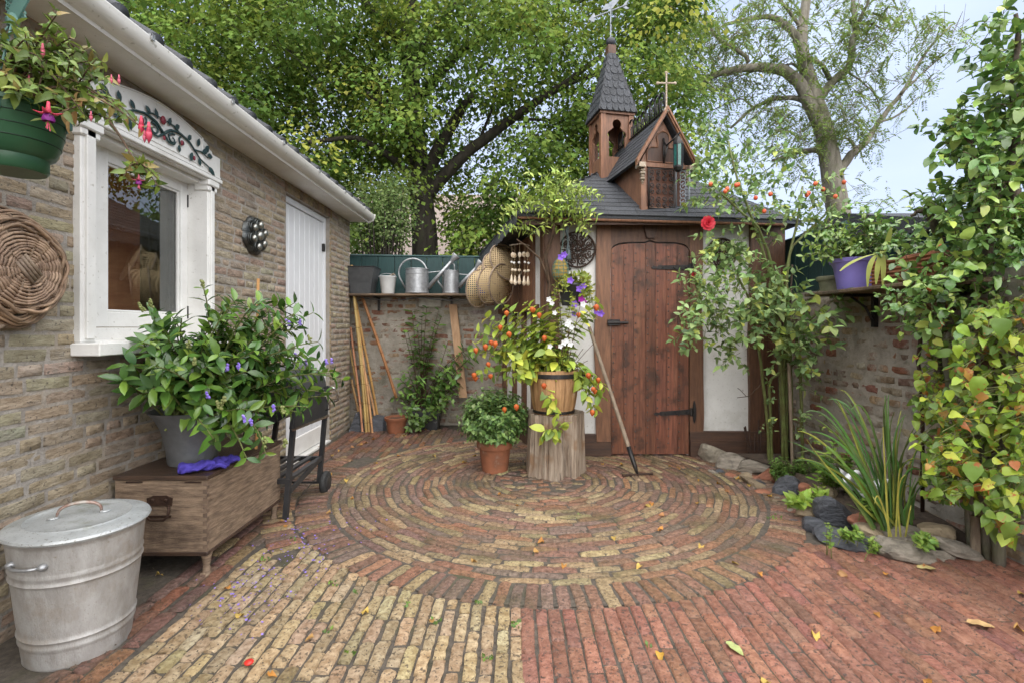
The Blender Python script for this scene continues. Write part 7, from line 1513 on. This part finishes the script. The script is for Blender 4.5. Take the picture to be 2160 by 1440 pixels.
# ------------------------------------------------------------------ background house
bh = thing("brick_house", "pink brick house with tiled roof seen through the linden leaves", "house", (-.6, 16, 0))
m = MB(); m.bx((-7.0, 16, 0), (1.6, 22, 3.5)); put("wall", m, M("far_brick", (.31, .26, .225), (.24, .20, .17), 30, .9, .6, 40, stretch=(1, 1, 3)), bh)
m = MB(); m.prism([(15.6, 3.4), (22.4, 3.4), (19, 6.2)], (9.2, 0, 0), (-7.3, 0, 0), (0, 1, 0), (0, 0, 1)); put("roof", m, M("far_tiles", (.27, .215, .185), (.20, .16, .135), 12, .85, .8, 20, stretch=(3, 1, 1)), bh)
for xw in (-1.75, .2):
    m = MB(); m.bx((xw, 15.93, 1.6), (xw + .75, 16.02, 3.1)); wf = put("window", m, m_white, bh)
    for k in range(2): m = MB(); m.bx((xw + .06 + k * .33, 15.915, 1.68), (xw + .36 + k * .33, 15.935, 3.02)); put("pane", m, M("far_shutter", (.34, .38, .42), (.28, .31, .35), 6, .4), wf)
ns = thing("neighbour_shed", "low dark roofed shed behind the climbing rose on the right", "shed", (4.6, 5.0, 0))
m = MB(); m.bx((3.1, 3.4, 0), (6.5, 6.0, 1.85)); put("wall", m, m_green_wood, ns)
m = MB(); m.prism([(3.3, 1.86), (6.2, 1.86), (6.2, 2.0), (4.6, 2.20)], (3.7, 0, 0), (3.0, 0, 0), (0, 1, 0), (0, 0, 1)); put("roof", m, m_felt, ns)

# ------------------------------------------------------------------ trees
def limb(mb, pts, r0, r1, wob=.02, n=8):
    P_ = np.array(pts, float); t_ = np.linspace(0, 1, len(P_)); k = max(8, len(P_) * 4); tt = np.linspace(0, 1, k); C = np.stack([np.interp(tt, t_, P_[:, j]) for j in range(3)], 1)
    for _ in range(2): C[1:-1] = (C[:-2] + 2 * C[1:-1] + C[2:]) / 4
    C[1:] += np.cumsum(rng.normal(0, wob / 4, (k - 1, 3)), 0); mb.tube(C, np.linspace(r0, r1, k).tolist(), n); return C
li = thing("linden_tree", "large broad linden tree standing behind the green fence", "tree", W(895, 815, 8.6) * (1, 1, 0))
YT = 8.6; m = MB(); tb0 = W(895, 600, YT) * (1, 1, 0)
trunk = limb(m, [tb0, W(897, 530, YT), W(892, 440, YT), W(880, 330, YT), W(868, 200, YT), W(860, 60, YT), W(865, -150, YT), W(870, -330, YT)], .25, .08, .02, 14)
put("trunk", m, m_bark, li, smooth=True)
br = []
bl_ = [([(888, 410, YT), (915, 345, YT - .1), (950, 285, YT - .3), (985, 235, YT - .5), (1010, 200, YT - .6)], .14, .06), ([(890, 420, YT), (960, 345, YT - .1), (1010, 300, YT - .2), (1080, 250, YT - .3), (1180, 185, YT - .4), (1260, 120, YT - .4)], .13, .04), ([(880, 330, YT), (830, 240, YT), (740, 150, YT), (640, 120, YT), (560, 90, YT)], .13, .03), ([(872, 260, YT), (800, 170, YT + .4), (720, 110, YT + .6), (640, 20, YT + .8)], .10, .03), ([(865, 150, YT), (920, 60, YT - .2), (1000, -40, YT - .3)], .10, .03), ([(888, 400, YT), (830, 330, YT - .5), (760, 290, YT - .9), (660, 300, YT - 1.2)], .09, .025), ([(880, 330, YT), (830, 250, YT - .8), (780, 200, YT - 1.4)], .08, .025), ([(870, 230, YT), (960, 120, YT + .4), (1100, 40, YT + .6), (1250, 0, YT + .8)], .1, .03), ([(865, 120, YT), (780, 20, YT - .5), (700, -60, YT - .8)], .09, .03), ([(640, 120, YT), (540, 60, YT), (430, 40, YT), (330, 60, YT)], .05, .02), ([(640, 120, YT), (560, 150, YT + .3), (460, 130, YT + .4)], .04, .015), ([(1180, 185, YT - .4), (1290, 150, YT - .2), (1390, 110, YT)], .05, .02), ([(1080, 250, YT - .3), (1180, 260, YT), (1240, 280, YT + .2)], .03, .012), ([(1010, 300, YT - .2), (1040, 230, YT - .2), (1050, 150, YT)], .03, .01)]
for pts, r0, r1 in bl_:
    m = MB(); br.append(limb(m, [W(*p) for p in pts], r0, r1, .03)); put("branch", m, m_bark, li, smooth=True)
# crown: drooping sprays of leaves filling the crown's volume
def in_linden(x, y):
    if y > 560 or x < 215 or x > 1455: return False
    if x > 1290 and y > 380 - (1455 - x) * .2: return False
    if y > 400 and 800 < x < 960 and y > 420: return x < 870 and rng.random() < .35
    if y > 420 and 960 <= x: return (y < 470 and rng.random() < .9) or rng.random() < .6
    if y > 480 and x < 800: return rng.random() < .75
    return True
G1 = np.array([(.19, .285, .055), (.14, .235, .05), (.25, .345, .065), (.33, .41, .075), (.43, .46, .09)])
LIMBS = [np.array([p[:2] for p in bl_[k][0]], float) for k in (0, 1)] + [np.array([(897, 530), (894, 460), (890, 405)], float)]
def near_limb(x, y, d):
    for L_ in LIMBS:
        for a, b in zip(L_[:-1], L_[1:]):
            t = np.clip(np.dot((x, y) - a, b - a) / np.dot(b - a, b - a), 0, 1)
            if np.hypot(*((x, y) - a - t * (b - a))) < d: return True
    return False
cl = []
tries = 0
while len(cl) < 1050 and tries < 20000:
    tries += 1
    x, y = U(200, 1460), U(-170, 560); Y = YT + rng.normal(0, 1.0); Y = min(max(Y, 6.5), 11.5)
    if not in_linden(x, y): continue
    if Y < YT + .1 and near_limb(x, y, 36) and rng.random() < .8: continue
    cl.append((x, y, Y))
lm = MB(); P_, D_, N_, S_, C_ = [], [], [], [], []
for (x, y, Y) in cl:
    c = W(x, y, Y); n = 135; R_ = U(.20, .38); cc = G1[rng.choice(5, p=[.33, .32, .2, .11, .04])] * U(.62, 1.08)
    q = rng.normal(0, 1, (n, 3)) * np.array((R_, R_, R_ * .36)); q[:, 2] -= .35 * (q[:, 0] ** 2 + q[:, 1] ** 2) / R_ * .8
    out = nrmz(q * (1, 1, 0) + rng.normal(0, .15, (n, 3)))
    P_.append(c + q); D_.append(out * .8 + np.array((0, 0, -.7)) + rng.normal(0, .25, (n, 3))); N_.append(np.array((0, 0, 1.0)) + out * .45 + rng.normal(0, .22, (n, 3)) + np.array((0, -.25, 0))); S_.append(rng.uniform(.05, .095, n)); C_.append(cc * rng.uniform(.88, 1.12, (n, 1)) * (1 + rng.normal(0, .05, (n, 3))))
    for _ in range(2): a = q[rng.integers(n)]; lm.tube([c - (0, 0, .05), c + a * .5, c + a], [.006, .003], 4, False)
P_ = np.concatenate(P_); A = frames(P_, np.concatenate(D_), np.concatenate(N_), np.concatenate(S_)); me = joined("crown", L_far, A, rng.integers(0, 2, len(A)), np.clip(np.concatenate(C_), .01, .8)); me.materials.append(m_leaf_far)
o = bpy.data.objects.new("crown", me); col.objects.link(o); o.parent = li; o.matrix_parent_inverse = inv_of(li); o["kind"] = "stuff"
put("twigs", lm, m_bark, li)["kind"] = "stuff"

lo = thing("locust_tree", "tall airy tree with crooked grey limbs against the sky", "tree", W(1775, 795, 11) * (1, 1, 0)); Y2 = 11.0; m = MB()
tr2 = limb(m, [W(1795, 600, Y2) * (1, 1, 0), W(1788, 560, Y2), W(1765, 430, Y2), W(1752, 330, Y2), W(1738, 265, Y2), W(1718, 200, Y2), W(1702, 150, Y2), W(1690, 90, Y2), W(1698, 30, Y2), W(1708, -60, Y2), W(1700, -200, Y2)], .27, .06, .015, 14); put("trunk", m, m_bark2, lo, smooth=True)
L2 = [([(1745, 300), (1727, 262), (1690, 180), (1660, 150), (1633, 141), (1582, 139), (1524, 152), (1481, 173), (1456, 202)], .19, .06), ([(1720, 230), (1687, 209), (1633, 206), (1589, 227), (1539, 269)], .09, .03), ([(1722, 215), (1755, 173), (1788, 148), (1795, 90), (1802, 65), (1795, 43), (1797, -20)], .12, .05), ([(1802, 65), (1824, 22), (1836, -20)], .05, .03), ([(1755, 170), (1738, 140), (1716, 123), (1683, 112), (1672, 70)], .07, .025), ([(1765, 370), (1790, 330), (1806, 318), (1824, 300), (1849, 260), (1900, 199), (1943, 112), (1994, 65)], .13, .02), ([(1752, 335), (1723, 318), (1680, 327), (1625, 343)], .10, .04), ([(1690, 88), (1660, 52), (1644, 40), (1615, 34), (1560, 44), (1524, 56)], .11, .035), ([(1579, 132), (1577, 118), (1524, 87), (1492, 51), (1486, -10)], .06, .03), ([(1492, 51), (1460, 25), (1400, 30)], .03, .012), ([(1590, 35), (1555, 70), (1535, 85)], .03, .012), ([(1706, 155), (1670, 135), (1630, 138)], .04, .02), ([(1456, 200), (1430, 150), (1400, 60), (1385, 0)], .04, .015), ([(1481, 173), (1440, 110), (1410, 80)], .03, .012), ([(1849, 260), (1905, 240), (1940, 205)], .035, .012), ([(1815, 48), (1840, 55), (1868, 68)], .04, .015), ([(1806, 318), (1795, 295), (1780, 290)], .04, .02), ([(1900, 199), (1960, 140), (2010, 100)], .03, .01), ([(1755, 420), (1725, 385), (1690, 370)], .025, .008), ([(1590, 227), (1560, 205), (1500, 235), (1470, 250)], .025, .008), ([(1620, 139), (1560, 160), (1545, 168)], .03, .01), ([(1780, 148), (1830, 190), (1850, 230)], .03, .01), ([(1690, 60), (1640, -5), (1610, -40)], .05, .02)]
ptsL = []
for pts, r0, r1 in L2:
    m = MB(); Yv = Y2 + U(-.6, .6); C = limb(m, [W(x, y, Y2 + (Yv - Y2) * i / len(pts)) for i, (x, y) in enumerate(pts)], r0 * .8, r1 * .85, .03); put("branch", m, m_bark2, lo, smooth=True); ptsL.append(C)
sp = []
for C in ptsL:
    for _ in range(7): i = int(len(C) * U(.35, .999)); sp.append(C[i] + rng.normal(0, .18, 3))
ar = [(1480, 80, 60, 40, 22), (1545, 60, 50, 40, 16), (1610, 20, 60, 30, 14), (1690, 240, 60, 35, 26), (1635, 250, 60, 30, 20), (1780, 220, 45, 50, 30), (1790, 260, 60, 30, 18), (1840, 100, 40, 50, 16), (1770, 100, 40, 50, 16), (1900, 60, 60, 40, 16), (1985, 60, 40, 25, 14), (1940, 130, 50, 40, 10), (1860, 20, 60, 30, 12), (1600, 120, 70, 40, 16), (1430, 60, 50, 60, 26), (1500, 170, 60, 30, 20), (1560, 170, 60, 30, 14), (1650, 320, 70, 25, 20), (1720, 290, 40, 30, 16), (1830, 420, 40, 40, 5), (1460, 130, 50, 60, 24), (1400, 20, 60, 30, 14), (1740, 20, 60, 30, 12), (1700, 160, 60, 40, 10), (1490, 260, 40, 25, 9), (1560, 300, 40, 20, 8), (1420, 170, 30, 60, 12), (1800, 180, 70, 60, 14), (1610, 80, 60, 40, 12), (1690, 50, 60, 40, 12)]
for (x, y, rx, ry, n) in ar:
    for _ in range(n): sp.append(W(x + rx * U(-1, 1), y + ry * U(-1, 1), Y2 + U(-.9, .9)))
PP, DD, NN, SS, CC = [], [], [], [], []; tm2 = MB()
for c in sp:
    nsp = rng.integers(2, 6)
    for _ in range(nsp):
        d = nrmz(rng.normal(0, 1, 3) * (1, 1, .5) + np.array((0, 0, -.45))); ln = U(.16, .30); st = c + rng.normal(0, .13, 3); k = rng.integers(7, 12); t = np.linspace(.1, 1, k); side = nrmz(np.cross(d, (0, 0, 1))); p = st + d * ln * t[:, None] + np.array((0, 0, -.12)) * (t ** 2)[:, None]
        for sg in (-1, 1): PP.append(p); DD.append(np.tile(d * .5 + side * sg, (k, 1)) + rng.normal(0, .15, (k, 3)) + np.array((0, 0, -.15))); NN.append(np.tile((0, -.2, 1.0), (k, 1)) + rng.normal(0, .25, (k, 3))); SS.append(rng.uniform(.05, .08, k)); CC.append(np.array((.21, .28, .085)) * U(.75, 1.4) * (1 + rng.normal(0, .08, (k, 3))))
    tm2.tube([c, c + rng.normal(0, .15, 3), c + rng.normal(0, .25, 3)], [.008, .003], 4, False)
PP = np.concatenate(PP); A = frames(PP, np.concatenate(DD), np.concatenate(NN), np.concatenate(SS)); me = joined("crown", L_feather, A, np.zeros(len(A), int), np.clip(np.concatenate(CC), .01, .8)); me.materials.append(m_leaf_far); o = bpy.data.objects.new("crown", me); col.objects.link(o); o.parent = lo; o.matrix_parent_inverse = inv_of(lo); o["kind"] = "stuff"
put("twigs", tm2, m_bark2, lo)["kind"] = "stuff"

# pale shrub over the fence at the house corner, dark bushes further back
def bush(name, label, c, spots, n, sz, cols, cat="shrub", rad=.3):
    q = thing(name, label, cat, c); P_, D_, N_, S_ = [], [], [], []; m = MB()
    for (x, y, Y) in spots:
        ce = W(x, y, Y); v = nrmz(rng.normal(0, 1, (n, 3))); p = ce + v * rng.uniform(.3, 1, (n, 1)) * rad; P_.append(p); D_.append(v + rng.normal(0, .5, (n, 3))); N_.append(v * .6 + np.array((0, 0, .7)) + rng.normal(0, .3, (n, 3))); S_.append(sz * rng.uniform(.7, 1.2, n)); m.tube(bez(np.array(c), ce, .1, 8), [.02, .006], 5, False)
    P_ = np.concatenate(P_); A = frames(P_, np.concatenate(D_), np.concatenate(N_), np.concatenate(S_)); me = joined("crown", L_far, A, rng.integers(0, 2, len(A)), pal(len(A), cols, [1] * len(cols), .2)); me.materials.append(m_leaf_far); o = bpy.data.objects.new("crown", me); col.objects.link(o); o.parent = q; o.matrix_parent_inverse = inv_of(q); o["kind"] = "stuff"; put("trunk", m, m_bark, q, smooth=True)
bush("pale_shrub", "pale green small leaved shrub between the house eave and the linden", W(800, 700, 6.9) * (1, 1, 0), [(U(750, 860), U(385, 525), U(6.6, 7.2)) for _ in range(46)], 90, .045, [(.20, .28, .10), (.15, .23, .08), (.26, .33, .13)], rad=.25)
bush("laurel_bush", "dark green bush behind the wall right of the linden trunk", W(1020, 700, 9.6) * (1, 1, 0), [(U(950, 1090), U(430, 535), U(9.3, 10)) for _ in range(26)], 70, .09, [(.20, .30, .06), (.15, .24, .05)], rad=.3)

# ------------------------------------------------------------------ litter and small things on the paving
YL = [(.62, .36, .05), (.55, .25, .05), (.60, .42, .10), (.40, .19, .07), (.52, .30, .09)]
m_litter = M("fallen_leaf", (1, 1, 1), (.7, .65, .6), 40, .6, .2, 60, tint=True, trans=.1)
T_fall = [leaf_tmpl(m_litter, .8, HEART, .5, .35, .35, s + 3) for s in range(4)]
spots = [(740, 942), (716, 948), (775, 933), (838, 960), (866, 937), (894, 933), (915, 960), (790, 975), (780, 990), (822, 905), (757, 1028), (697, 1078), (976, 974), (938, 992), (1125, 940), (1056, 1040), (1089, 1065), (1145, 1138), (1128, 1163), (1190, 1190), (995, 1182), (1375, 1060), (1362, 1064), (1393, 1118), (1398, 1113), (1295, 1131), (1470, 1060), (1530, 1033), (1560, 1008), (1512, 1018), (1475, 1010), (1450, 1000), (1345, 998), (1310, 978), (1270, 978), (1410, 982), (1430, 985), (1400, 1085), (1350, 1190), (1480, 1150), (1545, 1185), (1600, 1205), (1625, 1045), (1580, 1022), (1555, 985), (700, 1000), (730, 1010), (820, 930), (850, 918), (790, 925), (760, 935), (1000, 960), (900, 905), (975, 915), (1010, 900), (660, 1340), (565, 1420), (910, 1310), (775, 1290), (1393, 1375), (1870, 1210), (1845, 1290), (2150, 1250), (1950, 1195), (1980, 1330), (1720, 1335), (1960, 1440), (1610, 1440), (2140, 1320), (480, 1240), (330, 1210), (310, 1160), (600, 1110), (590, 1095), (505, 1300), (700, 960), (745, 1050), (675, 940)]
mats = []; cols_ = []
for (x, y) in spots:
    p = G(x, y, .03) if y > VY + 60 else G(x, y); p[2] = .028; a = U(0, 6.28); mats.append(frames([p], [(math.cos(a), math.sin(a), U(0, .2))], [(U(-.4, .4), U(-.4, .4), 1)], [U(.024, .040)])[0]); cols_.append(np.array(YL[rng.integers(5)]) * U(.6, .95))
for A_, c_ in zip(mats, cols_):
    o = bpy.data.objects.new("fallen_leaf", T_fall[rng.integers(4)].me); col.objects.link(o); o.matrix_basis = Matrix(A_.tolist()); o.color = (*[float(v) for v in c_], 1)
    tag(o, "small fallen autumn leaf lying on the brick paving", "leaf", "fallen leaves scattered on the paving")
T_big = leaf_tmpl(m_litter, .52, [(-.25, .02), (-.02, .04), (.0, .2), (.12, .7), (.3, .96), (.5, 1), (.7, .8), (.88, .42), (1, .02)], .18, .10, .12, 4)
def bigleaf(label, x, y, ln, a, cl): p = G(x, y, .03); A_ = frames([p], [(math.cos(a), math.sin(a), .05)], [(.1, -.1, 1)], [ln])[0]; o = bpy.data.objects.new("fallen_leaf", T_big.me); col.objects.link(o); o.matrix_basis = Matrix(A_.tolist()); o.color = (*cl, 1); tag(o, label, "leaf", "fallen leaves scattered on the paving")
bigleaf("large pale green leaf lying on the red bricks", 1533, 1352, .075, -1.2, (.40, .46, .18)); bigleaf("large pale buff leaf with a stalk on the red bricks at the right", 2040, 1310, .085, -.35, (.62, .42, .20)); bigleaf("curled buff leaf on the paving below the pointed grey stone", 1935, 1195, .08, -.1, (.50, .42, .18)); bigleaf("upright dry grey leaf under the hydrangea", 2110, 1185, .08, .8, (.42, .36, .22))
q = thing("bottle_cap", "small shiny red cap lying on the yellow bricks", "cap", G(525, 1398, .03)); m = MB(); m.lathe(G(525, 1398, .03), [(.002, 0), (.014, .001), (.015, .005), (.012, .009), (.002, .010)], 16); put("disc", m, m_candy, q, smooth=50)
# petals under the shrub, grit and moss tufts in the joints
V = []; pm = MB()
for _ in range(320):
    t = U(0, 1); x = 470 + 260 * t + rng.normal(0, 45); y = 1290 - 210 * t + rng.normal(0, 30)
    if y < 1000 or x < 380: continue
    p = G(x, y, .028); a = U(0, 6.28); s = U(.003, .006); d = np.array((math.cos(a), math.sin(a), .2)) * s; e = np.array((-math.sin(a), math.cos(a), .3)) * s; pm.add([p - d, p + e, p + d, p - e], [(0, 1, 2, 3)])
tag(put("purple_petals", pm, m_lilac), "scatter of tiny purple petals fallen from the shrub", "petals", kind="stuff")
tf = Plant(L_small, [(.16, .26, .05), (.10, .17, .04)], [1, 1])
for (x, y, n) in ((1087, 1318, 16), (920, 1310, 6), (1030, 1390, 10), (860, 1275, 6), (750, 1250, 6), (740, 1380, 5), (1010, 1270, 5), (560, 1180, 10), (620, 1140, 8), (700, 1230, 6), (690, 1330, 5), (1370, 1362, 4), (1215, 1090, 4), (1630, 1090, 6), (1645, 1095, 6)):
    for _ in range(n):
        p = G(x + U(-9, 9), y + U(-6, 6), .02); tf.leaf(p, np.array((U(-1, 1), U(-1, 1), 1.0)), np.array((0, -.5, .5)), U(.008, .018))
A = frames(np.array(tf.p), np.array(tf.d), np.array(tf.n), np.array(tf.s)); me = joined("joint_weeds", L_small, A, rng.integers(0, 2, len(A)), tf.color()); me.materials.append(m_leaf); o = bpy.data.objects.new("joint_weeds", me); col.objects.link(o); tag(o, "tiny weeds sprouting in the paving joints", "weeds", kind="stuff")
gm = MB()
for _ in range(1600):
    x, y = U(150, 2100), U(1000, 1440); p = G(x, y, .027)
    if p[0] < -1.8 or p[0] > 2.3: continue
    s = U(.0012, .0034); gm.add([p + (-s, -s, 0), p + (s, -s * .6, 0), p + (.2 * s, s, 0), p + (0, 0, s * 1.3)], [(0, 1, 3), (1, 2, 3), (2, 0, 3)])
tag(put("grit", gm, M("grit_dark", (.05, .04, .032), (.11, .085, .06), 60, .9)), "dark grit scattered over the paving", "grit", kind="stuff")
